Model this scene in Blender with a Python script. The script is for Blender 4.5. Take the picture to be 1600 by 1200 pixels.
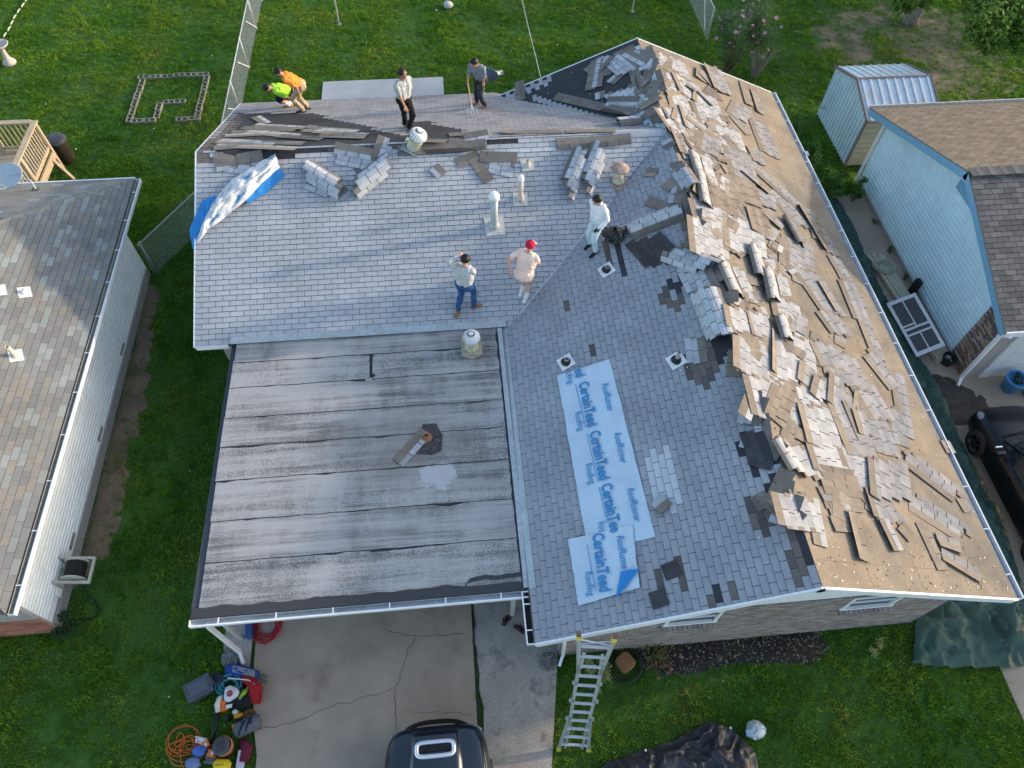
import bpy, bmesh, math, random
import numpy as np
from mathutils import Vector, Matrix, noise as mnoise

for o in list(bpy.data.objects):
    bpy.data.objects.remove(o, do_unlink=True)
scene = bpy.context.scene
COL = scene.collection
rad = math.radians

# ---------------------------------------------------------------- camera
cam_d = bpy.data.cameras.new('drone_camera')
cam_d.sensor_width = 36.0
cam_d.lens = 36.0 * 1115.34 / 1600.0
cam_d.clip_end = 500.0
cam = bpy.data.objects.new('drone_camera', cam_d)
COL.objects.link(cam)
cam.matrix_world = (Matrix.Translation((-0.9064, -3.1199, 15.5006)) @ Matrix.Rotation(-0.116382, 4, 'Z')
                    @ Matrix.Rotation(0.589277, 4, 'X') @ Matrix.Rotation(0.02827, 4, 'Z'))
scene.camera = cam

# ---------------------------------------------------------------- sky, sun, exposure
SUN_EL, SUN_AZ = rad(13.8), rad(9.0)          # azimuth counted from +X towards +Y
world = bpy.data.worlds.new('World')
scene.world = world
world.use_nodes = True
wn = world.node_tree
sky = wn.nodes.new('ShaderNodeTexSky')
sky.sky_type = 'NISHITA'
sky.sun_disc = False
sky.sun_elevation = SUN_EL
sky.sun_rotation = rad(90.0) - SUN_AZ
sky.air_density = 1.0
sky.dust_density = 1.5
sky.ozone_density = 1.0
wn.links.new(sky.outputs[0], wn.nodes['Background'].inputs[0])
wn.nodes['Background'].inputs[1].default_value = 0.15
sun_d = bpy.data.lights.new('sun', 'SUN')
sun_d.energy = 2.0
sun_d.angle = rad(2.0)
sun_d.color = (0.80, 0.66, 0.51)
sun = bpy.data.objects.new('sun', sun_d)
COL.objects.link(sun)
sdir = Vector((math.cos(SUN_EL) * math.cos(SUN_AZ), math.cos(SUN_EL) * math.sin(SUN_AZ), math.sin(SUN_EL)))
sun.rotation_euler = sdir.to_track_quat('Z', 'Y').to_euler()
sun.location = sdir * 60
vs = scene.view_settings
vs.view_transform = 'Standard'
vs.look = 'None'
vs.gamma = 1.0
vs.use_curve_mapping = False
vs.exposure = 1.60

# ---------------------------------------------------------------- materials
MATS = {}


def mat(name, base, rough=0.85, var=0.25, scale=12.0, bump=0.0, attr=False, metal=0.0, rnd=0.0,
        stretch=(1, 1, 1), var2=0.0, scale2=2.0, stain_or_shade=None, stain_or_shade_scale=1.0, stain_or_shade_pos=0.55, spec=0.3, coat=0.0, trans=0.0):
    """Principled material: a base colour (or the mesh's own 'col' attribute), broken up by fine and broad noise."""
    if name in MATS:
        return MATS[name]
    m = bpy.data.materials.new(name)
    m.use_nodes = True
    t = m.node_tree
    N, L = t.nodes, t.links
    b = N['Principled BSDF']
    b.inputs['Roughness'].default_value = rough
    b.inputs['Metallic'].default_value = metal
    b.inputs['Specular IOR Level'].default_value = spec
    if coat:
        b.inputs['Coat Weight'].default_value = coat
        b.inputs['Coat Roughness'].default_value = 0.05
    geo = N.new('ShaderNodeNewGeometry')
    mp = N.new('ShaderNodeMapping')
    mp.inputs['Scale'].default_value = stretch
    L.new(geo.outputs['Position'], mp.inputs['Vector'])

    def nz(sc, detail=4.0):
        n = N.new('ShaderNodeTexNoise')
        n.inputs['Scale'].default_value = sc
        n.inputs['Detail'].default_value = detail
        n.inputs['Roughness'].default_value = 0.65
        L.new(mp.outputs[0], n.inputs['Vector'])
        return n

    def mul(a, bsock):
        x = N.new('ShaderNodeMix')
        x.data_type = 'RGBA'
        x.blend_type = 'MULTIPLY'
        x.inputs[0].default_value = 1.0
        L.new(a, x.inputs[6])
        L.new(bsock, x.inputs[7])
        return x.outputs[2]

    def rng(sock, lo, hi, a=0.25, c=0.75):
        r = N.new('ShaderNodeMapRange')
        r.inputs['From Min'].default_value = a
        r.inputs['From Max'].default_value = c
        r.inputs['To Min'].default_value = lo
        r.inputs['To Max'].default_value = hi
        L.new(sock, r.inputs['Value'])
        return r.outputs[0]
    if attr:
        a = N.new('ShaderNodeAttribute')
        a.attribute_name = 'col'
        c = a.outputs['Color']
    else:
        a = N.new('ShaderNodeRGB')
        a.outputs[0].default_value = (*base, 1)
        c = a.outputs[0]
    if stain_or_shade:
        n3 = nz(stain_or_shade_scale, 5.0)
        x = N.new('ShaderNodeMix')
        x.data_type = 'RGBA'
        L.new(rng(n3.outputs['Fac'], 0.0, 0.85, stain_or_shade_pos, stain_or_shade_pos + 0.14), x.inputs[0])
        L.new(c, x.inputs[6])
        x.inputs[7].default_value = (*stain_or_shade, 1)
        c = x.outputs[2]
    if var:
        n1 = nz(scale)
        c = mul(c, rng(n1.outputs['Fac'], 1 - var, 1 + var))
    if var2:
        n2 = nz(scale2, 3.0)
        c = mul(c, rng(n2.outputs['Fac'], 1 - var2, 1 + var2))
    if rnd:
        oi = N.new('ShaderNodeObjectInfo')
        c = mul(c, rng(oi.outputs['Random'], 1 - rnd, 1 + rnd, 0.0, 1.0))
    L.new(c, b.inputs['Base Color'])
    if bump:
        nb = nz(scale)
        bp = N.new('ShaderNodeBump')
        bp.inputs['Strength'].default_value = bump
        bp.inputs['Distance'].default_value = 0.01
        L.new(nb.outputs['Fac'], bp.inputs['Height'])
        L.new(bp.outputs[0], b.inputs['Normal'])
    if trans:
        tr = N.new('ShaderNodeBsdfTranslucent')
        L.new(c, tr.inputs['Color'])
        mx = N.new('ShaderNodeMixShader')
        mx.inputs[0].default_value = trans
        L.new(b.outputs[0], mx.inputs[1])
        L.new(tr.outputs[0], mx.inputs[2])
        L.new(mx.outputs[0], N['Material Output'].inputs['Surface'])
    MATS[name] = m
    return m


SHINGLE = mat('asphalt_shingle', (0.4, 0.4, 0.4), 0.95, 0.22, 160.0, attr=True, var2=0.15, scale2=0.9, spec=0.15)
OLDTAB = mat('weathered_shingle', (0.4, 0.4, 0.4), 0.95, 0.30, 90.0, attr=True, var2=0.18, scale2=6.0, spec=0.15)
FELT = mat('black_felt', (0.042, 0.042, 0.048), 0.9, 0.3, 40.0, var2=0.2, scale2=3.0, spec=0.2)
DECK = mat('tan_decking', (0.232, 0.184, 0.134), 0.9, 0.20, 30.0, var2=0.22, scale2=1.6, stain_or_shade=(0.15, 0.135, 0.112), stain_or_shade_scale=0.55, stain_or_shade_pos=0.50, bump=0.25)  # grey-green blotches paint dappled shade into the decking colour
WHITE = mat('white_trim', (0.74, 0.75, 0.76), 0.5, 0.06, 6.0, var2=0.05)
ALU = mat('bare_aluminium', (0.55, 0.57, 0.58), 0.38, 0.1, 8.0, metal=0.6)
GALV = mat('galvanised_metal', (0.40, 0.43, 0.44), 0.5, 0.2, 14.0, metal=0.35, var2=0.15)
BRICKM = mat('grey_tan_brick', (0.25, 0.215, 0.195), 0.9, 0.3, 30.0, attr=True)
MORTAR = mat('mortar', (0.36, 0.33, 0.31), 0.95, 0.2, 30.0)
CONC = mat('driveway_concrete', (0.36, 0.285, 0.215), 0.92, 0.14, 60.0, var2=0.22, scale2=0.8, stain_or_shade=(0.22, 0.16, 0.115), stain_or_shade_scale=0.55, stain_or_shade_pos=0.58, bump=0.1)
CONC_OLD = mat('rough_old_concrete', (0.36, 0.325, 0.28), 0.95, 0.42, 38.0, var2=0.22, scale2=1.2, stain_or_shade=(0.13, 0.125, 0.125), stain_or_shade_scale=1.6, stain_or_shade_pos=0.53, bump=0.4)
CONC_PALE = mat('patio_concrete', (0.40, 0.40, 0.40), 0.9, 0.1, 30.0, var2=0.12, scale2=0.9)
CRACK = mat('crack_dirt', (0.045, 0.04, 0.035), 0.95, 0.3, 30.0)
DIRT = mat('bare_soil', (0.155, 0.115, 0.08), 0.95, 0.35, 18.0, var2=0.3, scale2=2.2, bump=0.4)
MULCH = mat('dark_mulch', (0.032, 0.028, 0.025), 0.95, 0.7, 40.0, var2=0.4, scale2=4.0, bump=0.6)
BLACKP = mat('black_plastic', (0.012, 0.012, 0.013), 0.45, 0.2, 20.0)
RUBBER = mat('black_rubber', (0.02, 0.02, 0.021), 0.7, 0.2, 20.0)
GLASS = mat('dark_glass', (0.015, 0.022, 0.025), 0.10, 0.0, spec=0.3)


def paint(name, c, rough=0.6, var=0.12, scale=15.0, **k):
    return mat(name, c, rough, var, scale, **k)


# ---------------------------------------------------------------- mesh and object helpers
class MB:
    """Collects polygons (with material slot and colour) and links them as one mesh object."""

    def __init__(s):
        s.v, s.f, s.m, s.c = [], [], [], []

    def face(s, pts, m=0, c=(0.5, 0.5, 0.5)):
        i = len(s.v)
        s.v.extend([tuple(p) for p in pts])
        s.f.append(tuple(range(i, i + len(pts))))
        s.m.append(m)
        s.c.append(c)

    def grid(s, fn, nu, nv, m=0, c=(0.5, 0.5, 0.5), closed=False):
        i = len(s.v)
        for a in range(nu + 1):
            for b in range(nv + 1):
                s.v.append(tuple(fn(a / nu, b / nv)))
        for a in range(nu):
            for b in range(nv):
                s.f.append((i + a * (nv + 1) + b, i + (a + 1) * (nv + 1) + b, i + (a + 1) * (nv + 1) + b + 1, i + a * (nv + 1) + b + 1))
                s.m.append(m)
                s.c.append(c)

    def box(s, c, size, rot=None, m=0, col=(0.5, 0.5, 0.5), taper=1.0):
        M = rot if isinstance(rot, Matrix) else (Matrix.Rotation(rot, 3, 'Z') if rot else Matrix.Identity(3))
        M = M.to_3x3()
        hx, hy, hz = size[0] / 2, size[1] / 2, size[2] / 2
        P = []
        for z, k in ((-hz, 1.0), (hz, taper)):
            for x, y in ((-hx, -hy), (hx, -hy), (hx, hy), (-hx, hy)):
                P.append(Vector(c) + M @ Vector((x * k, y * k, z)))
        i = len(s.v)
        s.v.extend([tuple(p) for p in P])
        for q in ((3, 2, 1, 0), (4, 5, 6, 7), (0, 1, 5, 4), (1, 2, 6, 5), (2, 3, 7, 6), (3, 0, 4, 7)):
            s.f.append(tuple(i + k for k in q))
            s.m.append(m)
            s.c.append(col)

    def bar(s, a, b, w, h=None, m=0, col=(0.5, 0.5, 0.5), up=(0, 0, 1)):
        a, b = Vector(a), Vector(b)
        d = b - a
        L = d.length
        x = d.normalized()
        z = Vector(up)
        if abs(x.dot(z)) > 0.98:
            z = Vector((0, 1, 0))
        y = z.cross(x).normalized()
        z = x.cross(y)
        s.box((a + b) / 2, (L, w, h or w), Matrix((x, y, z)).transposed(), m, col)

    def tube(s, path, r, n=8, m=0, col=(0.5, 0.5, 0.5), cap=True, closed=False):
        P = [Vector(p) for p in path]
        R = r if isinstance(r, (list, tuple)) else [r] * len(P)
        i = len(s.v)
        prev = None
        k = len(P)
        for j, p in enumerate(P):
            if closed:
                d = P[(j + 1) % k] - P[j - 1]
            else:
                d = P[min(j + 1, k - 1)] - P[max(j - 1, 0)]
            d = d.normalized() if d.length > 1e-9 else Vector((0, 0, 1))
            if prev is None:
                u = d.orthogonal().normalized()
            else:
                u = (prev - d * prev.dot(d))
                u = u.normalized() if u.length > 1e-6 else d.orthogonal().normalized()
            prev = u
            w = d.cross(u)
            for q in range(n):
                a = 2 * math.pi * q / n
                s.v.append(tuple(p + (u * math.cos(a) + w * math.sin(a)) * R[j]))
        for j in range(k if closed else k - 1):
            j2 = (j + 1) % k
            for q in range(n):
                s.f.append((i + j * n + q, i + j * n + (q + 1) % n, i + j2 * n + (q + 1) % n, i + j2 * n + q))
                s.m.append(m)
                s.c.append(col)
        if cap and not closed:
            s.f.append(tuple(i + q for q in range(n))[::-1])
            s.f.append(tuple(i + (k - 1) * n + q for q in range(n)))
            s.m += [m, m]
            s.c += [col, col]

    def lathe(s, o, prof, n=16, m=0, col=(0.5, 0.5, 0.5), M=None, ms=None):
        o = Vector(o)
        M = M.to_3x3() if M is not None else Matrix.Identity(3)
        i = len(s.v)
        for r, z in prof:
            for q in range(n):
                a = 2 * math.pi * q / n
                s.v.append(tuple(o + M @ Vector((r * math.cos(a), r * math.sin(a), z))))
        for j in range(len(prof) - 1):
            for q in range(n):
                s.f.append((i + j * n + q, i + j * n + (q + 1) % n, i + (j + 1) * n + (q + 1) % n, i + (j + 1) * n + q))
                s.m.append(ms[j] if ms else m)
                s.c.append(col)

    def prism(s, pts, z0, z1, m=0, col=(0.5, 0.5, 0.5)):
        k = len(pts)
        i = len(s.v)
        s.v.extend([(p[0], p[1], z0) for p in pts] + [(p[0], p[1], z1) for p in pts])
        s.f.append(tuple(range(i + k, i + 2 * k)))
        s.f.append(tuple(range(i, i + k))[::-1])
        s.m += [m, m]
        s.c += [col, col]
        for a in range(k):
            b = (a + 1) % k
            s.f.append((i + a, i + b, i + k + b, i + k + a))
            s.m.append(m)
            s.c.append(col)

    def mesh(s, name, mats, smooth=False, origin=(0, 0, 0)):
        me = bpy.data.meshes.new(name)
        ox, oy, oz = origin
        me.from_pydata([(x - ox, y - oy, z - oz) for x, y, z in s.v], [], s.f)
        mats = mats if isinstance(mats, (list, tuple)) else [mats]
        for mm in mats:
            me.materials.append(mm)
        me.polygons.foreach_set('material_index', s.m)
        at = me.color_attributes.new('col', 'FLOAT_COLOR', 'CORNER')
        lc = np.repeat(np.array([(*c, 1.0) for c in s.c], dtype=np.float32), [len(f) for f in s.f], axis=0)
        at.data.foreach_set('color', lc.ravel())
        if smooth:
            me.polygons.foreach_set('use_smooth', [True] * len(me.polygons))
        me.update()
        return me

    def base(s):
        a = np.array(s.v)
        return (float((a[:, 0].min() + a[:, 0].max()) / 2), float((a[:, 1].min() + a[:, 1].max()) / 2), float(a[:, 2].min()))

    def build(s, name, mats, parent=None, smooth=False, kind=None):
        if parent is not None:
            o = bpy.data.objects.new(name, s.mesh(name, mats, smooth))
            COL.objects.link(o)
            adopt(o, parent)
        else:
            b = s.base()
            o = bpy.data.objects.new(name, s.mesh(name, mats, smooth, b))
            o.location = b
            COL.objects.link(o)
            WPOS[o.name] = Vector(b)
        if kind:
            o['kind'] = kind
        return o


WPOS = {}


def adopt(o, parent):
    """Parent o, whose mesh is in world coordinates, without moving it."""
    o.parent = parent
    o.matrix_parent_inverse = Matrix.Translation(-WPOS.get(parent.name, Vector((0, 0, 0))))


def tag(o, label, cat, group=None):
    o['label'] = label
    o['category'] = cat
    o['kind'] = 'thing'
    if group:
        o['group'] = group
    return o


def thing(name, label, cat, loc=(0, 0, 0), group=None):
    o = bpy.data.objects.new(name, None)
    o.empty_display_size = 0.2
    o.location = loc
    COL.objects.link(o)
    WPOS[o.name] = Vector(loc)
    return tag(o, label, cat, group)


def part(name, mats, parent, fn, smooth=False, kind=None):
    b = MB()
    fn(b)
    return b.build(name, mats, parent, smooth, kind)


def one(name, mats, fn, label, cat, group=None, smooth=False):
    b = MB()
    fn(b)
    return tag(b.build(name, mats, None, smooth), label, cat, group)


def struct(name, mats, fn, smooth=False):
    b = MB()
    fn(b)
    return b.build(name, mats, None, smooth, 'structure')


def bevel(o, w=0.01, seg=2):
    md = o.modifiers.new('bevel', 'BEVEL')
    md.width = w
    md.segments = seg
    md.limit_method = 'ANGLE'
    return o


def subsurf(o, lv=1):
    md = o.modifiers.new('subsurf', 'SUBSURF')
    md.levels = lv
    md.render_levels = lv
    return o


def fbm(x, y, z=0.0, s=1.0, oct=3):
    return mnoise.fractal(Vector((x * s, y * s, z)), 0.6, 2.0, oct)


def inpoly(p, poly):
    x, y = p[0], p[1]
    r = False
    k = len(poly)
    for i in range(k):
        x1, y1 = poly[i][0], poly[i][1]
        x2, y2 = poly[i - 1][0], poly[i - 1][1]
        if (y1 > y) != (y2 > y) and x < (x2 - x1) * (y - y1) / (y2 - y1) + x1:
            r = not r
    return r


def clip(poly, conv):
    """Clip polygon by a convex counter-clockwise polygon."""
    out = list(poly)
    k = len(conv)
    for i in range(k):
        ax, ay = conv[i]
        bx, by = conv[(i + 1) % k]
        def side(p):
            return (bx - ax) * (p[1] - ay) - (by - ay) * (p[0] - ax)
        inp, out = out, []
        for j in range(len(inp)):
            p, q = inp[j - 1], inp[j]
            sp, sq = side(p), side(q)
            if sq >= 0:
                if sp < 0:
                    t = sp / (sp - sq)
                    out.append((p[0] + t * (q[0] - p[0]), p[1] + t * (q[1] - p[1])))
                out.append(q)
            elif sp >= 0:
                t = sp / (sp - sq)
                out.append((p[0] + t * (q[0] - p[0]), p[1] + t * (q[1] - p[1])))
        if not out:
            return []
    return out


class Plane:
    """A roof plane with its own coordinates: s along the eave, t up the slope, h off the surface."""

    def __init__(self, o, s, t):
        self.o, self.s = Vector(o), Vector(s).normalized()
        self.t = Vector(t).normalized()
        self.n = self.s.cross(self.t).normalized()

    def at(self, s, t, h=0.0):
        return self.o + self.s * s + self.t * t + self.n * h

    def frame(self, s, t, ang=0.0, h=0.0):
        c, d = math.cos(ang), math.sin(ang)
        u = self.s * c + self.t * d
        v = self.t * c - self.s * d
        M = Matrix((u, v, self.n)).transposed().to_4x4()
        M.translation = self.at(s, t, h)
        return M


EZ, EN, RZ, RX, RY = 2.524, 2.603, 4.401, 4.5, 11.446      # eave heights, ridge height and ridge lines
PN = Plane((0, 7.029, EN), (1, 0, 0), (0, 4.417, RZ - EN))
PL = Plane((0, 0, EZ), (0, -1, 0), (4.5, 0, RZ - EZ))
PR = Plane((8.928, 0, EZ), (0, 1, 0), (-4.428, 0, RZ - EZ))
PB = Plane((0, 15.892, EN), (-1, 0, 0), (0, -4.446, RZ - EN))
PC = Plane((0, 0.96, 2.49), (1, 0, 0), (0, 6.1, 0.0915))
PLANES = {'N': PN, 'L': PL, 'R': PR, 'B': PB, 'C': PC}

# ---------------------------------------------------------------- measured layout (metres; roof pieces in roof-plane coordinates)
D_HOLES_L = [('felt', [(-9.25, 4.755), (-9.155, 4.941), (-8.262, 4.847), (-8.245, 4.67)]), ('felt', [(-5.189, 4.412), (-5.219, 4.764), (-4.538, 4.686), (-4.651, 4.366)]),
 ('felt', [(-2.815, 4.255), (-2.982, 4.819), (-2.311, 4.873), (-2.1, 4.403), (-2.344, 4.301)]), ('felt', [(-2.081, 4.564), (-1.898, 4.784), (-1.663, 4.661), (-1.747, 4.523)]),
 ('felt', [(-0.972, 4.72), (-1.013, 4.878), (-0.28, 4.881), (-0.258, 4.685)]), ('felt', [(-0.871, 2.403), (-0.723, 2.507), (-0.404, 2.483), (-0.462, 2.361)]),
 ('felt', [(-0.256, 3.209), (-0.271, 3.351), (0.03, 3.316), (0.029, 3.149)]), ('felt', [(-3.11, 2.386), (-3.106, 2.499), (-2.797, 2.475), (-2.785, 2.373)]),
 ('felt', [(-8.478, 2.948), (-8.407, 3.103), (-7.502, 3.085), (-7.484, 2.949)]), ('felt', [(-6.888, 3.825), (-6.903, 4.136), (-6.645, 4.188), (-6.495, 3.81)]),
 ('brown', [(-9.242, 4.559), (-9.257, 4.742), (-8.172, 4.739), (-8.198, 4.515)]), ('brown', [(-6.671, 3.554), (-6.72, 3.789), (-6.469, 3.873), (-6.213, 4.157), (-5.927, 3.916), (-6.35, 3.64)]),
 ('brown', [(-4.851, 3.712), (-4.754, 4.075), (-5.33, 4.253), (-5.297, 4.426), (-4.651, 4.366), (-4.56, 4.406), (-4.122, 4.048), (-4.378, 3.732)]),
 ('brown', [(-1.537, 4.072), (-1.773, 4.422), (-1.036, 4.447), (-0.936, 4.292), (-1.276, 4.12)]), ('brown', [(-1.008, 4.565), (-1.022, 4.746), (-0.162, 4.695), (-0.126, 4.515)]),
 ('brown', [(-0.952, 2.294), (-0.986, 2.404), (-0.203, 2.395), (-0.106, 2.286)]), ('brown', [(-0.986, 2.666), (-1.019, 2.775), (-0.51, 2.771), (-0.498, 2.669)]),
 ('brown', [(-0.23, 3.074), (-0.236, 3.204), (0.005, 3.186), (0.011, 3.058)]), ('brown', [(-0.283, 3.449), (-0.311, 3.573), (-0.113, 3.552), (-0.102, 3.445)]),
 ('brown', [(-8.647, 2.714), (-8.574, 2.872), (-7.765, 2.881), (-7.471, 2.709)]), ('brown', [(-5.856, 1.968), (-5.807, 2.103), (-5.422, 2.095), (-5.396, 1.978)]),
 ('brown', [(-7.157, 1.479), (-7.1, 1.624), (-6.83, 1.601), (-6.822, 1.478)]), ('brown', [(-7.476, 0.436), (-7.428, 0.559), (-7.208, 0.535), (-7.255, 0.413)]),
 ('light', [(-2.888, 2.493), (-3.097, 3.106), (-1.861, 3.022), (-1.905, 2.751), (-2.228, 2.58)]), ('light', [(-0.497, 0.141), (-0.501, 0.24), (-0.364, 0.247), (-0.359, 0.149)])]
D_HOLES_N = [('brown', [(-6.885, 4.785), (-6.456, 4.779), (-6.5, 4.516), (-6.883, 4.504)]), ('brown', [(-4.063, 4.705), (-2.165, 4.675), (-1.866, 4.524), (-4.143, 4.542)]),
 ('felt', [(-6.456, 4.829), (-3.685, 4.719), (-3.992, 4.568), (-5.193, 4.464), (-6.307, 4.292)]), ('felt', [(-0.084, 4.67), (0.695, 4.664), (0.621, 4.327), (0.451, 4.54)]),
 ('felt', [(-2.164, 4.709), (-0.081, 4.704), (-0.093, 4.534), (-2.094, 4.57)]), ('light', [(-3.386, 4.603), (-2.475, 4.59), (-2.48, 4.455), (-3.39, 4.469)]),
 ('light', [(0.287, 4.43), (1.535, 4.416), (1.523, 4.28), (0.277, 4.294)])]
D_HOLES_B = [('felt', [(6.704, 1.163), (4.684, 1.522), (1.865, 4.373), (1.826, 5.87), (6.815, 5.116), (6.724, 4.016)]),
 ('felt', [(1.975, 2.754), (1.433, 2.98), (-0.008, 4.687), (-0.636, 4.679), (-3.506, 4.639), (-3.379, 5.196), (1.826, 5.87)]), ('brown', [(6.87, 4.852), (6.809, 2.695), (6.724, 1.232), (6.47, 1.276), (6.532, 4.907)])]
D_HOLES_L2 = [('tab', [(-15.369, 0.592), (-15.475, 1.351), (-14.743, 1.351), (-14.843, 1.046)]), ('tab', [(-15.359, 1.338), (-15.419, 2.295), (-15.168, 2.301), (-15.025, 1.382)]),
 ('tab', [(-14.863, 1.639), (-12.602, 3.7), (-12.48, 3.592), (-14.696, 1.523)]), ('light', [(-13.639, 4.027), (-12.261, 4.918), (-11.51, 4.886), (-12.347, 4.081)]),
 ('light', [(-15.038, 4.593), (-15.193, 5.077), (-14.442, 5.014), (-14.446, 4.57)])]
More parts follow.
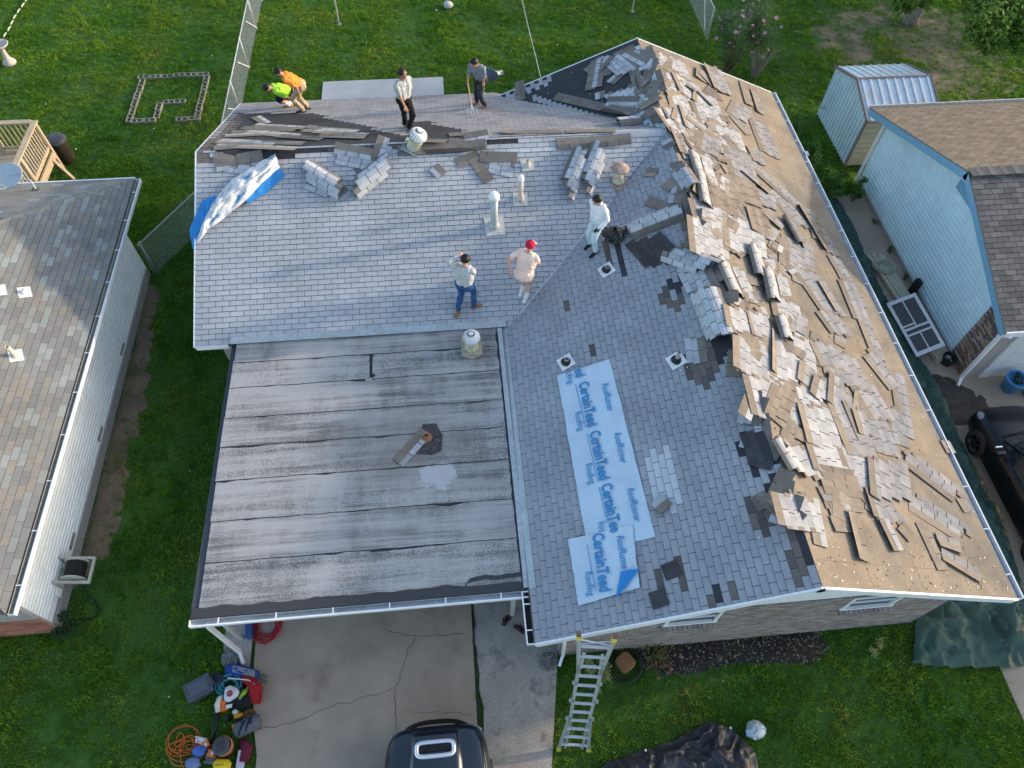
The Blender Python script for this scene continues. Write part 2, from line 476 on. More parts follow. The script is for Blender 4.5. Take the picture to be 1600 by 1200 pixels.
D_LOOSE = [('R', 14.611, 4.316, 0.094, 0.969, 5, 'tab', 'flat', 'RB'), ('R', 14.504, 3.726, -0.01, 1.12, 5, 'tab', 'flat', 'RB'), ('R', 13.792, 4.083, -0.045, 0.863, 4, 'tab', 'flat', 'RB'),
 ('R', 13.725, 3.555, 0.081, 1.058, 6, 'tab', 'edge', 'RB'), ('R', 12.819, 4.146, -0.001, 0.765, 4, 'tab', 'flat', 'RB'), ('R', 14.846, 2.25, 0.009, 1.273, 4, 'dull', 'edge', 'RB'),
 ('R', 12.835, 3.16, -0.001, 1.724, 7, 'tab', 'flat', 'RB'), ('R', 11.79, 4.61, 0.352, 0.884, 5, 'tab', 'edge', 'RB'), ('R', 11.055, 4.306, 0.137, 1.043, 7, 'tab', 'flat', 'RB'),
 ('R', 11.854, 2.814, -0.046, 1.339, 7, 'tab', 'flat', 'RB'), ('R', 10.215, 4.258, -0.041, 0.847, 6, 'tab', 'bunch', 'RB'), ('R', 10.962, 2.736, -0.113, 1.224, 6, 'dull', 'flat', 'RB'),
 ('R', 12.684, 1.325, -0.061, 1.618, 4, 'dull', 'flat', 'RB'), ('R', 9.4, 4.331, -0.146, 1.107, 6, 'tab', 'bunch', 'RM'), ('R', 10.662, 1.82, 0.758, 1.77, 2, 'dull', 'flat', 'RB'),
 ('R', 8.616, 4.438, -0.085, 0.555, 7, 'tab', 'flat', 'RM'), ('R', 7.745, 4.739, -0.196, 1.145, 7, 'tab', 'flat', 'RM'), ('R', 8.141, 3.587, -0.272, 1.305, 8, 'tab', 'flat', 'RM'),
 ('R', 7.322, 3.454, -0.109, 0.81, 7, 'tab', 'bunch', 'RM'), ('R', 6.576, 4.489, 0.107, 0.788, 7, 'tab', 'bunch', 'RM'), ('R', 8.02, 2.009, -0.34, 1.153, 6, 'dull', 'flat', 'RM'),
 ('R', 6.68, 3.329, -0.166, 0.968, 7, 'tab', 'bunch', 'RM'), ('R', 5.427, 4.46, -0.145, 0.738, 8, 'tab', 'edge', 'RM'), ('R', 6.066, 3.171, -0.19, 0.594, 5, 'tab', 'flat', 'RM'),
 ('R', 5.486, 3.42, -0.11, 0.549, 7, 'tab', 'bunch', 'RM'), ('R', 4.63, 4.466, -0.318, 1.143, 8, 'tab', 'flat', 'RF'), ('R', 4.717, 3.522, -0.329, 1.217, 8, 'tab', 'flat', 'RF'),
 ('R', 6.949, 1.85, 0.309, 1.08, 5, 'dull', 'flat', 'RM'), ('R', 6.039, 1.812, 0.355, 0.638, 4, 'dull', 'flat', 'RM'), ('R', 5.026, 2.425, 0.084, 0.681, 5, 'dull', 'flat', 'RM'),
 ('R', 3.566, 4.53, -0.089, 0.96, 8, 'tab', 'edge', 'RF'), ('R', 3.739, 3.546, -0.152, 0.687, 5, 'tab', 'flat', 'RF'), ('R', 3.126, 3.518, -0.137, 0.843, 6, 'tab', 'edge', 'RF'),
 ('R', 4.755, 2.023, 0.137, 0.941, 6, 'dull', 'flat', 'RF'), ('R', 4.036, 1.702, 0.207, 0.881, 5, 'dull', 'flat', 'RF'), ('R', 3.354, 2.649, -0.007, 1.374, 5, 'dull', 'flat', 'RF'),
 ('R', 3.216, 1.964, -0.041, 0.991, 6, 'dull', 'flat', 'RF'), ('R', 2.417, 3.5, -0.064, 0.721, 8, 'tab', 'edge', 'RF'), ('R', 2.308, 4.55, 0.301, 0.636, 7, 'tab', 'bunch', 'RF'),
 ('R', 2.308, 2.905, 0.012, 1.014, 5, 'tab', 'flat', 'RF'), ('R', 2.164, 2.189, -0.393, 0.988, 7, 'dull', 'edge', 'RF'), ('R', 1.251, 4.878, -0.08, 0.575, 6, 'tab', 'flat', 'RF'),
 ('R', 1.574, 2.691, 0.453, 0.72, 4, 'dull', 'flat', 'RF'), ('R', 3.482, 1.274, -0.284, 0.893, 3, 'dull', 'flat', 'RF'), ('R', 4.088, 0.751, -0.364, 1.83, 2, 'dull', 'flat', 'RF'),
 ('R', 4.943, 0.885, 0.433, 0.824, 3, 'dull', 'flat', 'RM'), ('R', 9.382, 3.85, -0.093, 1.132, 9, 'brown', 'flat', 'RM'), ('R', 9.902, 3.058, -0.062, 0.953, 7, 'brown', 'flat', 'RB'),
 ('R', 9.799, 1.647, 0.463, 1.1, 3, 'dull', 'flat', 'RB'), ('R', 9.25, 0.772, 0.139, 1.42, 2, 'dull', 'flat', 'RM'), ('R', 7.628, 0.641, 0.114, 1.596, 2, 'dull', 'flat', 'RM'),
 ('R', 6.054, 0.729, -0.08, 1.506, 2, 'dull', 'flat', 'RM'), ('R', 9.333, 0.837, -0.127, 0.839, 3, 'brown', 'flat', 'RM'), ('R', 8.858, 2.894, -0.115, 0.886, 4, 'brown', 'edge', 'RM'),
 ('R', 8.89, 1.835, 0.136, 0.951, 3, 'dull', 'bunch', 'RM'), ('R', 6.975, 1.873, 0.598, 0.592, 2, 'brown', 'flat', 'RM'), ('R', 6.995, 0.734, -0.059, 1.197, 3, 'dull', 'flat', 'RM'),
 ('R', 1.133, 4.473, -0.189, 0.957, 1, 'tab', 'flat', 'rf'), ('R', 0.932, 3.611, -0.162, 0.786, 1, 'brown', 'edge', 'rf'), ('R', 1.017, 2.78, 0.11, 0.74, 1, 'tab', 'edge', 'rf'),
 ('R', 0.886, 1.768, 0.048, 0.777, 1, 'brown', 'flat', 'rf'), ('R', 0.552, 1.201, 1.115, 0.88, 1, 'dull', 'edge', 'rf'), ('R', 0.964, 1.266, 1.366, 0.726, 1, 'dull', 'edge', 'rf'),
 ('R', 8.04, 4.055, -0.522, 1.344, 1, 'brown', 'flat', 'rm'), ('R', 7.935, 2.485, -0.377, 0.998, 1, 'brown', 'flat', 'rm'), ('R', 3.404, 2.475, 0.009, 0.939, 1, 'dull', 'edge', 'rf'),
 ('R', 4.627, 4.784, -0.412, 1.152, 1, 'brown', 'flat', 'rf'), ('R', 4.785, 3.932, -0.368, 1.206, 1, 'tab', 'edge', 'rf'), ('R', 9.314, 0.961, 0.163, 1.524, 1, 'brown', 'edge', 'rm'),
 ('R', 14.619, 2.637, 0.547, 0.808, 1, 'dull', 'edge', 'rb'), ('R', 15.008, 2.176, 0.198, 1.005, 1, 'brown', 'flat', 'rb'), ('R', 14.727, 1.238, -0.144, 1.177, 1, 'brown', 'flat', 'rb'),
 ('R', 14.513, 0.909, -0.142, 1.329, 1, 'dull', 'edge', 'rb'), ('R', 12.951, 2.102, 0.474, 0.933, 1, 'dull', 'flat', 'rb'), ('R', 14.516, 4.062, -0.322, 1.168, 1, 'brown', 'flat', 'rb'),
 ('R', 10.448, 2.418, 0.826, 0.845, 1, 'brown', 'edge', 'rb'), ('R', 9.091, 2.362, 0.82, 0.708, 1, 'dull', 'edge', 'rm'), ('R', 6.873, 1.548, 0.19, 0.932, 1, 'dull', 'edge', 'rm'),
 ('R', 3.063, 4.206, -0.07, 0.698, 1, 'tab', 'flat', 'rf'), ('R', 3.553, 5.002, -0.603, 1.207, 1, 'tab', 'flat', 'rf'), ('R', 7.947, 4.341, 0.021, 0.634, 1, 'brown', 'flat', 'rm'),
 ('R', 2.128, 3.468, 1.561, 0.82, 1, 'brown', 'flat', 'rf'), ('R', 1.977, 3.519, 1.563, 0.807, 1, 'brown', 'flat', 'rf'), ('R', 1.829, 3.57, 1.566, 0.795, 1, 'brown', 'flat', 'rf'),
 ('R', 1.683, 3.62, 1.57, 0.783, 1, 'brown', 'flat', 'rf'), ('R', 1.539, 3.668, -1.569, 0.77, 1, 'brown', 'flat', 'rf'), ('R', 1.398, 3.716, -1.566, 0.758, 1, 'brown', 'flat', 'rf'),
 ('R', 1.259, 3.763, -1.563, 0.747, 1, 'brown', 'flat', 'rf'), ('R', 1.122, 3.81, -1.56, 0.734, 1, 'brown', 'flat', 'rf'), ('R', 2.409, 0.885, 0.951, 1.188, 3, 'dull', 'flat', 'RF'),
 ('R', 1.508, 1.277, 1.079, 1.179, 3, 'dull', 'flat', 'RF'), ('R', 2.76, 4.454, -0.571, 1.047, 1, 'brown', 'flat', 'rf'), ('R', 1.832, 0.252, 0.18, 0.3, 1, 'dull', 'flat', 'rf'),
 ('R', 3.19, -0.126, 0.095, 0.3, 1, 'dull', 'flat', 'rf'), ('L', -14.649, 3.45, -0.309, 1.118, 1, 'grey', 'flat', 'LB'), ('L', -14.63, 3.641, -0.287, 1.203, 1, 'blue', 'flat', 'LB'),
 ('L', -14.691, 3.834, -0.123, 0.758, 1, 'grey', 'flat', 'LB'), ('L', -14.28, 4.199, -0.927, 0.835, 1, 'blue', 'flat', 'LB'), ('L', -14.53, 4.891, -0.294, 0.728, 1, 'grey', 'flat', 'LB'),
 ('L', -13.698, 4.521, -0.016, 1.075, 1, 'grey', 'flat', 'LB'), ('L', -13.549, 4.746, -0.424, 0.914, 1, 'grey', 'flat', 'LB'), ('L', -12.875, 4.697, -0.605, 1.27, 1, 'grey', 'flat', 'LB'),
 ('L', -15.111, 4.442, -1.444, 0.53, 1, 'grey', 'flat', 'LB'), ('L', -14.024, 4.982, -0.418, 0.64, 1, 'blue', 'flat', 'LB'), ('L', -13.401, 3.265, 0.765, 2.654, 1, 'grey', 'flat', 'LB'),
 ('L', -15.265, 1.348, -0.061, 0.889, 1, 'grey', 'flat', 'LB'), ('L', -14.593, 4.271, 0.347, 0.846, 4, 'blue', 'flat', 'LB'), ('L', -13.093, 4.237, 0.329, 0.963, 6, 'blue', 'flat', 'LB'),
 ('L', -14.456, 4.785, 0.035, 0.92, 5, 'blue', 'flat', 'LB'), ('L', -13.311, 4.766, -0.035, 0.821, 5, 'blue', 'flat', 'LB'), ('L', -8.609, 3.902, -1.508, 1.079, 4, 'blue', 'roll', 'L'),
 ('L', -7.79, 3.769, 0.357, 0.804, 5, 'felt', 'edge', 'L'), ('L', -7.132, 4.517, 0.778, 0.828, 4, 'blue', 'roll', 'L'), ('L', -6.613, 4.487, 0.119, 0.572, 4, 'blue', 'edge', 'L'),
 ('L', -5.62, 4.567, 0.043, 1.156, 5, 'blue', 'roll', 'L'), ('L', -7.38, 4.74, 0.004, 0.3, 1, 'blue', 'flat', 'L'), ('L', -7.815, 4.739, 1.399, 0.3, 1, 'blue', 'flat', 'L'),
 ('L', -8.682, 4.639, -0.048, 1.141, 1, 'grey', 'flat', 'L'), ('L', -7.886, 4.659, -0.396, 0.842, 1, 'brown', 'flat', 'L'), ('L', -4.422, 4.655, -0.327, 0.675, 1, 'brown', 'flat', 'L'),
 ('L', -4.971, 4.03, -0.117, 0.539, 2, 'blue', 'flat', 'L'), ('L', -5.89, 4.433, 0.04, 0.607, 2, 'blue', 'flat', 'L'), ('L', -6.642, 4.303, -1.488, 0.3, 1, 'blue', 'flat', 'L'),
 ('L', -3.357, 4.723, -0.58, 0.552, 2, 'blue', 'edge', 'L'), ('L', -2.361, 4.588, -0.52, 0.445, 2, 'felt', 'flat', 'L'), ('L', -2.595, 4.567, 0.041, 0.53, 2, 'felt', 'flat', 'L'),
 ('L', -1.388, 4.741, -0.606, 0.523, 2, 'blue', 'edge', 'L'), ('L', -2.522, 4.901, -0.994, 0.3, 1, 'brown', 'flat', 'L'), ('L', -1.808, 4.758, -0.656, 0.459, 1, 'brown', 'flat', 'L'),
 ('L', -9.5, 4.915, 0.178, 0.741, 3, 'blue', 'roll', 'L'), ('L', -0.321, 2.298, -1.451, 0.3, 1, 'felt', 'flat', 'L'), ('L', -1.958, 2.691, -1.039, 0.313, 1, 'blue', 'edge', 'L'),
 ('L', -0.758, 2.604, -1.41, 0.307, 1, 'felt', 'flat', 'L'), ('B', 5.893, 3.551, 0.068, 1.25, 1, 'tab', 'flat', 'B'), ('B', 5.277, 4.365, -0.276, 1.943, 1, 'grey', 'flat', 'B'),
 ('B', 5.511, 4.732, -0.289, 2.062, 1, 'tab', 'flat', 'B'), ('B', 5.51, 3.103, -0.328, 1.533, 1, 'grey', 'flat', 'B'), ('B', 5.248, 2.929, -0.376, 1.508, 1, 'tab', 'flat', 'B'),
 ('B', 3.851, 3.384, -0.415, 1.487, 1, 'grey', 'flat', 'B'), ('B', 3.607, 3.787, -0.398, 1.533, 1, 'tab', 'flat', 'B'), ('B', 6.047, 4.619, 0.149, 1.027, 1, 'grey', 'flat', 'B'),
 ('B', 4.556, 4.037, -0.378, 1.071, 1, 'grey', 'flat', 'B'), ('B', 5.888, 2.135, -1.062, 0.848, 1, 'tab', 'flat', 'B'), ('B', 3.525, 4.152, -0.263, 1.166, 1, 'grey', 'flat', 'B'),
 ('B', 5.964, 3.21, 0.088, 0.95, 1, 'grey', 'flat', 'B'), ('B', 0.447, 4.38, 0.077, 0.955, 1, 'grey', 'flat', 'B'), ('B', -1.129, 4.501, -0.058, 1.584, 1, 'grey', 'flat', 'B'),
 ('B', -2.58, 4.659, -0.082, 1.342, 1, 'brown', 'flat', 'B'), ('B', 1.395, 4.845, -0.278, 0.96, 1, 'grey', 'flat', 'B'), ('B', -4.228, 3.704, 0.465, 0.864, 1, 'tab', 'flat', 'B'),
 ('B', 5.309, 3.558, -0.455, 1.647, 2, 'tab', 'flat', 'B'), ('B', -3.628, 4.111, 0.188, 0.702, 3, 'blue', 'roll', 'B'), ('B', 3.87, 3.563, -0.427, 1.394, 2, 'tab', 'flat', 'B'),
 ('B', 5.787, 4.281, -0.313, 1.464, 2, 'tab', 'flat', 'B'), ('N', -3.928, 3.885, -0.633, 0.783, 4, 'blue', 'roll', 'N'), ('N', -4.06, 3.67, -0.5, 0.57, 1, 'blue', 'flat', 'N'),
 ('N', -2.759, 3.938, 0.661, 0.909, 4, 'blue', 'roll', 'N'), ('N', -3.468, 3.498, 0.66, 0.349, 1, 'blue', 'flat', 'N'), ('N', -2.506, 4.575, 1.217, 0.598, 2, 'blue', 'edge', 'N'),
 ('N', -3.188, 4.425, -0.259, 0.978, 3, 'blue', 'edge', 'N'), ('N', -0.157, 3.881, -1.088, 0.584, 1, 'grey', 'flat', 'N'), ('N', 0.257, 4.236, -0.071, 0.896, 1, 'grey', 'flat', 'N'),
 ('N', 0.273, 4.042, -0.279, 0.598, 3, 'blue', 'edge', 'N'), ('N', -0.257, 4.747, 0.15, 0.683, 2, 'blue', 'flat', 'N'), ('N', 2.05, 3.73, 1.118, 0.985, 4, 'blue', 'roll', 'N'),
 ('N', 2.502, 3.858, 1.102, 0.96, 4, 'blue', 'roll', 'N'), ('N', 2.787, 4.027, 1.146, 0.401, 2, 'blue', 'edge', 'N'), ('N', -1.225, 3.954, -0.887, 0.3, 1, 'blue', 'flat', 'N'),
 ('N', -6.181, 4.517, -0.286, 0.571, 1, 'grey', 'flat', 'N'), ('N', -5.952, 4.356, -0.226, 0.577, 2, 'blue', 'flat', 'N'), ('N', -6.27, 4.356, 0.124, 0.373, 1, 'blue', 'flat', 'N'),
 ('N', -5.624, 4.545, 0.151, 0.572, 1, 'grey', 'flat', 'N'), ('N', -1.094, 4.543, 0.007, 2.003, 1, 'grey', 'flat', 'N'), ('N', 2.612, 4.524, 0.015, 1.823, 1, 'grey', 'flat', 'N'),
 ('N', -2.908, 4.194, 0.465, 0.604, 1, 'grey', 'flat', 'N'), ('N', -0.494, 4.217, 0.305, 0.479, 1, 'grey', 'flat', 'N'), ('N', -0.767, 4.646, -0.103, 0.34, 1, 'blue', 'flat', 'N'),
 ('R', 8.299, 3.943, -0.339, 0.61, 4, 'tab', 'flat', 'RX'), ('R', 9.911, 3.527, -0.394, 0.61, 4, 'tab', 'flat', 'RX'), ('R', 4.056, 3.036, -0.601, 0.61, 3, 'tab', 'edge', 'RX'),
 ('R', 12.246, 3.965, -0.026, 0.92, 3, 'tab', 'edge', 'RX'), ('R', 6.023, 4.462, -0.219, 0.61, 3, 'brown', 'flat', 'RX'), ('R', 4.834, 3.874, 0.195, 0.92, 4, 'tab', 'flat', 'RX'),
 ('R', 10.156, 4.316, -0.496, 0.61, 4, 'tab', 'flat', 'RX'), ('R', 1.461, 3.732, -0.382, 0.61, 2, 'brown', 'flat', 'RX'), ('R', 11.375, 3.632, -0.389, 0.92, 4, 'dull', 'flat', 'RX'),
 ('R', 3.861, 2.055, -0.577, 0.61, 2, 'dull', 'edge', 'RX'), ('R', 5.35, 4.225, -0.112, 0.61, 2, 'brown', 'edge', 'RX'), ('R', 14.761, 2.833, -0.319, 0.61, 2, 'brown', 'edge', 'RX'),
 ('R', 3.422, 2.204, -0.138, 0.61, 3, 'dull', 'edge', 'RX'), ('R', 9.335, 4.469, -0.472, 0.61, 2, 'tab', 'edge', 'RX'), ('R', 4.07, 2.675, -0.476, 0.92, 2, 'dull', 'edge', 'RX'),
 ('R', 7.358, 2.2, -0.283, 0.61, 3, 'dull', 'flat', 'RX'), ('R', 1.575, 2.804, -0.136, 0.61, 2, 'dull', 'edge', 'RX'), ('R', 12.369, 4.342, -0.888, 0.61, 3, 'dull', 'flat', 'RX'),
 ('R', 4.768, 2.413, -0.285, 0.61, 3, 'dull', 'flat', 'RX'), ('R', 11.504, 4.024, -0.226, 0.61, 3, 'brown', 'flat', 'RX'), ('R', 5.746, 3.03, -0.501, 0.61, 3, 'dull', 'flat', 'RX'),
 ('R', 10.514, 2.842, -0.155, 0.61, 4, 'brown', 'flat', 'RX'), ('R', 7.128, 2.995, -0.351, 0.92, 2, 'brown', 'flat', 'RX'), ('R', 12.123, 4.195, -0.416, 0.61, 4, 'tab', 'edge', 'RX'),
 ('R', 8.551, 2.707, -0.663, 0.61, 2, 'dull', 'flat', 'RX'), ('R', 9.842, 2.339, -0.239, 0.61, 4, 'dull', 'flat', 'RX'), ('R', 3.517, 4.365, -0.641, 0.92, 3, 'brown', 'flat', 'RX'),
 ('R', 9.708, 4.253, 0.563, 0.61, 4, 'dull', 'flat', 'RX'), ('R', 13.562, 1.891, -0.534, 0.92, 4, 'dull', 'flat', 'RX'), ('R', 6.693, 3.274, -0.411, 0.61, 2, 'tab', 'flat', 'RX'),
 ('R', 4.328, 3.354, -0.503, 0.61, 2, 'dull', 'edge', 'RX'), ('R', 11.645, 1.974, 0.076, 0.61, 2, 'dull', 'flat', 'RX'), ('R', 13.847, 4.117, 0.105, 0.61, 3, 'tab', 'flat', 'RX'),
 ('R', 1.612, 2.805, -0.613, 0.61, 2, 'brown', 'flat', 'RX'), ('R', 10.014, 2.977, 0.928, 0.3, 1, 'tab', 'flat', 'rx'), ('R', 8.44, 4.416, 0.348, 0.3, 1, 'grey', 'flat', 'rx'),
 ('R', 14.315, 3.855, -0.064, 0.3, 1, 'brown', 'flat', 'rx'), ('R', 12.22, 4.699, 0.303, 0.3, 1, 'tab', 'flat', 'rx'), ('R', 5.811, 3.93, 0.174, 0.3, 1, 'tab', 'flat', 'rx'),
 ('R', 5.256, 3.396, -1.45, 0.3, 1, 'tab', 'flat', 'rx'), ('R', 6.311, 3.36, 0.76, 0.3, 1, 'grey', 'flat', 'rx'), ('R', 8.432, 2.741, 1.101, 0.3, 1, 'dull', 'flat', 'rx'),
 ('R', 6.734, 3.838, 0.005, 0.3, 1, 'grey', 'flat', 'rx'), ('R', 9.392, 3.871, -0.805, 0.3, 1, 'brown', 'flat', 'rx'), ('R', 7.54, 3.94, -0.885, 0.3, 1, 'brown', 'flat', 'rx'),
 ('R', 7.497, 2.636, -1.343, 0.3, 1, 'tab', 'flat', 'rx'), ('R', 8.433, 2.94, 0.124, 0.3, 1, 'brown', 'flat', 'rx'), ('R', 13.379, 4.657, -0.549, 0.3, 1, 'dull', 'flat', 'rx'),
 ('R', 12.543, 3.126, -1.428, 0.3, 1, 'dull', 'flat', 'rx'), ('R', 9.17, 4.309, 0.598, 0.3, 1, 'tab', 'flat', 'rx'), ('R', 9.452, 4.544, 1.386, 0.3, 1, 'brown', 'flat', 'rx'),
 ('R', 4.585, 3.711, -1.184, 0.3, 1, 'grey', 'flat', 'rx'), ('R', 9.086, 2.202, -0.141, 0.3, 1, 'brown', 'flat', 'rx'), ('R', 11.461, 4.549, -0.427, 0.3, 1, 'tab', 'flat', 'rx'),
 ('R', 3.552, 3.849, -1.011, 0.3, 1, 'brown', 'flat', 'rx'), ('R', 10.943, 4.035, 0.059, 0.3, 1, 'grey', 'flat', 'rx'), ('R', 9.096, 4.135, 0.374, 0.3, 1, 'brown', 'flat', 'rx'),
 ('R', 11.693, 4.009, -0.641, 0.3, 1, 'brown', 'flat', 'rx'), ('R', 5.699, 4.623, 1.386, 0.3, 1, 'brown', 'flat', 'rx'), ('R', 10.054, 3.325, 0.201, 0.3, 1, 'grey', 'flat', 'rx'),
 ('R', 13.731, 4.481, -1.313, 0.3, 1, 'brown', 'flat', 'rx'), ('R', 1.427, 3.721, -0.413, 0.3, 1, 'tab', 'flat', 'rx'), ('R', 7.952, 4.421, -1.03, 0.3, 1, 'brown', 'flat', 'rx'),
 ('R', 7.599, 4.45, -0.076, 0.3, 1, 'dull', 'flat', 'rx'), ('R', 9.471, 3.982, 0.93, 0.3, 1, 'dull', 'flat', 'rx'), ('R', 11.74, 3.387, -0.679, 0.3, 1, 'brown', 'flat', 'rx'),
 ('R', 8.402, 2.276, 0.841, 0.3, 1, 'brown', 'flat', 'rx'), ('R', 6.366, 3.52, 1.472, 0.3, 1, 'brown', 'flat', 'rx'), ('R', 4.907, 3.283, -0.726, 0.3, 1, 'brown', 'flat', 'rx'),
 ('R', 10.812, 3.584, -1.289, 0.3, 1, 'grey', 'flat', 'rx'), ('R', 12.495, 2.466, 1.004, 0.3, 1, 'dull', 'flat', 'rx'), ('R', 11.517, 4.385, -0.681, 0.3, 1, 'brown', 'flat', 'rx'),
 ('R', 4.929, 4.467, 1.352, 0.3, 1, 'brown', 'flat', 'rx'), ('R', 12.297, 3.286, -0.602, 0.3, 1, 'brown', 'flat', 'rx'), ('R', 8.822, 1.787, -0.71, 0.3, 1, 'brown', 'flat', 'rx'),
 ('R', 4.85, 3.364, 0.124, 0.3, 1, 'dull', 'flat', 'rx'), ('R', 7.342, 3.285, -1.005, 0.3, 1, 'tab', 'flat', 'rx'), ('R', 2.332, 3.811, -1.486, 0.3, 1, 'grey', 'flat', 'rx'),
 ('R', 7.332, 3.28, -0.692, 0.3, 1, 'brown', 'flat', 'rx'), ('R', 12.007, 3.216, -1.142, 0.3, 1, 'brown', 'flat', 'rx'), ('R', 6.007, 4.594, -0.582, 0.3, 1, 'tab', 'flat', 'rx'),
 ('R', 2.129, 2.801, 1.326, 0.3, 1, 'brown', 'flat', 'rx'), ('R', 9.169, 4.338, -0.605, 0.3, 1, 'grey', 'flat', 'rx'), ('R', 14.739, 4.608, 0.411, 0.3, 1, 'brown', 'flat', 'rx'),
 ('R', 4.04, 3.881, -0.427, 0.3, 1, 'brown', 'flat', 'rx'), ('R', 7.456, 2.486, -1.016, 0.3, 1, 'tab', 'flat', 'rx'), ('R', 9.614, 3.122, -0.521, 0.3, 1, 'grey', 'flat', 'rx'),
 ('R', 5.329, 4.584, 1.375, 0.3, 1, 'dull', 'flat', 'rx'), ('R', 13.187, 2.546, 0.818, 0.3, 1, 'brown', 'flat', 'rx'), ('R', 5.468, 2.565, -0.533, 0.3, 1, 'grey', 'flat', 'rx'),
 ('R', 10.273, 4.411, 0.893, 0.3, 1, 'dull', 'flat', 'rx'), ('R', 9.063, 3.241, -1.4, 0.3, 1, 'grey', 'flat', 'rx'), ('R', 3.319, 2.874, 0.319, 0.3, 1, 'tab', 'flat', 'rx'),
 ('R', 5.527, 1.843, 1.162, 0.3, 1, 'dull', 'flat', 'rx'), ('R', 11.306, 4.595, -1.114, 0.3, 1, 'dull', 'flat', 'rx'), ('R', 12.941, 2.574, 0.557, 0.3, 1, 'dull', 'flat', 'rx'),
 ('R', 7.792, 3.358, 0.147, 0.3, 1, 'dull', 'flat', 'rx'), ('R', 11.883, 3.365, 0.54, 0.3, 1, 'brown', 'flat', 'rx'), ('R', 5.015, 3.517, 0.048, 0.3, 1, 'grey', 'flat', 'rx'),
 ('R', 6.151, 3.889, 1.247, 0.3, 1, 'tab', 'flat', 'rx'), ('R', 8.588, 2.938, 0.923, 0.3, 1, 'brown', 'flat', 'rx'), ('R', 5.957, 2.852, 0.91, 0.3, 1, 'tab', 'flat', 'rx'),
 ('R', 7.389, 1.775, 1.312, 0.3, 1, 'brown', 'flat', 'rx'), ('R', 1.116, 2.311, 0.608, 0.3, 1, 'brown', 'flat', 'rx'), ('R', 14.841, 2.43, -0.744, 0.3, 1, 'brown', 'flat', 'rx'),
 ('R', 4.03, 2.412, 1.212, 0.3, 1, 'tab', 'flat', 'rx'), ('R', 3.033, 2.95, -0.897, 0.3, 1, 'dull', 'flat', 'rx'), ('R', 6.294, 3.848, -1.498, 0.3, 1, 'grey', 'flat', 'rx'),
 ('R', 7.402, 4.687, 0.648, 0.3, 1, 'grey', 'flat', 'rx'), ('R', 10.073, 3.121, 1.227, 0.3, 1, 'brown', 'flat', 'rx'), ('R', 12.901, 2.609, 0.037, 0.3, 1, 'brown', 'flat', 'rx'),
 ('R', 6.822, 3.379, -0.12, 0.3, 1, 'dull', 'flat', 'rx'), ('R', 5.527, 4.349, 0.225, 0.3, 1, 'grey', 'flat', 'rx'), ('R', 11.727, 4.556, -0.012, 0.3, 1, 'grey', 'flat', 'rx'),
 ('R', 10.56, 4.512, -1.436, 0.3, 1, 'dull', 'flat', 'rx'), ('R', 3.637, 4.008, -0.097, 0.3, 1, 'dull', 'flat', 'rx'), ('R', 8.094, 2.625, -0.552, 0.3, 1, 'tab', 'flat', 'rx'),
 ('R', 7.288, 2.076, 0.479, 0.3, 1, 'dull', 'flat', 'rx'), ('R', 4.82, 2.797, -0.206, 0.3, 1, 'grey', 'flat', 'rx'), ('R', 4.64, 4.523, -0.639, 0.3, 1, 'brown', 'flat', 'rx'),
 ('R', 8.472, 2.536, -0.828, 0.3, 1, 'brown', 'flat', 'rx'), ('R', 8.792, 3.454, 0.822, 0.3, 1, 'dull', 'flat', 'rx'), ('R', 7.594, 4.047, -1.446, 0.3, 1, 'brown', 'flat', 'rx'),
 ('R', 7.22, 4.515, -0.549, 0.3, 1, 'grey', 'flat', 'rx'), ('R', 14.842, 4.622, 0.736, 0.3, 1, 'tab', 'flat', 'rx'), ('R', 7.822, 4.621, 0.559, 0.3, 1, 'tab', 'flat', 'rx'),
 ('R', 1.175, 2.826, -0.072, 0.3, 1, 'grey', 'flat', 'rx'), ('R', 10.528, 3.701, -0.788, 0.3, 1, 'grey', 'flat', 'rx'), ('R', 2.858, 4.08, 1.2, 0.3, 1, 'brown', 'flat', 'rx'),
 ('R', 14.449, 3.799, 0.366, 0.3, 1, 'tab', 'flat', 'rx'), ('R', 2.429, 3.09, 0.936, 0.3, 1, 'grey', 'flat', 'rx'), ('R', 12.234, 4.523, 0.69, 0.3, 1, 'tab', 'flat', 'rx'),
 ('R', 10.585, 3.277, 0.262, 0.3, 1, 'brown', 'flat', 'rx'), ('R', 5.199, 3.354, -0.285, 0.3, 1, 'tab', 'flat', 'rx'), ('R', 7.771, 2.959, -1.262, 0.3, 1, 'dull', 'flat', 'rx'),
 ('R', 2.859, 2.343, -0.63, 0.3, 1, 'brown', 'flat', 'rx'), ('R', 10.55, 2.504, 0.192, 0.3, 1, 'tab', 'flat', 'rx'), ('R', 3.133, 4.473, -0.771, 0.3, 1, 'brown', 'flat', 'rx'),
 ('R', 9.366, 3.333, -0.765, 0.3, 1, 'dull', 'flat', 'rx'), ('R', 6.698, 3.482, 0.708, 0.3, 1, 'dull', 'flat', 'rx'), ('R', 10.941, 3.381, -1.443, 0.3, 1, 'brown', 'flat', 'rx'),
 ('R', 8.089, 2.723, 0.931, 0.3, 1, 'dull', 'flat', 'rx'), ('R', 13.244, 3.823, 0.053, 0.3, 1, 'tab', 'flat', 'rx'), ('R', 3.067, 4.289, 1.178, 0.3, 1, 'dull', 'flat', 'rx'),
 ('R', 8.027, 3.589, -0.378, 0.3, 1, 'brown', 'flat', 'rx'), ('R', 11.794, 2.69, -0.437, 0.3, 1, 'grey', 'flat', 'rx'), ('R', 6.374, 2.932, -1.318, 0.3, 1, 'brown', 'flat', 'rx'),
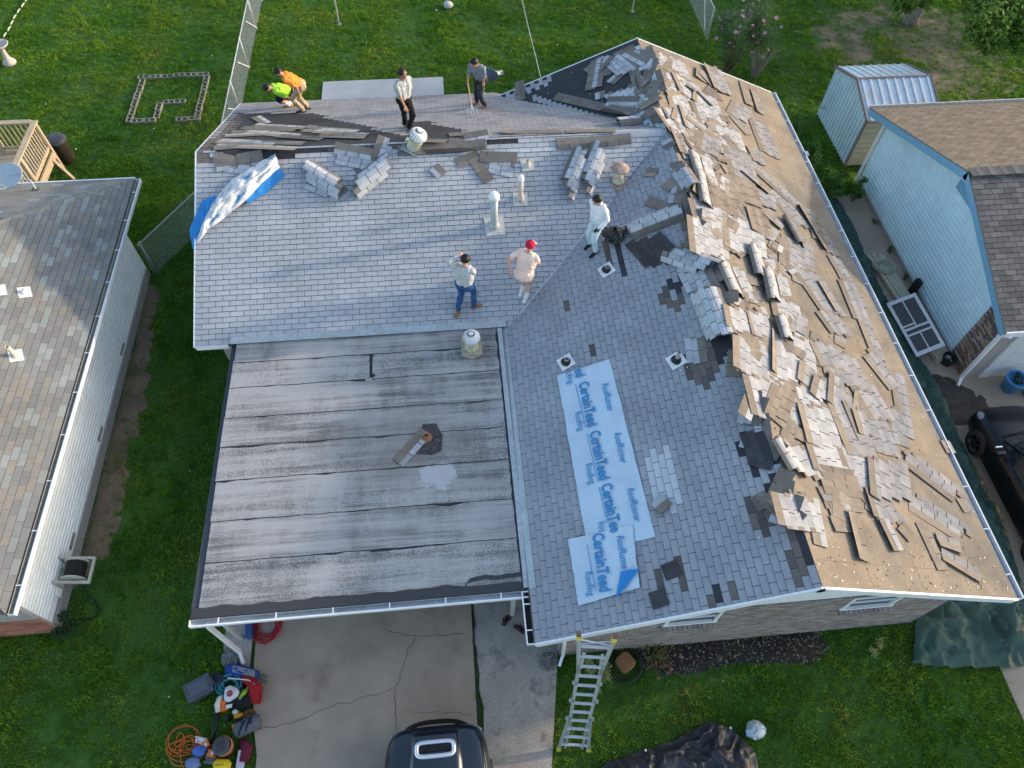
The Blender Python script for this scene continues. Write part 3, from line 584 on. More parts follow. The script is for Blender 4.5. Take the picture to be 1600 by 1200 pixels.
 ('R', 11.07, 1.977, 0.494, 0.3, 1, 'brown', 'flat', 'rx'), ('R', 13.649, 4.116, 0.834, 0.3, 1, 'dull', 'flat', 'rx'), ('R', 6.261, 3.302, -0.602, 0.3, 1, 'dull', 'flat', 'rx'),
 ('R', 1.685, 3.991, -1.433, 0.3, 1, 'dull', 'flat', 'rx'), ('R', 4.244, 2.906, -0.095, 0.3, 1, 'grey', 'flat', 'rx'), ('R', 12.201, 3.252, -0.079, 0.3, 1, 'dull', 'flat', 'rx'),
 ('R', 11.604, 3.267, 0.579, 0.3, 1, 'tab', 'flat', 'rx'), ('L', -7.621, 4.626, -0.046, 0.61, 1, 'brown', 'flat', 'L'), ('L', -2.664, 4.598, 1.042, 0.61, 1, 'blue', 'flat', 'L'),
 ('L', -6.606, 4.686, 0.738, 0.3, 1, 'grey', 'flat', 'L'), ('L', -5.953, 4.727, 0.526, 0.3, 1, 'brown', 'flat', 'L'), ('L', -7.028, 4.436, 1.181, 0.61, 1, 'blue', 'flat', 'L'),
 ('L', -6.861, 4.831, -0.986, 0.3, 1, 'blue', 'flat', 'L'), ('L', -2.926, 4.765, -0.162, 0.61, 1, 'blue', 'flat', 'L'), ('L', -2.452, 4.76, 0.378, 0.3, 1, 'blue', 'flat', 'L'),
 ('L', -9.258, 4.593, -0.407, 0.61, 1, 'blue', 'flat', 'L'), ('L', -7.462, 4.479, -0.032, 0.61, 1, 'brown', 'flat', 'L'), ('L', -1.34, 4.649, -1.365, 0.3, 1, 'brown', 'flat', 'L'),
 ('L', -10.134, 4.782, 1.276, 0.3, 1, 'blue', 'flat', 'L'), ('L', -1.596, 4.373, 0.263, 0.3, 1, 'grey', 'flat', 'L'), ('L', -8.176, 4.824, -1.019, 0.3, 1, 'grey', 'flat', 'L'),
 ('L', -8.454, 4.846, 1.288, 0.3, 1, 'grey', 'flat', 'L'), ('L', -10.206, 4.191, 0.952, 0.3, 1, 'brown', 'flat', 'L'), ('L', -6.552, 4.842, 0.343, 0.3, 1, 'grey', 'flat', 'L'),
 ('L', -1.214, 4.804, 0.67, 0.3, 1, 'blue', 'flat', 'L'), ('L', -10.072, 4.813, -1.407, 0.3, 1, 'grey', 'flat', 'L'), ('L', -10.955, 4.773, -1.307, 0.3, 1, 'blue', 'flat', 'L'),
 ('L', -1.735, 4.808, -0.416, 0.3, 1, 'brown', 'flat', 'L'), ('L', -2.449, 4.809, 0.792, 0.3, 1, 'grey', 'flat', 'L'), ('L', -6.464, 4.611, -0.81, 0.61, 1, 'brown', 'flat', 'L'),
 ('L', -5.825, 4.745, 0.678, 0.3, 1, 'brown', 'flat', 'L'), ('L', -3.425, 4.774, -0.16, 0.61, 1, 'brown', 'flat', 'L'), ('L', -1.345, 4.639, 0.624, 0.61, 1, 'brown', 'flat', 'L'),
 ('L', -9.144, 4.121, 0.738, 0.61, 1, 'grey', 'flat', 'L'), ('L', -5.989, 4.843, 1.358, 0.61, 1, 'brown', 'flat', 'L'), ('L', -9.592, 4.49, 0.429, 0.3, 1, 'brown', 'flat', 'L'),
 ('L', -5.45, 4.634, -0.284, 0.3, 1, 'blue', 'flat', 'L'), ('L', -15.062, 3.553, -1.052, 0.61, 1, 'brown', 'flat', 'LB'), ('L', -12.931, 4.088, 0.927, 0.92, 2, 'brown', 'flat', 'LB'),
 ('L', -13.496, 4.655, -0.969, 0.3, 1, 'brown', 'edge', 'LB'), ('L', -13.075, 4.008, 1.027, 0.92, 1, 'blue', 'edge', 'LB'), ('L', -12.241, 4.694, 0.166, 0.92, 2, 'grey', 'flat', 'LB'),
 ('L', -14.837, 3.721, 0.916, 0.61, 1, 'grey', 'edge', 'LB'), ('L', -13.361, 4.627, 1.068, 0.92, 1, 'blue', 'flat', 'LB'), ('L', -15.002, 3.816, -0.842, 0.61, 2, 'blue', 'edge', 'LB'),
 ('L', -14.645, 4.592, 0.487, 0.92, 2, 'blue', 'flat', 'LB'), ('L', -12.347, 4.398, -0.891, 0.3, 2, 'blue', 'flat', 'LB'), ('L', -12.633, 4.653, -1.352, 0.61, 1, 'brown', 'edge', 'LB'),
 ('L', -13.703, 3.504, -0.081, 0.3, 1, 'blue', 'flat', 'LB'), ('R', 10.92, 3.803, -0.976, 0.92, 1, 'grey', 'edge', 'rx'), ('R', 13.645, 4.045, -0.982, 0.92, 1, 'tab', 'edge', 'rx'),
 ('R', 11.892, 3.35, 1.146, 0.3, 1, 'tab', 'flat', 'rx'), ('R', 11.055, 4.63, 0.088, 0.92, 1, 'grey', 'edge', 'rx'), ('R', 11.64, 2.697, 0.435, 0.92, 1, 'grey', 'flat', 'rx'),
 ('R', 10.911, 4.64, -0.018, 0.61, 1, 'tab', 'flat', 'rx'), ('R', 14.794, 4.459, -0.614, 0.61, 1, 'brown', 'flat', 'rx'), ('R', 13.474, 3.374, -0.347, 0.61, 1, 'tab', 'edge', 'rx'),
 ('R', 14.253, 2.608, -0.64, 0.92, 1, 'grey', 'flat', 'rx'), ('R', 11.426, 4.247, -1.377, 0.61, 1, 'grey', 'flat', 'rx'), ('R', 11.035, 2.93, 1.359, 0.61, 1, 'dull', 'flat', 'rx'),
 ('R', 10.968, 4.185, 0.419, 0.61, 1, 'dull', 'edge', 'rx'), ('R', 13.623, 4.477, 1.032, 0.3, 1, 'brown', 'edge', 'rx'), ('R', 12.36, 3.125, -0.94, 0.61, 1, 'tab', 'edge', 'rx'),
 ('R', 13.097, 4.172, -1.081, 0.61, 1, 'dull', 'edge', 'rx'), ('R', 13.831, 3.489, 1.103, 0.3, 1, 'grey', 'edge', 'rx'), ('R', 13.787, 4.613, 0.443, 0.3, 1, 'dull', 'edge', 'rx'),
 ('R', 13.874, 2.832, -1.385, 0.92, 1, 'grey', 'flat', 'rx'), ('R', 13.578, 3.03, 0.654, 0.61, 1, 'grey', 'edge', 'rx'), ('R', 14.305, 4.425, 0.8, 0.61, 1, 'brown', 'flat', 'rx'),
 ('R', 11.633, 2.619, -1.36, 0.3, 1, 'dull', 'flat', 'rx'), ('R', 11.969, 4.139, -0.305, 0.3, 1, 'tab', 'flat', 'rx'), ('R', 12.055, 3.648, 0.958, 0.92, 1, 'tab', 'flat', 'rx'),
 ('R', 12.015, 4.005, 0.249, 0.3, 1, 'dull', 'flat', 'rx'), ('R', 11.053, 4.164, 0.288, 0.92, 1, 'brown', 'edge', 'rx'), ('R', 13.868, 4.537, -1.378, 0.61, 1, 'brown', 'edge', 'rx'),
 ('C', -2.083, 3.125, 0.864, 0.804, 1, 'tab', 'flat', 'C')]
D_SHEET1 = [(-5.322, 1.134), (-1.348, 1.214), (-1.4, 2.462), (-5.347, 2.301)]
D_SHEET2 = [(-1.709, 0.872), (-0.471, 0.884), (-0.569, 2.018), (-1.705, 2.099)]
D_ANG1 = 0.0304
D_ANG2 = -0.0307
D_PRINT1 = [('CertainTeed', 'C', -4.433, 1.681), ('CertainTeed', 'C', -3.239, 1.727), ('CertainTee', 'C', -2.126, 1.764), ('ed', 'C', -5.217, 1.622), ('Roofing', 'R', -4.093, 1.451), ('Roofing', 'R', -2.902, 1.49),
 ('Roo', 'R', -1.801, 1.535), ('ofing', 'R', -5.177, 1.403), ('RoofRunner', 'U', -4.466, 2.108), ('RoofRunner', 'U', -3.284, 2.161), ('RoofRunner', 'U', -2.081, 2.197), ('SAINT-GOBAIN', 'S', -4.107, 1.602),
 ('SAINT-GOBAIN', 'S', -2.914, 1.647), ('SAINT-G', 'S', -1.881, 1.672)]
D_PRINT2 = [('CertainTeed', 'C', -1.151, 1.418), ('Roofing', 'R', -0.811, 1.147), ('RoofRunne', 'U', -1.25, 1.829), ('SAINT-GOBAIN', 'S', -0.847, 1.308)]
D_LINES1 = [((-4.981, 1.501), (-3.911, 1.558)), ((-3.776, 1.563), (-2.705, 1.612)), ((-2.583, 1.617), (-1.848, 1.654))]
D_LINES2 = [((-1.523, 1.212), (-0.654, 1.24))]
D_FOLD = [(-0.876, 2.085), (-0.903, 1.743), (-0.441, 1.566)]
D_CRUMPLE = {'E': [(-6.364, 10.349, 4.004), (-6.716, 10.255, 3.956), (-7.008, 9.621, 3.678)],
 'E2': [(-6.456, 9.929, 3.904), (-6.67, 9.676, 3.761), (-6.953, 9.195, 3.445)],
 'F': [(-5.683, 10.12, 3.891), (-5.255, 10.352, 3.986), (-4.82, 10.738, 4.143)],
 'L': [(-6.91, 9.222, 3.496), (-6.576, 9.54, 3.685), (-6.115, 9.838, 3.846), (-5.681, 10.125, 4.003), (-5.347, 10.497, 4.135), (-4.924, 10.901, 4.259)],
 'M': [(-6.587, 9.788, 3.886), (-6.337, 9.921, 4.0), (-6.008, 10.167, 4.141), (-5.644, 10.416, 4.242), (-5.318, 10.686, 4.312), (-4.956, 11.053, 4.361)],
 'U': [(-6.39, 10.297, 3.994), (-6.275, 10.38, 4.067), (-6.026, 10.652, 4.178), (-5.649, 10.891, 4.255), (-5.324, 11.082, 4.323), (-5.027, 11.259, 4.385)]}
D_TURB = (-1.776, 11.35, 4.276)
D_BAG = (-8.522, 2.94)
D_CRACKS = [([(-5.511, -0.541), (-5.094, -0.521), (-4.481, -0.415), (-3.925, -0.242), (-3.293, -0.156), (-2.756, -0.023), (-2.691, 0.106), (-2.557, 0.519), (-2.38, 0.877), (-2.325, 0.951)], 0.005),
 ([(-2.756, -0.023), (-2.731, -0.562), (-2.72, -0.909)], 0.006), ([(-2.982, 1.155), (-2.339, 0.939), (-1.775, 0.928), (-1.303, 0.926)], 0.004),
 ([(-2.592, -0.481), (-2.276, -0.545), (-1.958, -0.526), (-1.203, -0.701)], 0.0035), ([(-1.105, 6.9), (-1.1, 1.6), (-1.07, 0.6), (-1.1, 0), (-1.09, -1.0), (-1.12, -3)], 0.022)]
D_TARPG = [(7.887, -0.538), (8.658, -0.683), (10.267, -0.828), (11.0, 0.1), (11.1, 1.2), (11.4, 2.611), (11.313, 4.447), (11.442, 5.829), (11.438, 6.665), (11.24, 7.298), (11.23, 9.729), (11.268, 10.69), (11.338, 11.837),
 (11.31, 12.83), (11.249, 13.423), (8.35, 13.2), (8.35, 0.34), (8.28, 0.25)]
D_TARPB = [(3.428, -1.187), (3.838, -1.364), (4.099, -1.64), (4.218, -1.854), (4.156, -2.417), (3.854, -3.116), (0.551, -2.81), (0.982, -1.964), (1.308, -1.721), (1.989, -1.583), (2.647, -1.485)]
D_DOOR = [(10.984, 8.808, 0.28), (11.675, 8.858, 0.62), (11.73, 7.032, 0.62), (11.081, 6.957, 0.28)]
D_PEOPLE = {'A': {'ankles': [(-5.35, 15.205, 2.881), (-5.227, 15.325, 2.832)], 'hands': [(-5.466, 15.05, 3.3), (-5.478, 15.5, 2.972)], 'pelvis': (-5.212, 15.258, 3.376)},
 'B': {'ankles': [(-4.874, 14.579, 3.134), (-4.801, 14.905, 3.002)], 'hands': [(-4.843, 14.5, 3.781), (-5.071, 14.95, 3.606)], 'pelvis': (-4.781, 14.746, 3.868)},
 'C': {'ankles': [(-1.88, 12.385, 4.021), (-1.987, 12.686, 3.899)], 'hands': [(-1.789, 12.5, 4.743), (-1.901, 12.25, 4.745)], 'pelvis': (-1.933, 12.518, 4.86)},
 'D': {'ankles': [(0.139, 14.288, 3.252), (-0.054, 14.668, 3.098)], 'fork': [(-0.3, 14.2, 4.076), (-0.215, 13.617, 3.523)], 'hands': [(0.097, 14.3, 3.8), (-0.297, 14.3, 3.972)], 'pelvis': (0.051, 14.489, 4.035)},
 'E': {'ankles': [(2.283, 8.324, 3.476), (2.213, 8.625, 3.447)], 'hands': [(2.257, 8.25, 4.352), (2.153, 8.6, 4.373)], 'pelvis': (2.276, 8.487, 4.362)},
 'F': {'ankles': [(0.512, 7.728, 2.888), (0.588, 7.579, 2.827)], 'hands': [(0.233, 7.6, 3.889), (0.92, 7.95, 3.644)], 'pelvis': (0.56, 7.652, 3.697)},
 'G': {'ankles': [(-0.963, 7.442, 2.771), (-0.591, 7.491, 2.791)], 'hands': [(-0.88, 7.6, 4.378), (-0.566, 7.75, 3.609)], 'pelvis': (-0.789, 7.443, 3.681), 'phone': (-0.545, 7.85, 3.624)}}
D_TREES = [('tree with grey trunk standing on the worn ground at the top right', (17.85, 23.25, 0), 7, 4.6, 9000, 3, (0.8, 0.0, 7.6), (0.14, 0.28), 0.24,
  [(16.6, 17.75, 3.1, 0.7), (17.5, 18.2, 3.1, 0.85), (17.0, 18.9, 3.2, 0.75), (18.3, 17.8, 3.2, 0.7), (18.4, 18.6, 3.3, 0.8), (16.9, 17.5, 2.7, 0.5), (17.9, 17.3, 2.8, 0.55), (14.6, 19.45, 3.0, 0.4),
   (15.3, 19.6, 3.05, 0.35)]),
 ('off to the right, tree shading the shed lawn', (27, 23, 0), 4, 4.2, 7000, 5, (0, 0, 3.4), (0.25, 0.45), 0.2, []),
 ('off to the right, tree shading the far lawn corner', (27, 30, 0), 4, 4.2, 6000, 6, (0, 0, 3.4), (0.25, 0.45), 0.2, []),
 ('off to the right, unseen round tree added to shade the neighbour drive', (27, 6.0, 0), 3, 3.2, 6000, 7, (0, 0, 3.0), (0.25, 0.45), 0.2, []),  # added out of view to keep the drive and car in shade
 ('off to the right, tree shading the front lawn', (26, 0.3, 0), 5, 3.6, 7000, 8, (0, 0, 4.0), (0.25, 0.45), 0.2, []),
 ('off to the right, tree shading the street side', (27, -7, 0), 5, 4.2, 6000, 9, (0, 0, 4.2), (0.25, 0.45), 0.2, [])]

# ---------------------------------------------------------------- ground, drives, paths
def hump(x, y):
    return 0.0


def lawn_mat():
    m = bpy.data.materials.new('lawn')
    m.use_nodes = True
    t = m.node_tree
    N, L = t.nodes, t.links
    b = N['Principled BSDF']
    b.inputs['Roughness'].default_value = 0.95
    b.inputs['Specular IOR Level'].default_value = 0.1
    g = N.new('ShaderNodeNewGeometry')
    oi = N.new('ShaderNodeObjectInfo')

    def nz(sc, d=4):
        n = N.new('ShaderNodeTexNoise')
        n.inputs['Scale'].default_value = sc
        n.inputs['Detail'].default_value = d
        L.new(g.outputs['Position'], n.inputs['Vector'])
        return n.outputs['Fac']

    def ramp(s, stops):
        r = N.new('ShaderNodeValToRGB')
        e = r.color_ramp.elements
        while len(e) < len(stops):
            e.new(0.5)
        for k, (p, c) in enumerate(stops):
            e[k].position = p
            e[k].color = (*c, 1)
        L.new(s, r.inputs[0])
        return r.outputs[0]
    c = ramp(nz(0.45, 5), [(0.26, (0.072, 0.200, 0.020)), (0.46, (0.120, 0.262, 0.027)), (0.60, (0.195, 0.305, 0.036)), (0.80, (0.26, 0.285, 0.07))])
    f = ramp(nz(7.0), [(0.3, (0.70, 0.70, 0.70)), (0.7, (1.25, 1.25, 1.25))])
    x = N.new('ShaderNodeMix')
    x.data_type = 'RGBA'
    x.blend_type = 'MULTIPLY'
    x.inputs[0].default_value = 1.0
    L.new(c, x.inputs[6])
    L.new(f, x.inputs[7])
    x2 = N.new('ShaderNodeMix')
    x2.data_type = 'RGBA'
    x2.blend_type = 'MULTIPLY'
    x2.inputs[0].default_value = 1.0
    r2 = ramp(oi.outputs['Random'], [(0.0, (0.62, 0.66, 0.62)), (0.5, (1.0, 1.0, 1.0)), (1.0, (1.5, 1.4, 1.2))])
    L.new(x.outputs[2], x2.inputs[6])
    L.new(r2, x2.inputs[7])
    L.new(x2.outputs[2], b.inputs['Base Color'])
    tr = N.new('ShaderNodeBsdfTranslucent')
    L.new(x2.outputs[2], tr.inputs['Color'])
    mx = N.new('ShaderNodeMixShader')
    mx.inputs[0].default_value = 0.5
    L.new(b.outputs[0], mx.inputs[1])
    L.new(tr.outputs[0], mx.inputs[2])
    L.new(mx.outputs[0], N['Material Output'].inputs['Surface'])
    return m


LAWN = lawn_mat()
SOIL = mat('lawn_soil', (0.034, 0.095, 0.013), 0.95, 0.4, 14.0, var2=0.3, scale2=1.0)
struct('ground', SOIL, lambda b: b.face([(-120, -90, -0.012), (140, -90, -0.012), (140, 160, -0.012), (-120, 160, -0.012)]))

DRIVE = [(-5.72, 7.0), (-5.70, 3.0), (-5.62, 0.4), (-5.50, -0.55), (-5.40, -1.0), (-5.38, -14), (-1.22, -14), (-1.14, -0.9), (-1.12, 1.6), (-1.12, 7.0)]
WALKSLAB = [(-1.09, 7.0), (-1.06, 1.4), (-1.09, 0.6), (-1.03, 0.1), (-1.06, -0.2), (-0.99, -0.55), (-1.04, -1.2), (-1.05, -14), (0.14, -14), (0.24, -1.7), (0.63, 0.40), (0.63, 7.0)]
PADL = [(-6.32, 7.0), (-6.30, 1.05), (-6.18, 0.90), (-5.72, 0.62), (-5.74, 7.0)]
PATIO = [(-5.28, 15.4), (-0.97, 15.4), (-0.97, 20.74), (-5.28, 20.74)]
RDRIVE = [(10.75, 5.6), (10.2, 13.4), (12.2, 13.6), (12.2, 6.4), (22, 6.4), (22, -14), (9.77, -14), (9.77, -0.4), (10.9, 0.3)]
BEDM = [(2.25, 0.32), (2.3, -0.05), (2.7, -0.28), (3.3, -0.33), (4.2, -0.18), (5.2, -0.28), (5.9, -0.33), (6.3, -0.15), (6.35, 0.1), (6.2, 0.32)]
DIRTL = [(-9.75, 11.6), (-9.35, 11.2), (-9.2, 9.0), (-9.0, 7.2), (-9.1, 5.6), (-8.95, 4.3), (-9.15, 3.2), (-9.6, 2.6), (-9.75, 2.4)]
DIRTR = [(13.4, 21.2), (15.0, 20.3), (16.4, 18.9), (18.2, 18.3), (19.6, 19.0), (20.4, 20.6), (20.6, 22.2), (20.0, 23.6), (18.6, 24.6), (16.2, 24.4), (14.6, 23.8), (13.6, 22.8)]


def slab(name, poly, m, z1=0.02):
    o = struct(name, m, lambda b: b.prism(poly, -0.05, z1))
    return o


slab('driveway', DRIVE, CONC, 0.030)
slab('side_path', WALKSLAB, CONC_OLD, 0.022)
slab('carport_pad', PADL, CONC_OLD, 0.018)
slab('patio', PATIO, CONC_PALE, 0.06)
slab('neighbour_driveway', RDRIVE, CONC, 0.022)


def ragged(poly, amp, seed, n=14):
    out = []
    for i in range(len(poly)):
        a, b = Vector(poly[i]), Vector(poly[(i + 1) % len(poly)])
        for k in range(n):
            p = a.lerp(b, k / n)
            q = amp * fbm(p.x * 4 + seed, p.y * 4, seed, 1.0, 5)
            r = amp * fbm(p.x * 4, p.y * 4 + 7, seed + 3, 1.0, 5)
            out.append((p.x + q, p.y + r))
    return out


def sheet(name, poly, m, z, seed=1, amp=0.18, bumpy=0.02, kind='structure'):
    """A low uneven patch of earth with a ragged edge."""
    rp = ragged(poly, amp, seed, 12)
    me = bmesh.new()
    vs_ = [me.verts.new((x, y, 0)) for x, y in rp]
    me.faces.new(vs_)
    bmesh.ops.triangulate(me, faces=me.faces[:])
    for _ in range(3):
        bmesh.ops.subdivide_edges(me, edges=[e for e in me.edges if e.calc_length() > 0.25], cuts=1, use_grid_fill=True)
        bmesh.ops.triangulate(me, faces=me.faces[:])
    for v in me.verts:
        edge = v.is_boundary
        v.co.z = -0.02 if edge else z + bumpy * fbm(v.co.x, v.co.y, seed, 2.5)
    d = bpy.data.meshes.new(name)
    me.normal_update()
    me.to_mesh(d)
    me.free()
    d.materials.append(m)
    o = bpy.data.objects.new(name, d)
    COL.objects.link(o)
    o['kind'] = kind
    return o


sheet('soil_strip', DIRTL, DIRT, 0.008, 3, 0.22)
sheet('worn_ground', DIRTR, mat('dry_ground', (0.19, 0.145, 0.09), 0.95, 0.35, 9.0, var2=0.35, scale2=1.4, stain_or_shade=(0.045, 0.085, 0.02), stain_or_shade_scale=0.9, stain_or_shade_pos=0.44), -0.006, 5, 1.5, 0.004)
sheet('mulch_bed', BEDM, MULCH, 0.03, 7, 0.06, 0.04)

# cracks and the joint weeds in the drive: thin dirt-filled grooves with a ragged course
def crack(pts, w, seed, name='driveway_crack', z=0.0345, m=CRACK):
    b = MB()
    P = []
    for i in range(len(pts) - 1):
        a, c = Vector(pts[i]), Vector(pts[i + 1])
        n = max(2, int((c - a).length / 0.06))
        for k in range(n):
            p = a.lerp(c, k / n)
            P.append(p + Vector((0.05 * fbm(p.x, p.y, seed, 4), 0.05 * fbm(p.y, p.x, seed + 2, 4))))
    P.append(Vector(pts[-1]))
    for i in range(len(P) - 1):
        d = (P[i + 1] - P[i])
        if d.length < 1e-6:
            continue
        n = Vector((-d.y, d.x)).normalized()
        w0 = w * (0.6 + 0.8 * abs(fbm(i * 0.3, seed)))
        w1 = w * (0.6 + 0.8 * abs(fbm((i + 1) * 0.3, seed)))
        q = [P[i] - n * w0, P[i + 1] - n * w1, P[i + 1] + n * w1, P[i] + n * w0]
        b.face([(p.x, p.y, z) for p in q])
    o = b.build(name, m)
    o['kind'] = 'structure'
    return o


for k, (pts, w) in enumerate(D_CRACKS):
    crack(pts, w, k * 3.1 + 1)

# ---------------------------------------------------------------- grass: tufts too many to count
def keep_off(x, y):
    if -6.4 < x < 8.3 and 0.3 < y < 15.5 and not (x < 0.6 and y < 7.2 and x < -6.3):
        if not (x < 0.62 and y < 7.3):
            return True
        if x > -6.3:
            return True
    if x < -9.72 and 1.7 < y < 12.0:
        return True
    if 12.2 < x and 6.4 < y < 14.05:
        return True
    if 12.05 < x < 14.5 and 14.9 < y < 17.75:
        return True
    return False


def scatter(seed, n, box, dens):
    rg = np.random.default_rng(seed)
    out = []
    X = rg.uniform(box[0], box[1], n)
    Y = rg.uniform(box[2], box[3], n)
    for x, y in zip(X, Y):
        if keep_off(x, y):
            continue
        if dens(x, y, rg):
            out.append((x, y))
    return out


HARD = [DRIVE, WALKSLAB, PADL, PATIO, RDRIVE]


def grass_ok(x, y, rg):
    for p in HARD:
        if inpoly((x, y), p):
            return rg.random() < 0.0
    if inpoly((x, y), BEDM):
        return rg.random() < 0.05
    if inpoly((x, y), DIRTL):
        return rg.random() < 0.22 + 0.5 * fbm(x, y, 6, 1.6)
    if inpoly((x, y), DIRTR):
        return rg.random() < 0.42 + 0.75 * fbm(x, y, 4, 0.9)
    return True


pts = scatter(3, 52000, (-11.2, 10.2, -3.2, 15.5), grass_ok) + scatter(4, 66000, (-21, 26, 15.3, 29), grass_ok) \
    + scatter(5, 9000, (8.9, 12.2, -3.2, 16), grass_ok) + scatter(6, 11000, (-22, -9.6, 11.8, 16), grass_ok)
rg = np.random.default_rng(9)
gm = bpy.data.meshes.new('lawn_grass')
gm.from_pydata([(x, y, -0.012) for x, y in pts], [], [])
at = gm.attributes.new('size', 'FLOAT', 'POINT')
sz = np.array([0.7 + 0.55 * (0.5 + fbm(x, y, 2, 0.7)) for x, y in pts], dtype=np.float32) * rg.uniform(0.7, 1.3, len(pts)).astype(np.float32)
at.data.foreach_set('value', sz)
go = bpy.data.objects.new('lawn_grass', gm)
COL.objects.link(go)
go['kind'] = 'stuff'
go['label'] = 'short mown green lawn grass around the houses'

tm = bpy.data.objects.new('grass_tuft_source', None)
bpy.data.objects.remove(tm)


def tuft(seed):
    r = random.Random(seed)
    b = MB()
    for k in range(17):
        a = r.uniform(0, 6.28)
        x, y = r.uniform(-0.08, 0.08), r.uniform(-0.08, 0.08)
        h = r.uniform(0.03, 0.065)
        w = r.uniform(0.004, 0.0075)
        dx, dy = math.cos(a), math.sin(a)
        ln = r.uniform(0.01, 0.05)
        p0 = Vector((x - dy * w, y + dx * w, 0))
        p1 = Vector((x + dy * w, y - dx * w, 0))
        q0 = Vector((x + dx * ln * 0.4 - dy * w * 0.8, y + dy * ln * 0.4 + dx * w * 0.8, h * 0.65))
        q1 = Vector((x + dx * ln * 0.4 + dy * w * 0.8, y + dy * ln * 0.4 - dx * w * 0.8, h * 0.65))
        tip = Vector((x + dx * ln, y + dy * ln, h))
        b.face([p0, p1, q1, q0])
        b.face([q0, q1, tip])
    return b.mesh('grass_tuft', LAWN)


def instancer(obj, meshes, rot_tilt=0.25):
    """Geometry nodes: one of the given meshes on every point of the object."""
    ng = bpy.data.node_groups.new(obj.name + '_scatter', 'GeometryNodeTree')
    ng.interface.new_socket('Geometry', in_out='INPUT', socket_type='NodeSocketGeometry')
    ng.interface.new_socket('Geometry', in_out='OUTPUT', socket_type='NodeSocketGeometry')
    N, L = ng.nodes, ng.links
    gi, gout = N.new('NodeGroupInput'), N.new('NodeGroupOutput')
    m2p = N.new('GeometryNodeMeshToPoints')
    L.new(gi.outputs[0], m2p.inputs[0])
    join = N.new('GeometryNodeGeometryToInstance')
    src = bpy.data.collections.new(obj.name + '_source')
    for k, me in enumerate(meshes):
        src.objects.link(bpy.data.objects.new(me.name, me))
    ci = N.new('GeometryNodeCollectionInfo')
    ci.inputs['Collection'].default_value = src
    ci.inputs['Separate Children'].default_value = True
    ci.inputs['Reset Children'].default_value = True
    ip = N.new('GeometryNodeInstanceOnPoints')
    L.new(m2p.outputs[0], ip.inputs['Points'])
    L.new(ci.outputs[0], ip.inputs['Instance'])
    ip.inputs['Pick Instance'].default_value = True
    rv = N.new('FunctionNodeRandomValue')
    rv.data_type = 'FLOAT_VECTOR'
    rv.inputs[0].default_value = (-rot_tilt, -rot_tilt, 0)
    rv.inputs[1].default_value = (rot_tilt, rot_tilt, 6.28)
    L.new(rv.outputs[0], ip.inputs['Rotation'])
    na = N.new('GeometryNodeInputNamedAttribute')
    na.data_type = 'FLOAT'
    na.inputs[0].default_value = 'size'
    L.new(na.outputs[0], ip.inputs['Scale'])
    L.new(ip.outputs[0], gout.inputs[0])
    N.remove(join)
    md = obj.modifiers.new('scatter', 'NODES')
    md.node_group = ng


instancer(go, [tuft(i) for i in range(5)])

# ---------------------------------------------------------------- shingled roofs
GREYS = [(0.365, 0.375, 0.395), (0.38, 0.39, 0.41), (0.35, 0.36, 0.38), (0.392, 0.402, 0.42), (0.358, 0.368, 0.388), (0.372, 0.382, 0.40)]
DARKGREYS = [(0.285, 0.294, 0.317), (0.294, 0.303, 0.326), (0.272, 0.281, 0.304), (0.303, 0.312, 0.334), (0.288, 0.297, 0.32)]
BROWNS = [(0.115, 0.10, 0.092), (0.135, 0.115, 0.102), (0.095, 0.085, 0.08), (0.15, 0.13, 0.115)]
LIGHTS = [(0.45, 0.47, 0.50), (0.47, 0.49, 0.52), (0.43, 0.455, 0.49)]
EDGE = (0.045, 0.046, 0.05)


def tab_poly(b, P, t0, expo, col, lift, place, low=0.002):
    """One shingle tab: clipped outline P in (s, t), tilted so its butt edge stands proud, with dark cut edges that also paint in the course shadow."""
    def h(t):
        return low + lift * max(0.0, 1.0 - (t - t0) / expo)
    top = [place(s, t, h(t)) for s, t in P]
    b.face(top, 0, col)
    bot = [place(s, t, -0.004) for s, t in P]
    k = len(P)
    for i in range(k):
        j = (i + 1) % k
        b.face([bot[i], bot[j], top[j], top[i]], 0, EDGE)


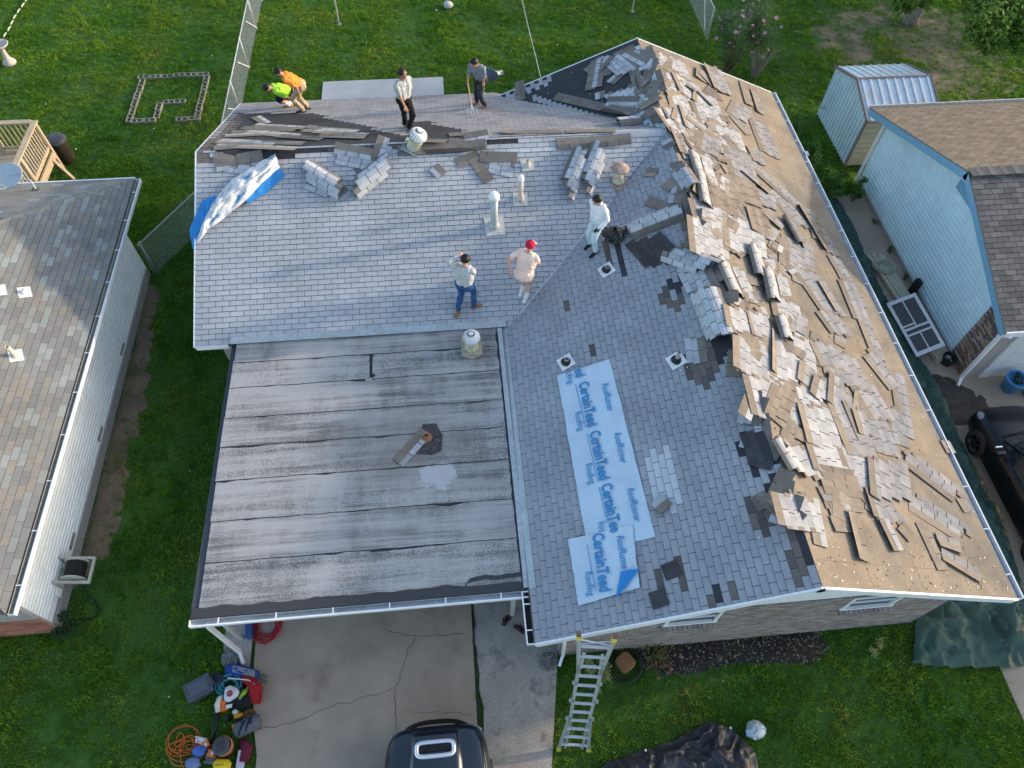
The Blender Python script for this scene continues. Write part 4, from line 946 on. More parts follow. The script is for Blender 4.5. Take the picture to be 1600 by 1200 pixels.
def tab_roof(parent, plane, regions, trange, expo, tabw, pals, classify, n_obj, key, seed, srange, lift=0.012, gap=0.0048, name='shingle', mt=None, phase=None, cg=0.0055):
    r = random.Random(seed)
    mt = mt or SHINGLE
    rest = MB()
    full = []
    nrow = int((trange[1] - trange[0]) / expo) + 1
    ncol = int((srange[1] - srange[0]) / tabw) + 2
    for i in range(nrow):
        t0 = trange[0] + i * expo
        off = (i % 2) * tabw / 2 if phase is None else (i * phase) % 1.0 * tabw
        off += r.uniform(-0.008, 0.008)
        for j in range(-1, ncol):
            s0 = srange[0] + j * tabw + off
            cs, ct = s0 + tabw / 2, t0 + expo / 2
            kd = classify(cs, ct) if classify else 'tab'
            if kd == 'skip':
                continue
            pal = pals[kd]
            ci = r.randrange(len(pal))
            rect = [(s0 + gap, t0 + cg), (s0 + tabw - gap, t0 + cg), (s0 + tabw - gap, t0 + expo + 0.001), (s0 + gap, t0 + expo + 0.001)]  # gap at each butt bares the dark underlay as a drawn shadow line
            for reg in regions:
                P = clip(rect, reg)
                if len(P) < 3:
                    continue
                area = abs(sum(P[q - 1][0] * P[q][1] - P[q][0] * P[q - 1][1] for q in range(len(P)))) / 2
                if area < 0.0006:
                    continue
                if area > 0.985 * (tabw - 2 * gap) * (expo + 0.001 - cg):
                    full.append((key(cs, ct) if key else 0, s0, t0, kd, ci))
                else:
                    tab_poly(rest, P, t0, expo, pal[ci], lift if kd != 'brown' else lift * 0.3, plane.at)
    full.sort()
    cache = {}
    loc = lambda s, t, h: (s, t, h)
    for q, (_, s0, t0, kd, ci) in enumerate(full):
        lf = lift if kd != 'brown' else lift * 0.3
        if q < n_obj:
            if (kd, ci) not in cache:
                b = MB()
                tab_poly(b, [(gap, cg), (tabw - gap, cg), (tabw - gap, expo + 0.001), (gap, expo + 0.001)], 0, expo, pals[kd][ci], lf, loc)
                cache[(kd, ci)] = b.mesh(name, mt)
            o = bpy.data.objects.new(name, cache[(kd, ci)])
            COL.objects.link(o)
            adopt(o, parent)
            o.matrix_basis = plane.frame(s0, t0, r.uniform(-0.006, 0.006), r.uniform(0, 0.0015))
        else:
            js = r.uniform(-0.002, 0.002)
            jh = r.uniform(0, 0.0015)
            tab_poly(rest, [(s0 + gap, t0 + js + cg), (s0 + tabw - gap, t0 + js + cg), (s0 + tabw - gap, t0 + expo + 0.001), (s0 + gap, t0 + expo + 0.001)], t0, expo, pals[kd][ci], lf + jh, plane.at)
    o = rest.build('shingle_courses', mt, parent)
    o['kind'] = 'stuff'
    return o


def deck(name, m, parent, plane, polys, th=0.13):
    def f(b):
        for P in polys:
            top = [plane.at(s, t) for s, t in P]
            bot = [plane.at(s, t, -th) for s, t in P]
            b.face(top)
            b.face(bot[::-1])
            k = len(P)
            for i in range(k):
                j = (i + 1) % k
                b.face([bot[i], bot[j], top[j], top[i]])
    return part(name, m, parent, f)


LN = (PN.t * 0 + Vector((0, 4.417, RZ - EN))).length      # slope lengths
LL = Vector((4.5, 0, RZ - EZ)).length
LR = Vector((4.428, 0, RZ - EZ)).length
LB = Vector((0, 4.446, RZ - EN)).length
house = thing('brick_house', 'brick house with grey shingle roof half stripped by roofers, carport in front', 'house', (1.0, 8.0, 0))

XL = 6.868
regN = [(-XL, 0), (0.19, 0), (4.5, LN), (-XL, LN)]
vy = 7.029 - 0.0
regL1 = [(0, 0), (0, LL), (-RY, LL), (-7.22, 0.0)]
regL1 = regL1[::-1]
regL2 = [(-RY, LL), (-15.453, LL), (-15.453, 0.67)][::-1]
regR = [(0, 0), (15.453, 0), (15.453, LR), (0, LR)]
regB = [(-0.55, 0.0), (XL, 0), (XL, LB), (-4.5, LB)]


def ccw(P):
    a = sum(P[i - 1][0] * P[i][1] - P[i][0] * P[i - 1][1] for i in range(len(P)))
    return P if a > 0 else P[::-1]


regN, regL1, regL2, regR, regB = map(ccw, (regN, regL1, regL2, regR, regB))
dN = deck('front_roof_slope', FELT, house, PN, [regN])
dL = deck('left_roof_slope', FELT, house, PL, [regL1, regL2])
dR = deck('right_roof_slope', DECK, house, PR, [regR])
dB = deck('rear_roof_slope', FELT, house, PB, [regB])
dR['label'] = 'stripped slope of bare tan decking'


def classer(holes, base):
    def f(s, t):
        k = base
        for kind, P in holes:
            if inpoly((s, t), P):
                k = kind
        return 'skip' if k == 'felt' else k
    return f


pal = {'tab': GREYS, 'dark': DARKGREYS, 'brown': BROWNS, 'light': LIGHTS}
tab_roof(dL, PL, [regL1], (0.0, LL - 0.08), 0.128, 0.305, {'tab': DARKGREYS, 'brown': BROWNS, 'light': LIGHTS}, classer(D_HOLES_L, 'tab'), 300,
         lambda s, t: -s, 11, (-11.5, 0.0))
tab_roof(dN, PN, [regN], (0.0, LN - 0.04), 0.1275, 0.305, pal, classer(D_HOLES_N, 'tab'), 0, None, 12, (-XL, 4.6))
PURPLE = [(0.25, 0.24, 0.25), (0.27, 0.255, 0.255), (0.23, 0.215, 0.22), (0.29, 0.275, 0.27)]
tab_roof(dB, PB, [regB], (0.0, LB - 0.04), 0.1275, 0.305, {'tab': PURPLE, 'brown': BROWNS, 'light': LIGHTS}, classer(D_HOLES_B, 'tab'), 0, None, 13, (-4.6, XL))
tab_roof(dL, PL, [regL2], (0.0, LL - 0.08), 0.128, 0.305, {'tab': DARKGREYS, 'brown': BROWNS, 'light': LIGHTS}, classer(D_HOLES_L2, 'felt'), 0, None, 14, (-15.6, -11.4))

# valley between the wings: a worked strip of metal under the cut shingles
def strip_on(b, plane, A, B, w, h=0.004, th=0.002):
    a, c = Vector(A), Vector(B)
    d = (c - a).normalized()
    n = Vector((-d.y, d.x)) * w / 2
    q = [a - n, c - n, c + n, a + n]
    top = [plane.at(p.x, p.y, h + th) for p in q]
    bot = [plane.at(p.x, p.y, h) for p in q]
    b.face(top)
    for i in range(4):
        j = (i + 1) % 4
        b.face([bot[i], bot[j], top[j], top[i]])


part('valley_edge', mat('pale_valley_edge', (0.50, 0.51, 0.53), 0.9, 0.3, 40.0), house,
     lambda b: (strip_on(b, PN, (0.45, 0.28), (2.9, 2.98), 0.035, 0.016)))
part('valley_flashing', mat('dark_valley', (0.22, 0.23, 0.26), 0.9, 0.3, 25.0, var2=0.3, scale2=3.0), house,
     lambda b: strip_on(b, PL, (-7.30, 0.10), (-11.2, 4.55), 0.22, 0.017))
part('valley_flashing', GALV, house, lambda b: strip_on(b, PB, (-0.95, 0.60), (-4.3, 4.5), 0.20, 0.017))
# ridge caps still in place beside the meeting of the ridges
for k in range(9):
    o = part('ridge_cap', SHINGLE, house, lambda b: (b.face([PN.at(3.1 + k * 0.155 + 0.006, LN - 0.15, 0.016), PN.at(3.1 + (k + 1) * 0.155, LN - 0.15, 0.022), PN.at(3.1 + (k + 1) * 0.155, LN + 0.005, 0.024), PN.at(3.1 + k * 0.155 + 0.006, LN + 0.005, 0.018)], 0, GREYS[3]),
                                                     b.face([PN.at(3.1 + k * 0.155, LN + 0.005, 0.018), PN.at(3.1 + (k + 1) * 0.155, LN + 0.005, 0.024), PB.at(-(3.1 + (k + 1) * 0.155), LB - 0.14, 0.018), PB.at(-(3.1 + k * 0.155), LB - 0.14, 0.014)], 0, GREYS[1])))

# ---------------------------------------------------------------- trim, walls, gables, windows
def rake(plane, s, t0, t1, w=0.035, hh=0.17, name='rake_board', m=WHITE):
    part(name, m, house, lambda b: b.bar(plane.at(s, t0, -hh / 2 + 0.006), plane.at(s, t1, -hh / 2 + 0.006), w, hh, up=plane.n))


rake(PL, 0.018, -0.02, LL + 0.03)
rake(PR, -0.018, -0.02, LR + 0.03)
rake(PL, -15.472, 0.68, LL + 0.03)
rake(PR, 15.472, -0.02, LR + 0.03)
rake(PN, -XL - 0.018, -0.02, LN)
rake(PB, XL + 0.018, -0.02, LB)
part('fascia_board', WHITE, house, lambda b: b.bar(PB.at(-0.3, -0.018, -0.07), PB.at(XL, -0.018, -0.07), 0.03, 0.15))
part('fascia_board', WHITE, house, lambda b: b.bar(PN.at(-XL, -0.018, -0.07), PN.at(-6.15, -0.018, -0.07), 0.03, 0.15))
WY = 0.325


def gable_front(b):
    b.face([(0.15, WY, 2.46), (8.78, WY, 2.46), (8.78, WY, 2.53), (4.5, WY, 4.30), (0.15, WY, 2.53)])


part('gable_siding', WHITE, house, gable_front)
for k in range(11):
    z = 2.60 + k * 0.15
    hw = (4.30 - z) / 0.417 - 0.06
    if hw > 0.1:
        part('gable_board', WHITE, house, lambda b: b.box((4.5, WY - 0.008, z), (2 * hw, 0.012, 0.14), Matrix.Rotation(-0.07, 3, 'X')))
for c, sz in (((4.45, 0.41, 1.225), (7.63, 0.09, 2.45)), ((0.68, 3.9, 1.225), (0.1, 6.95, 2.45)), ((8.22, 7.8, 1.225), (0.1, 14.9, 2.45)), ((1.0, 15.2, 1.225), (14.6, 0.1, 2.45)),
              ((-2.9, 7.45, 1.225), (7.2, 0.1, 2.45)), ((-6.45, 11.3, 1.225), (0.1, 7.7, 2.45))):
    part('wall', MORTAR, house, lambda b: b.box(c, sz))


def brick_courses(b, x0, x1, y, z0, z1, skip=(), seed=1, dirx=(1, 0)):
    r = random.Random(seed)
    n = 0
    z = z0
    while z + 0.057 < z1:
        x = x0 - (0.105 if n % 2 else 0)
        while x < x1:
            a, c = max(x, x0), min(x + 0.2, x1)
            if c - a > 0.03 and not any(q[0] < (a + c) / 2 < q[1] and q[2] < z < q[3] for q in skip):
                k = r.uniform(0.7, 1.3)
                col = (0.27 * k, 0.235 * k * r.uniform(0.95, 1.03), 0.215 * k * r.uniform(0.9, 1.05))
                b.box(((a + c) / 2, y, z + 0.0285), (c - a, 0.03, 0.057), None, 0, col)
            x += 0.21
        z += 0.067
        n += 1


WINS = [(2.53, 3.55), (6.02, 7.05)]
wz0, wz1 = 1.66, 2.36
bm_ = MB()
brick_courses(bm_, 0.64, 8.26, WY + 0.0, 0.02, 2.44, [(a - 0.02, c + 0.02, wz0 - 0.14, wz1) for a, c in WINS], 4)
o = bm_.build('brick_courses', BRICKM, house)
o['kind'] = 'stuff'
for a, c in WINS:
    w = part('window', WHITE, house, lambda b: (b.box(((a + c) / 2, WY + 0.01, wz1 - 0.03), (c - a, 0.08, 0.06)), b.box(((a + c) / 2, WY + 0.005, wz0 + 0.03), (c - a + 0.04, 0.10, 0.06)),
                                                 b.box((a + 0.03, WY + 0.01, (wz0 + wz1) / 2), (0.06, 0.08, wz1 - wz0 - 0.12)), b.box((c - 0.03, WY + 0.01, (wz0 + wz1) / 2), (0.06, 0.08, wz1 - wz0 - 0.12)),
                                                 b.box(((a + c) / 2, WY + 0.012, (wz0 + wz1) / 2), (c - a - 0.12, 0.05, 0.04))))
    part('pane', GLASS, w, lambda b: b.box(((a + c) / 2, WY + 0.018, (wz0 + wz1) / 2), (c - a - 0.1, 0.01, wz1 - wz0 - 0.1)))
    for k in range(11):
        x = a - 0.03 + (c - a + 0.06) * (k + 0.5) / 11
        g = random.Random(k + int(a * 10)).uniform(0.75, 1.2)
        part('sill_brick', BRICKM, w, lambda b: b.box((x, WY - 0.035, wz0 - 0.055), ((c - a + 0.06) / 11 - 0.012, 0.16, 0.075), Matrix.Rotation(0.22, 3, 'X'), 0, (0.25 * g, 0.215 * g, 0.195 * g)))


# gutters: a folded trough, a bead, and hangers across it
def gutter(a, b_, side, name='gutter', hang=0.9, parent=None, m=WHITE, w=0.12, inner=GALV, leaf=None):
    a, c = Vector(a), Vector(b_)
    sd = Vector(side).normalized()
    def f(b):
        b.bar(a + sd * w, c + sd * w, 0.012, 0.10)
        b.bar(a + sd * w + Vector((0, 0, 0.05)), c + sd * w + Vector((0, 0, 0.05)), 0.026, 0.014)
        for e in (a, c):
            b.bar(e + Vector((0, 0, 0.0)), e + sd * w, 0.010, 0.095)
    g = part(name, m, parent or house, f)
    part('trough', inner, g, lambda b: (b.bar(a + sd * w / 2 - Vector((0, 0, 0.046)), c + sd * w / 2 - Vector((0, 0, 0.046)), w, 0.008), b.bar(a + sd * 0.006, c + sd * 0.006, 0.008, 0.085)))
    n = max(1, int((c - a).length / hang))
    for k in range(n):
        p = a.lerp(c, (k + 0.5) / n)
        part('gutter_hanger', m, g, lambda b: b.bar(p + Vector((0, 0, 0.047)), p + sd * w + Vector((0, 0, 0.05)), 0.022, 0.008))
    return g


gutter((8.945, 0.0, EZ - 0.06), (8.945, 15.45, EZ - 0.06), (1, 0, 0))
gutter((-0.02, 0.0, EZ - 0.06), (-0.02, 0.93, EZ - 0.06), (-1, 0, 0), hang=0.45, inner=mat('leaf_filled_gutter', (0.035, 0.03, 0.026), 0.9, 0.5, 40.0))
gutter((-6.1, 0.955, 2.435), (-0.02, 0.955, 2.435), (0, -1, 0), hang=1.0)
# downpipes
def downpipe(pts, parent=house, m=WHITE, w=0.06):
    part('downpipe', m, parent, lambda b: [b.bar(pts[i], pts[i + 1], w, w * 1.3) for i in range(len(pts) - 1)])


downpipe([(-5.78, 0.88, 2.38), (-5.90, 0.93, 2.1), (-5.90, 0.93, 0.18), (-5.84, 0.72, 0.05)])
downpipe([(0.35, 0.22, 2.4), (0.62, 0.28, 2.2), (0.70, 0.27, 0.2), (0.62, 0.1, 0.06)])
downpipe([(9.06, 11.9, 2.42), (8.5, 11.95, 2.1), (8.35, 11.95, 0.1)])
part('gutter_bracket', GALV, house, lambda b: b.box((9.10, 12.6, EZ - 0.02), (0.10, 0.16, 0.06)))

# ---------------------------------------------------------------- carport roof of rolled roofing
CPOST = mat('carport_timber', (0.45, 0.44, 0.42), 0.7)
cd = part('carport_roof', mat('carport_edge', (0.06, 0.062, 0.075), 0.8, 0.2, 20.0), house, lambda b: b.prism([(-6.10, 0.96), (-0.04, 0.96), (-0.04, 7.0), (-6.10, 7.10)], 2.36, 2.485))
for p in ((-5.95, 1.25), (-0.25, 1.25), (-5.95, 4.2)):
    part('carport_post', CPOST, house, lambda b: b.box((p[0], p[1], 1.18), (0.09, 0.09, 2.34)))


def roll_mat():
    m = bpy.data.materials.new('rolled_roofing')
    m.use_nodes = True
    t = m.node_tree
    N, L = t.nodes, t.links
    b = N['Principled BSDF']
    b.inputs['Roughness'].default_value = 0.95
    b.inputs['Specular IOR Level'].default_value = 0.15
    g = N.new('ShaderNodeNewGeometry')
    def nz(sc, st, d=4):
        mp = N.new('ShaderNodeMapping')
        mp.inputs['Scale'].default_value = st
        L.new(g.outputs['Position'], mp.inputs['Vector'])
        n = N.new('ShaderNodeTexNoise')
        n.inputs['Scale'].default_value = sc
        n.inputs['Detail'].default_value = d
        n.inputs['Roughness'].default_value = 0.7
        L.new(mp.outputs[0], n.inputs['Vector'])
        return n.outputs['Fac']
    def mth(op, a, c):
        x = N.new('ShaderNodeMath')
        x.operation = op
        for k, v in enumerate((a, c)):
            if isinstance(v, (int, float)):
                x.inputs[k].default_value = v
            else:
                L.new(v, x.inputs[k])
        return x.outputs[0]
    def rng(s, a, c, lo, hi):
        r = N.new('ShaderNodeMapRange')
        for k, v in zip(('From Min', 'From Max', 'To Min', 'To Max'), (a, c, lo, hi)):
            r.inputs[k].default_value = v
        L.new(s, r.inputs['Value'])
        return r.outputs[0]
    streak = nz(1.0, (0.35, 6.5, 1.0), 3)
    cross = nz(1.0, (1.3, 0.5, 1.0), 3)
    speck = nz(60.0, (1, 1, 1), 3)
    dens = mth('ADD', rng(streak, 0.32, 0.68, -0.08, 0.16), rng(cross, 0.35, 0.7, -0.06, 0.09))
    val = mth('ADD', speck, dens)
    fac = rng(val, 0.50, 0.67, 0.0, 0.9)
    r = N.new('ShaderNodeMix')
    r.data_type = 'RGBA'
    L.new(fac, r.inputs[0])
    r.inputs[6].default_value = (0.37, 0.36, 0.35, 1)
    r.inputs[7].default_value = (0.10, 0.097, 0.095, 1)
    # tan dirt round the old vent hole
    sep = N.new('ShaderNodeSeparateXYZ')
    L.new(g.outputs['Position'], sep.inputs[0])
    dx = mth('DIVIDE', mth('SUBTRACT', sep.outputs[0], -2.35), 1.7)
    dy = mth('DIVIDE', mth('SUBTRACT', sep.outputs[1], 4.15), 0.95)
    d2 = mth('ADD', mth('MULTIPLY', dx, dx), mth('MULTIPLY', dy, dy))
    d2 = mth('ADD', d2, rng(nz(2.2, (1, 1, 1), 4), 0.3, 0.7, -0.55, 0.55))
    st = N.new('ShaderNodeMix')
    st.data_type = 'RGBA'
    L.new(rng(d2, 0.1, 1.25, 0.62, 0.0), st.inputs[0])
    L.new(r.outputs[2], st.inputs[6])
    st.inputs[7].default_value = (0.205, 0.185, 0.17, 1)
    # pale bare spots
    d3 = mth('ADD', mth('POWER', mth('DIVIDE', mth('SUBTRACT', sep.outputs[0], -1.55), 0.42), 2.0), mth('POWER', mth('DIVIDE', mth('SUBTRACT', sep.outputs[1], 3.42), 0.33), 2.0))
    d3 = mth('ADD', d3, rng(nz(5.0, (1, 1, 1), 4), 0.3, 0.7, -0.6, 0.6))
    sp = N.new('ShaderNodeMix')
    sp.data_type = 'RGBA'
    L.new(rng(d3, 0.55, 0.8, 0.85, 0.0), sp.inputs[0])
    L.new(st.outputs[2], sp.inputs[6])
    sp.inputs[7].default_value = (0.42, 0.43, 0.44, 1)
    L.new(sp.outputs[2], b.inputs['Base Color'])
    return m


ROLL = roll_mat()
SEAM = mat('tar_seam', (0.03, 0.03, 0.032), 0.85, 0.3, 30.0)
ys = [0.98, 1.13, 1.98, 2.80, 3.66, 4.42, 5.10, 5.86, 6.52, 7.02]


def cz(y):
    return 2.49 + 0.015 * (y - 0.96)


def wav(x, k, a=0.012):
    return a * fbm(x, k * 3.3, 1.5, 2.2) + 0.4 * a * fbm(x, k, 8.5, 9)


def roll_sheet(b, k, y0, y1, xa, xb, m=0, h=0.0):
    n = 60
    for i in range(n):
        x0, x1 = xa + (xb - xa) * i / n, xa + (xb - xa) * (i + 1) / n
        a0, a1 = y0 + wav(x0, k), y0 + wav(x1, k)
        top = cz(y1) + 0.002 + h
        lo0 = cz(y0) + 0.010 + h
        b.face([(x0, a0, lo0), (x1, a1, lo0), (x1, y1 + 0.05, top), (x0, y1 + 0.05, top)], m)
        b.face([(x0, a0, lo0 - 0.02), (x1, a1, lo0 - 0.02), (x1, a1, lo0), (x0, a0, lo0)], 1)


for k in range(1, len(ys) - 1):
    y0, y1 = ys[k], ys[k + 1]
    spans = [(-5.98 + 0.02 * math.sin(k), -0.12)]
    if k == 7:
        spans = [(-5.98, -2.99), (-2.93, -0.12)]
    for xa, xb in spans:
        s_ = part('roofing_sheet', [ROLL, SEAM], cd, lambda b: roll_sheet(b, k, y0, y1, xa, xb))
        # tar showing at the lap, wider in places
        part('lap_tar', SEAM, s_, lambda b: [b.face([(x, y0 + wav(x, k) - 0.014 - max(0, 0.07 * fbm(x, k * 1.7, 3, 1.1) - 0.006), cz(y0) + 0.0045), (x + 0.1, y0 + wav(x + 0.1, k) - 0.014 - max(0, 0.07 * fbm(x + 0.1, k * 1.7, 3, 1.1) - 0.006), cz(y0) + 0.0045),
                                                     (x + 0.1, y0 + wav(x + 0.1, k) + 0.01, cz(y0) + 0.0045), (x, y0 + wav(x, k) + 0.01, cz(y0) + 0.0045)]) for x in [xa + 0.1 * q for q in range(int((xb - xa) / 0.1))]])
part('tar_edge', mat('granular_tar', (0.05, 0.05, 0.055), 0.9, 0.5, 60.0), cd, lambda b: [b.face([(x, 0.965, 2.4935), (x + 0.1, 0.965, 2.4935), (x + 0.1, 1.15 + 0.05 * fbm(x + 0.1, 2, 2, 1.5) + (0.14 if x > -1.2 else 0), 2.5065), (x, 1.15 + 0.05 * fbm(x, 2, 2, 1.5) + (0.14 if x > -1.1 else 0), 2.5065)]) for x in [-6.08 + 0.1 * q for q in range(60)]])
part('tar_seam', SEAM, cd, lambda b: [b.face([(-2.985 + 0.07 * fbm(y, 1, 1, 5), y, cz(y) + 0.012), (-2.925 + 0.08 * fbm(y, 2, 5, 5), y, cz(y) + 0.012), (-2.925 + 0.08 * fbm(y + 0.05, 2, 5, 5), y + 0.05, cz(y) + 0.012), (-2.985 + 0.07 * fbm(y + 0.05, 1, 1, 5), y + 0.05, cz(y) + 0.012)]) for y in [5.88 + 0.05 * q for q in range(13)]])
part('tar_seam', SEAM, cd, lambda b: [b.face([(-0.13 - 0.04 * abs(fbm(y, 1, 1, 2)), y, cz(y) + 0.0155), (-0.05, y, cz(y) + 0.0155), (-0.05, y + 0.1, cz(y + 0.1) + 0.0155), (-0.13 - 0.04 * abs(fbm(y + 0.1, 1, 1, 2)), y + 0.1, cz(y + 0.1) + 0.0155)]) for y in [1.2 + 0.1 * q for q in range(57)]])
part('flashing', GALV, house, lambda b: strip_on(b, PN, (-6.1, 0.075), (0.1, 0.075), 0.16, 0.022))
part('flashing', GALV, house, lambda b: strip_on(b, PL, (-7.1, 0.07), (-0.95, 0.07), 0.13, 0.022))
part('flashing', GALV, house, lambda b: b.bar((-0.05, 1.0, 2.515), (-0.05, 7.0, 2.605), 0.10, 0.02))

# old vent hole with its tar patch, on the carport
part('tar_patch', mat('cracked_tar', (0.055, 0.05, 0.048), 0.85, 0.7, 14.0, stain_or_shade=(0.25, 0.24, 0.23), stain_or_shade_scale=13.0, stain_or_shade_pos=0.6), cd,
     lambda b: b.prism([(-2.03, 3.94), (-1.66, 3.88), (-1.49, 3.98), (-1.46, 4.32), (-1.58, 4.62), (-1.86, 4.62), (-1.98, 4.30)], 2.50, 2.556))
part('vent_stub', mat('rusty_metal', (0.26, 0.12, 0.06), 0.8, 0.3, 25.0), cd, lambda b: b.lathe((-1.79, 4.29, 2.55), [(0.12, 0.0), (0.10, 0.03), (0.06, 0.04), (0.055, 0.10), (0.04, 0.10), (0.04, 0.02)], 14))

# ---------------------------------------------------------------- roof vents and pipes (fixed to the house)
def turbine_parts(parent, M, head, neck, flash):
    def xf(b):
        b.v = [tuple(M @ Vector(p)) for p in b.v]
    b = MB()
    b.box((0, 0, 0.004), (0.46, 0.46, 0.008))
    xf(b)
    b.build('flashing_plate', flash, parent)
    b = MB()
    b.lathe((0, 0, 0), [(0.16, 0.008), (0.158, 0.05), (0.145, 0.16), (0.15, 0.22), (0.16, 0.235), (0.15, 0.245)], 20)
    xf(b)
    b.build('neck', neck, parent, True)
    b = MB()
    b.lathe((0, 0, 0), [(0.14, 0.245), (0.165, 0.30), (0.165, 0.38), (0.12, 0.45), (0.05, 0.485), (0.0, 0.49)], 20, col=(0.1, 0.1, 0.1))
    xf(b)
    b.build('core', mat('dark_vent_core', (0.10, 0.10, 0.10), 0.7), parent, True)
    for k in range(18):
        a = 2 * math.pi * k / 18
        b = MB()
        pts_ = []
        for q in range(7):
            f = q / 6
            z = 0.25 + 0.235 * f
            rr = 0.195 * math.sqrt(max(0.0, 1 - ((f - 0.42) / 0.62) ** 2)) * (1 if f < 0.98 else 0.3)
            rr = max(rr, 0.035)
            pts_.append((rr, z, a + 0.35 * f))
        for q in range(6):
            r0, z0, a0 = pts_[q]
            r1, z1, a1 = pts_[q + 1]
            w0, w1 = 0.025 * r0 / 0.19 + 0.003, 0.025 * r1 / 0.19 + 0.003
            def pp(r_, a_, z_, t_):
                return (r_ * math.cos(a_) - t_ * math.sin(a_), r_ * math.sin(a_) + t_ * math.cos(a_), z_)
            b.face([pp(r0 - 0.012, a0, z0, -w0), pp(r0 + 0.004, a0, z0, w0), pp(r1 + 0.004, a1, z1, w1), pp(r1 - 0.012, a1, z1, -w1)])
        xf(b)
        b.build('fin', head, parent, True)
    b = MB()
    b.lathe((0, 0, 0), [(0.0, 0.497), (0.05, 0.494), (0.055, 0.484)][::-1], 14)
    xf(b)
    b.build('crown_cap', head, parent, True)


WHITEMETAL = mat('white_enamel', (0.72, 0.71, 0.69), 0.45, 0.08, 10.0)
CREAM = mat('cream_enamel', (0.55, 0.50, 0.36), 0.5, 0.15, 8.0, var2=0.2)
v = part('roof_vent', mat('tan_flashing', (0.36, 0.31, 0.23), 0.6, 0.25, 14.0), cd, lambda b: b.lathe((-0.72, 6.45, 2.575), [(0.25, 0.0), (0.24, 0.02), (0.19, 0.06), (0.165, 0.12), (0.16, 0.18)], 8))
tv = Matrix.Translation((-0.72, 6.45, 2.70))
turbine_parts(v, tv, WHITEMETAL, CREAM, mat('tan_flashing', (0.36, 0.31, 0.23)))


def pipe(px, py, plane_z, top, r, cap, m, capm, flash=0.17, fm=None, name='vent_pipe', collar=True):
    g = part(name, m, house, lambda b: b.lathe((px, py, plane_z), [(r * 1.5, 0.02), (r * 1.45, 0.10), (r * 1.05, 0.14), (r, 0.16), (r, top), (r * 0.8, top), (r * 0.8, top - 0.05)] if collar else [(r, -0.05), (r, top), (r * 0.75, top), (r * 0.75, top - 0.08)], 16), True)
    if cap:
        part('cap', capm, g, lambda b: b.lathe((px, py, plane_z + top), [(cap * 0.8, -0.02), (cap, 0.0), (cap, 0.09), (cap * 0.85, 0.125), (cap * 0.4, 0.145), (0.0, 0.15)], 16), True)
    return g


PIPEG = mat('grey_flue', (0.40, 0.42, 0.42), 0.5, 0.1, 10.0, metal=0.2)
SEALANT = mat('pale_sealant', (0.50, 0.50, 0.46), 0.8, 0.3, 18.0)
RUSTW = mat('rust_stained_white', (0.52, 0.47, 0.42), 0.6, 0.2, 12.0, stain_or_shade=(0.30, 0.15, 0.08), stain_or_shade_scale=9.0, stain_or_shade_pos=0.52)
RUST = mat('rusty_cap', (0.30, 0.20, 0.15), 0.8, 0.3, 14.0, stain_or_shade=(0.42, 0.38, 0.34), stain_or_shade_scale=8.0, stain_or_shade_pos=0.5)


def boot(plane, s, t, w, m, ang=0.0, hh=0.02):
    M = plane.frame(s, t, ang, hh)
    return part('pipe_flashing', m, house, lambda b: b.box(M.translation, (w, w, 0.008), M))


boot(PN, 0.03, 2.47, 0.46, SEALANT, 0.05)
pipe(0.02, 9.30, 3.53, 0.88, 0.085, 0.125, PIPEG, WHITEMETAL)
boot(PN, 0.69, 3.12, 0.34, SEALANT, -0.05)
pipe(0.69, 9.90, 3.77, 0.60, 0.06, 0.072, RUSTW, WHITEMETAL)
boot(PN, 0.94, 4.00, 0.30, SEALANT, 0.1)
pipe(0.94, 10.70, 4.09, 0.22, 0.04, 0, RUSTW, RUSTW)
pipe(3.10, 10.24, 3.90, 0.36, 0.10, 0, mat('faded_cream_metal', (0.50, 0.48, 0.36), 0.6, 0.2, 9.0, stain_or_shade=(0.32, 0.19, 0.12), stain_or_shade_scale=7.0, stain_or_shade_pos=0.5), RUST)
part('vent_hood', RUST, house, lambda b: b.lathe((3.10, 10.24, 4.25), [(0.11, 0.0), (0.21, 0.02), (0.22, 0.05), (0.17, 0.10), (0.10, 0.13), (0.0, 0.14)], 16), True)
boot(PN, 3.12, 3.42, 0.36, RUST, 0.3)
for (x, y, hh, rr, tilt) in ((2.44, 7.72, 0.10, 0.055, 0.3), (1.27, 5.60, 0.14, 0.05, 0.3), (3.33, 4.86, 0.30, 0.04, 0.28)):
    z = EZ + 0.4171 * x
    boot(PL, -y, x * LL / 4.5, 0.33, WHITEMETAL, tilt)
    part('rubber_collar', BLACKP, house, lambda b: b.lathe((x, y, z), [(0.12, 0.03), (0.10, 0.055), (rr + 0.015, 0.075), (rr + 0.008, 0.11)], 16), True)
    pipe(x, y, z, hh, rr, 0, mat('grey_pvc', (0.33, 0.31, 0.29), 0.6), None, name='vent_pipe', collar=False)
# dish fixed at the rear eave
DISHB = mat('slate_blue_dish', (0.11, 0.14, 0.22), 0.5, 0.1, 10.0)
dm = Matrix.Translation((0.36, 15.95, 3.12)) @ Matrix.Rotation(rad(-62), 4, 'X') @ Matrix.Rotation(rad(15), 4, 'Y')


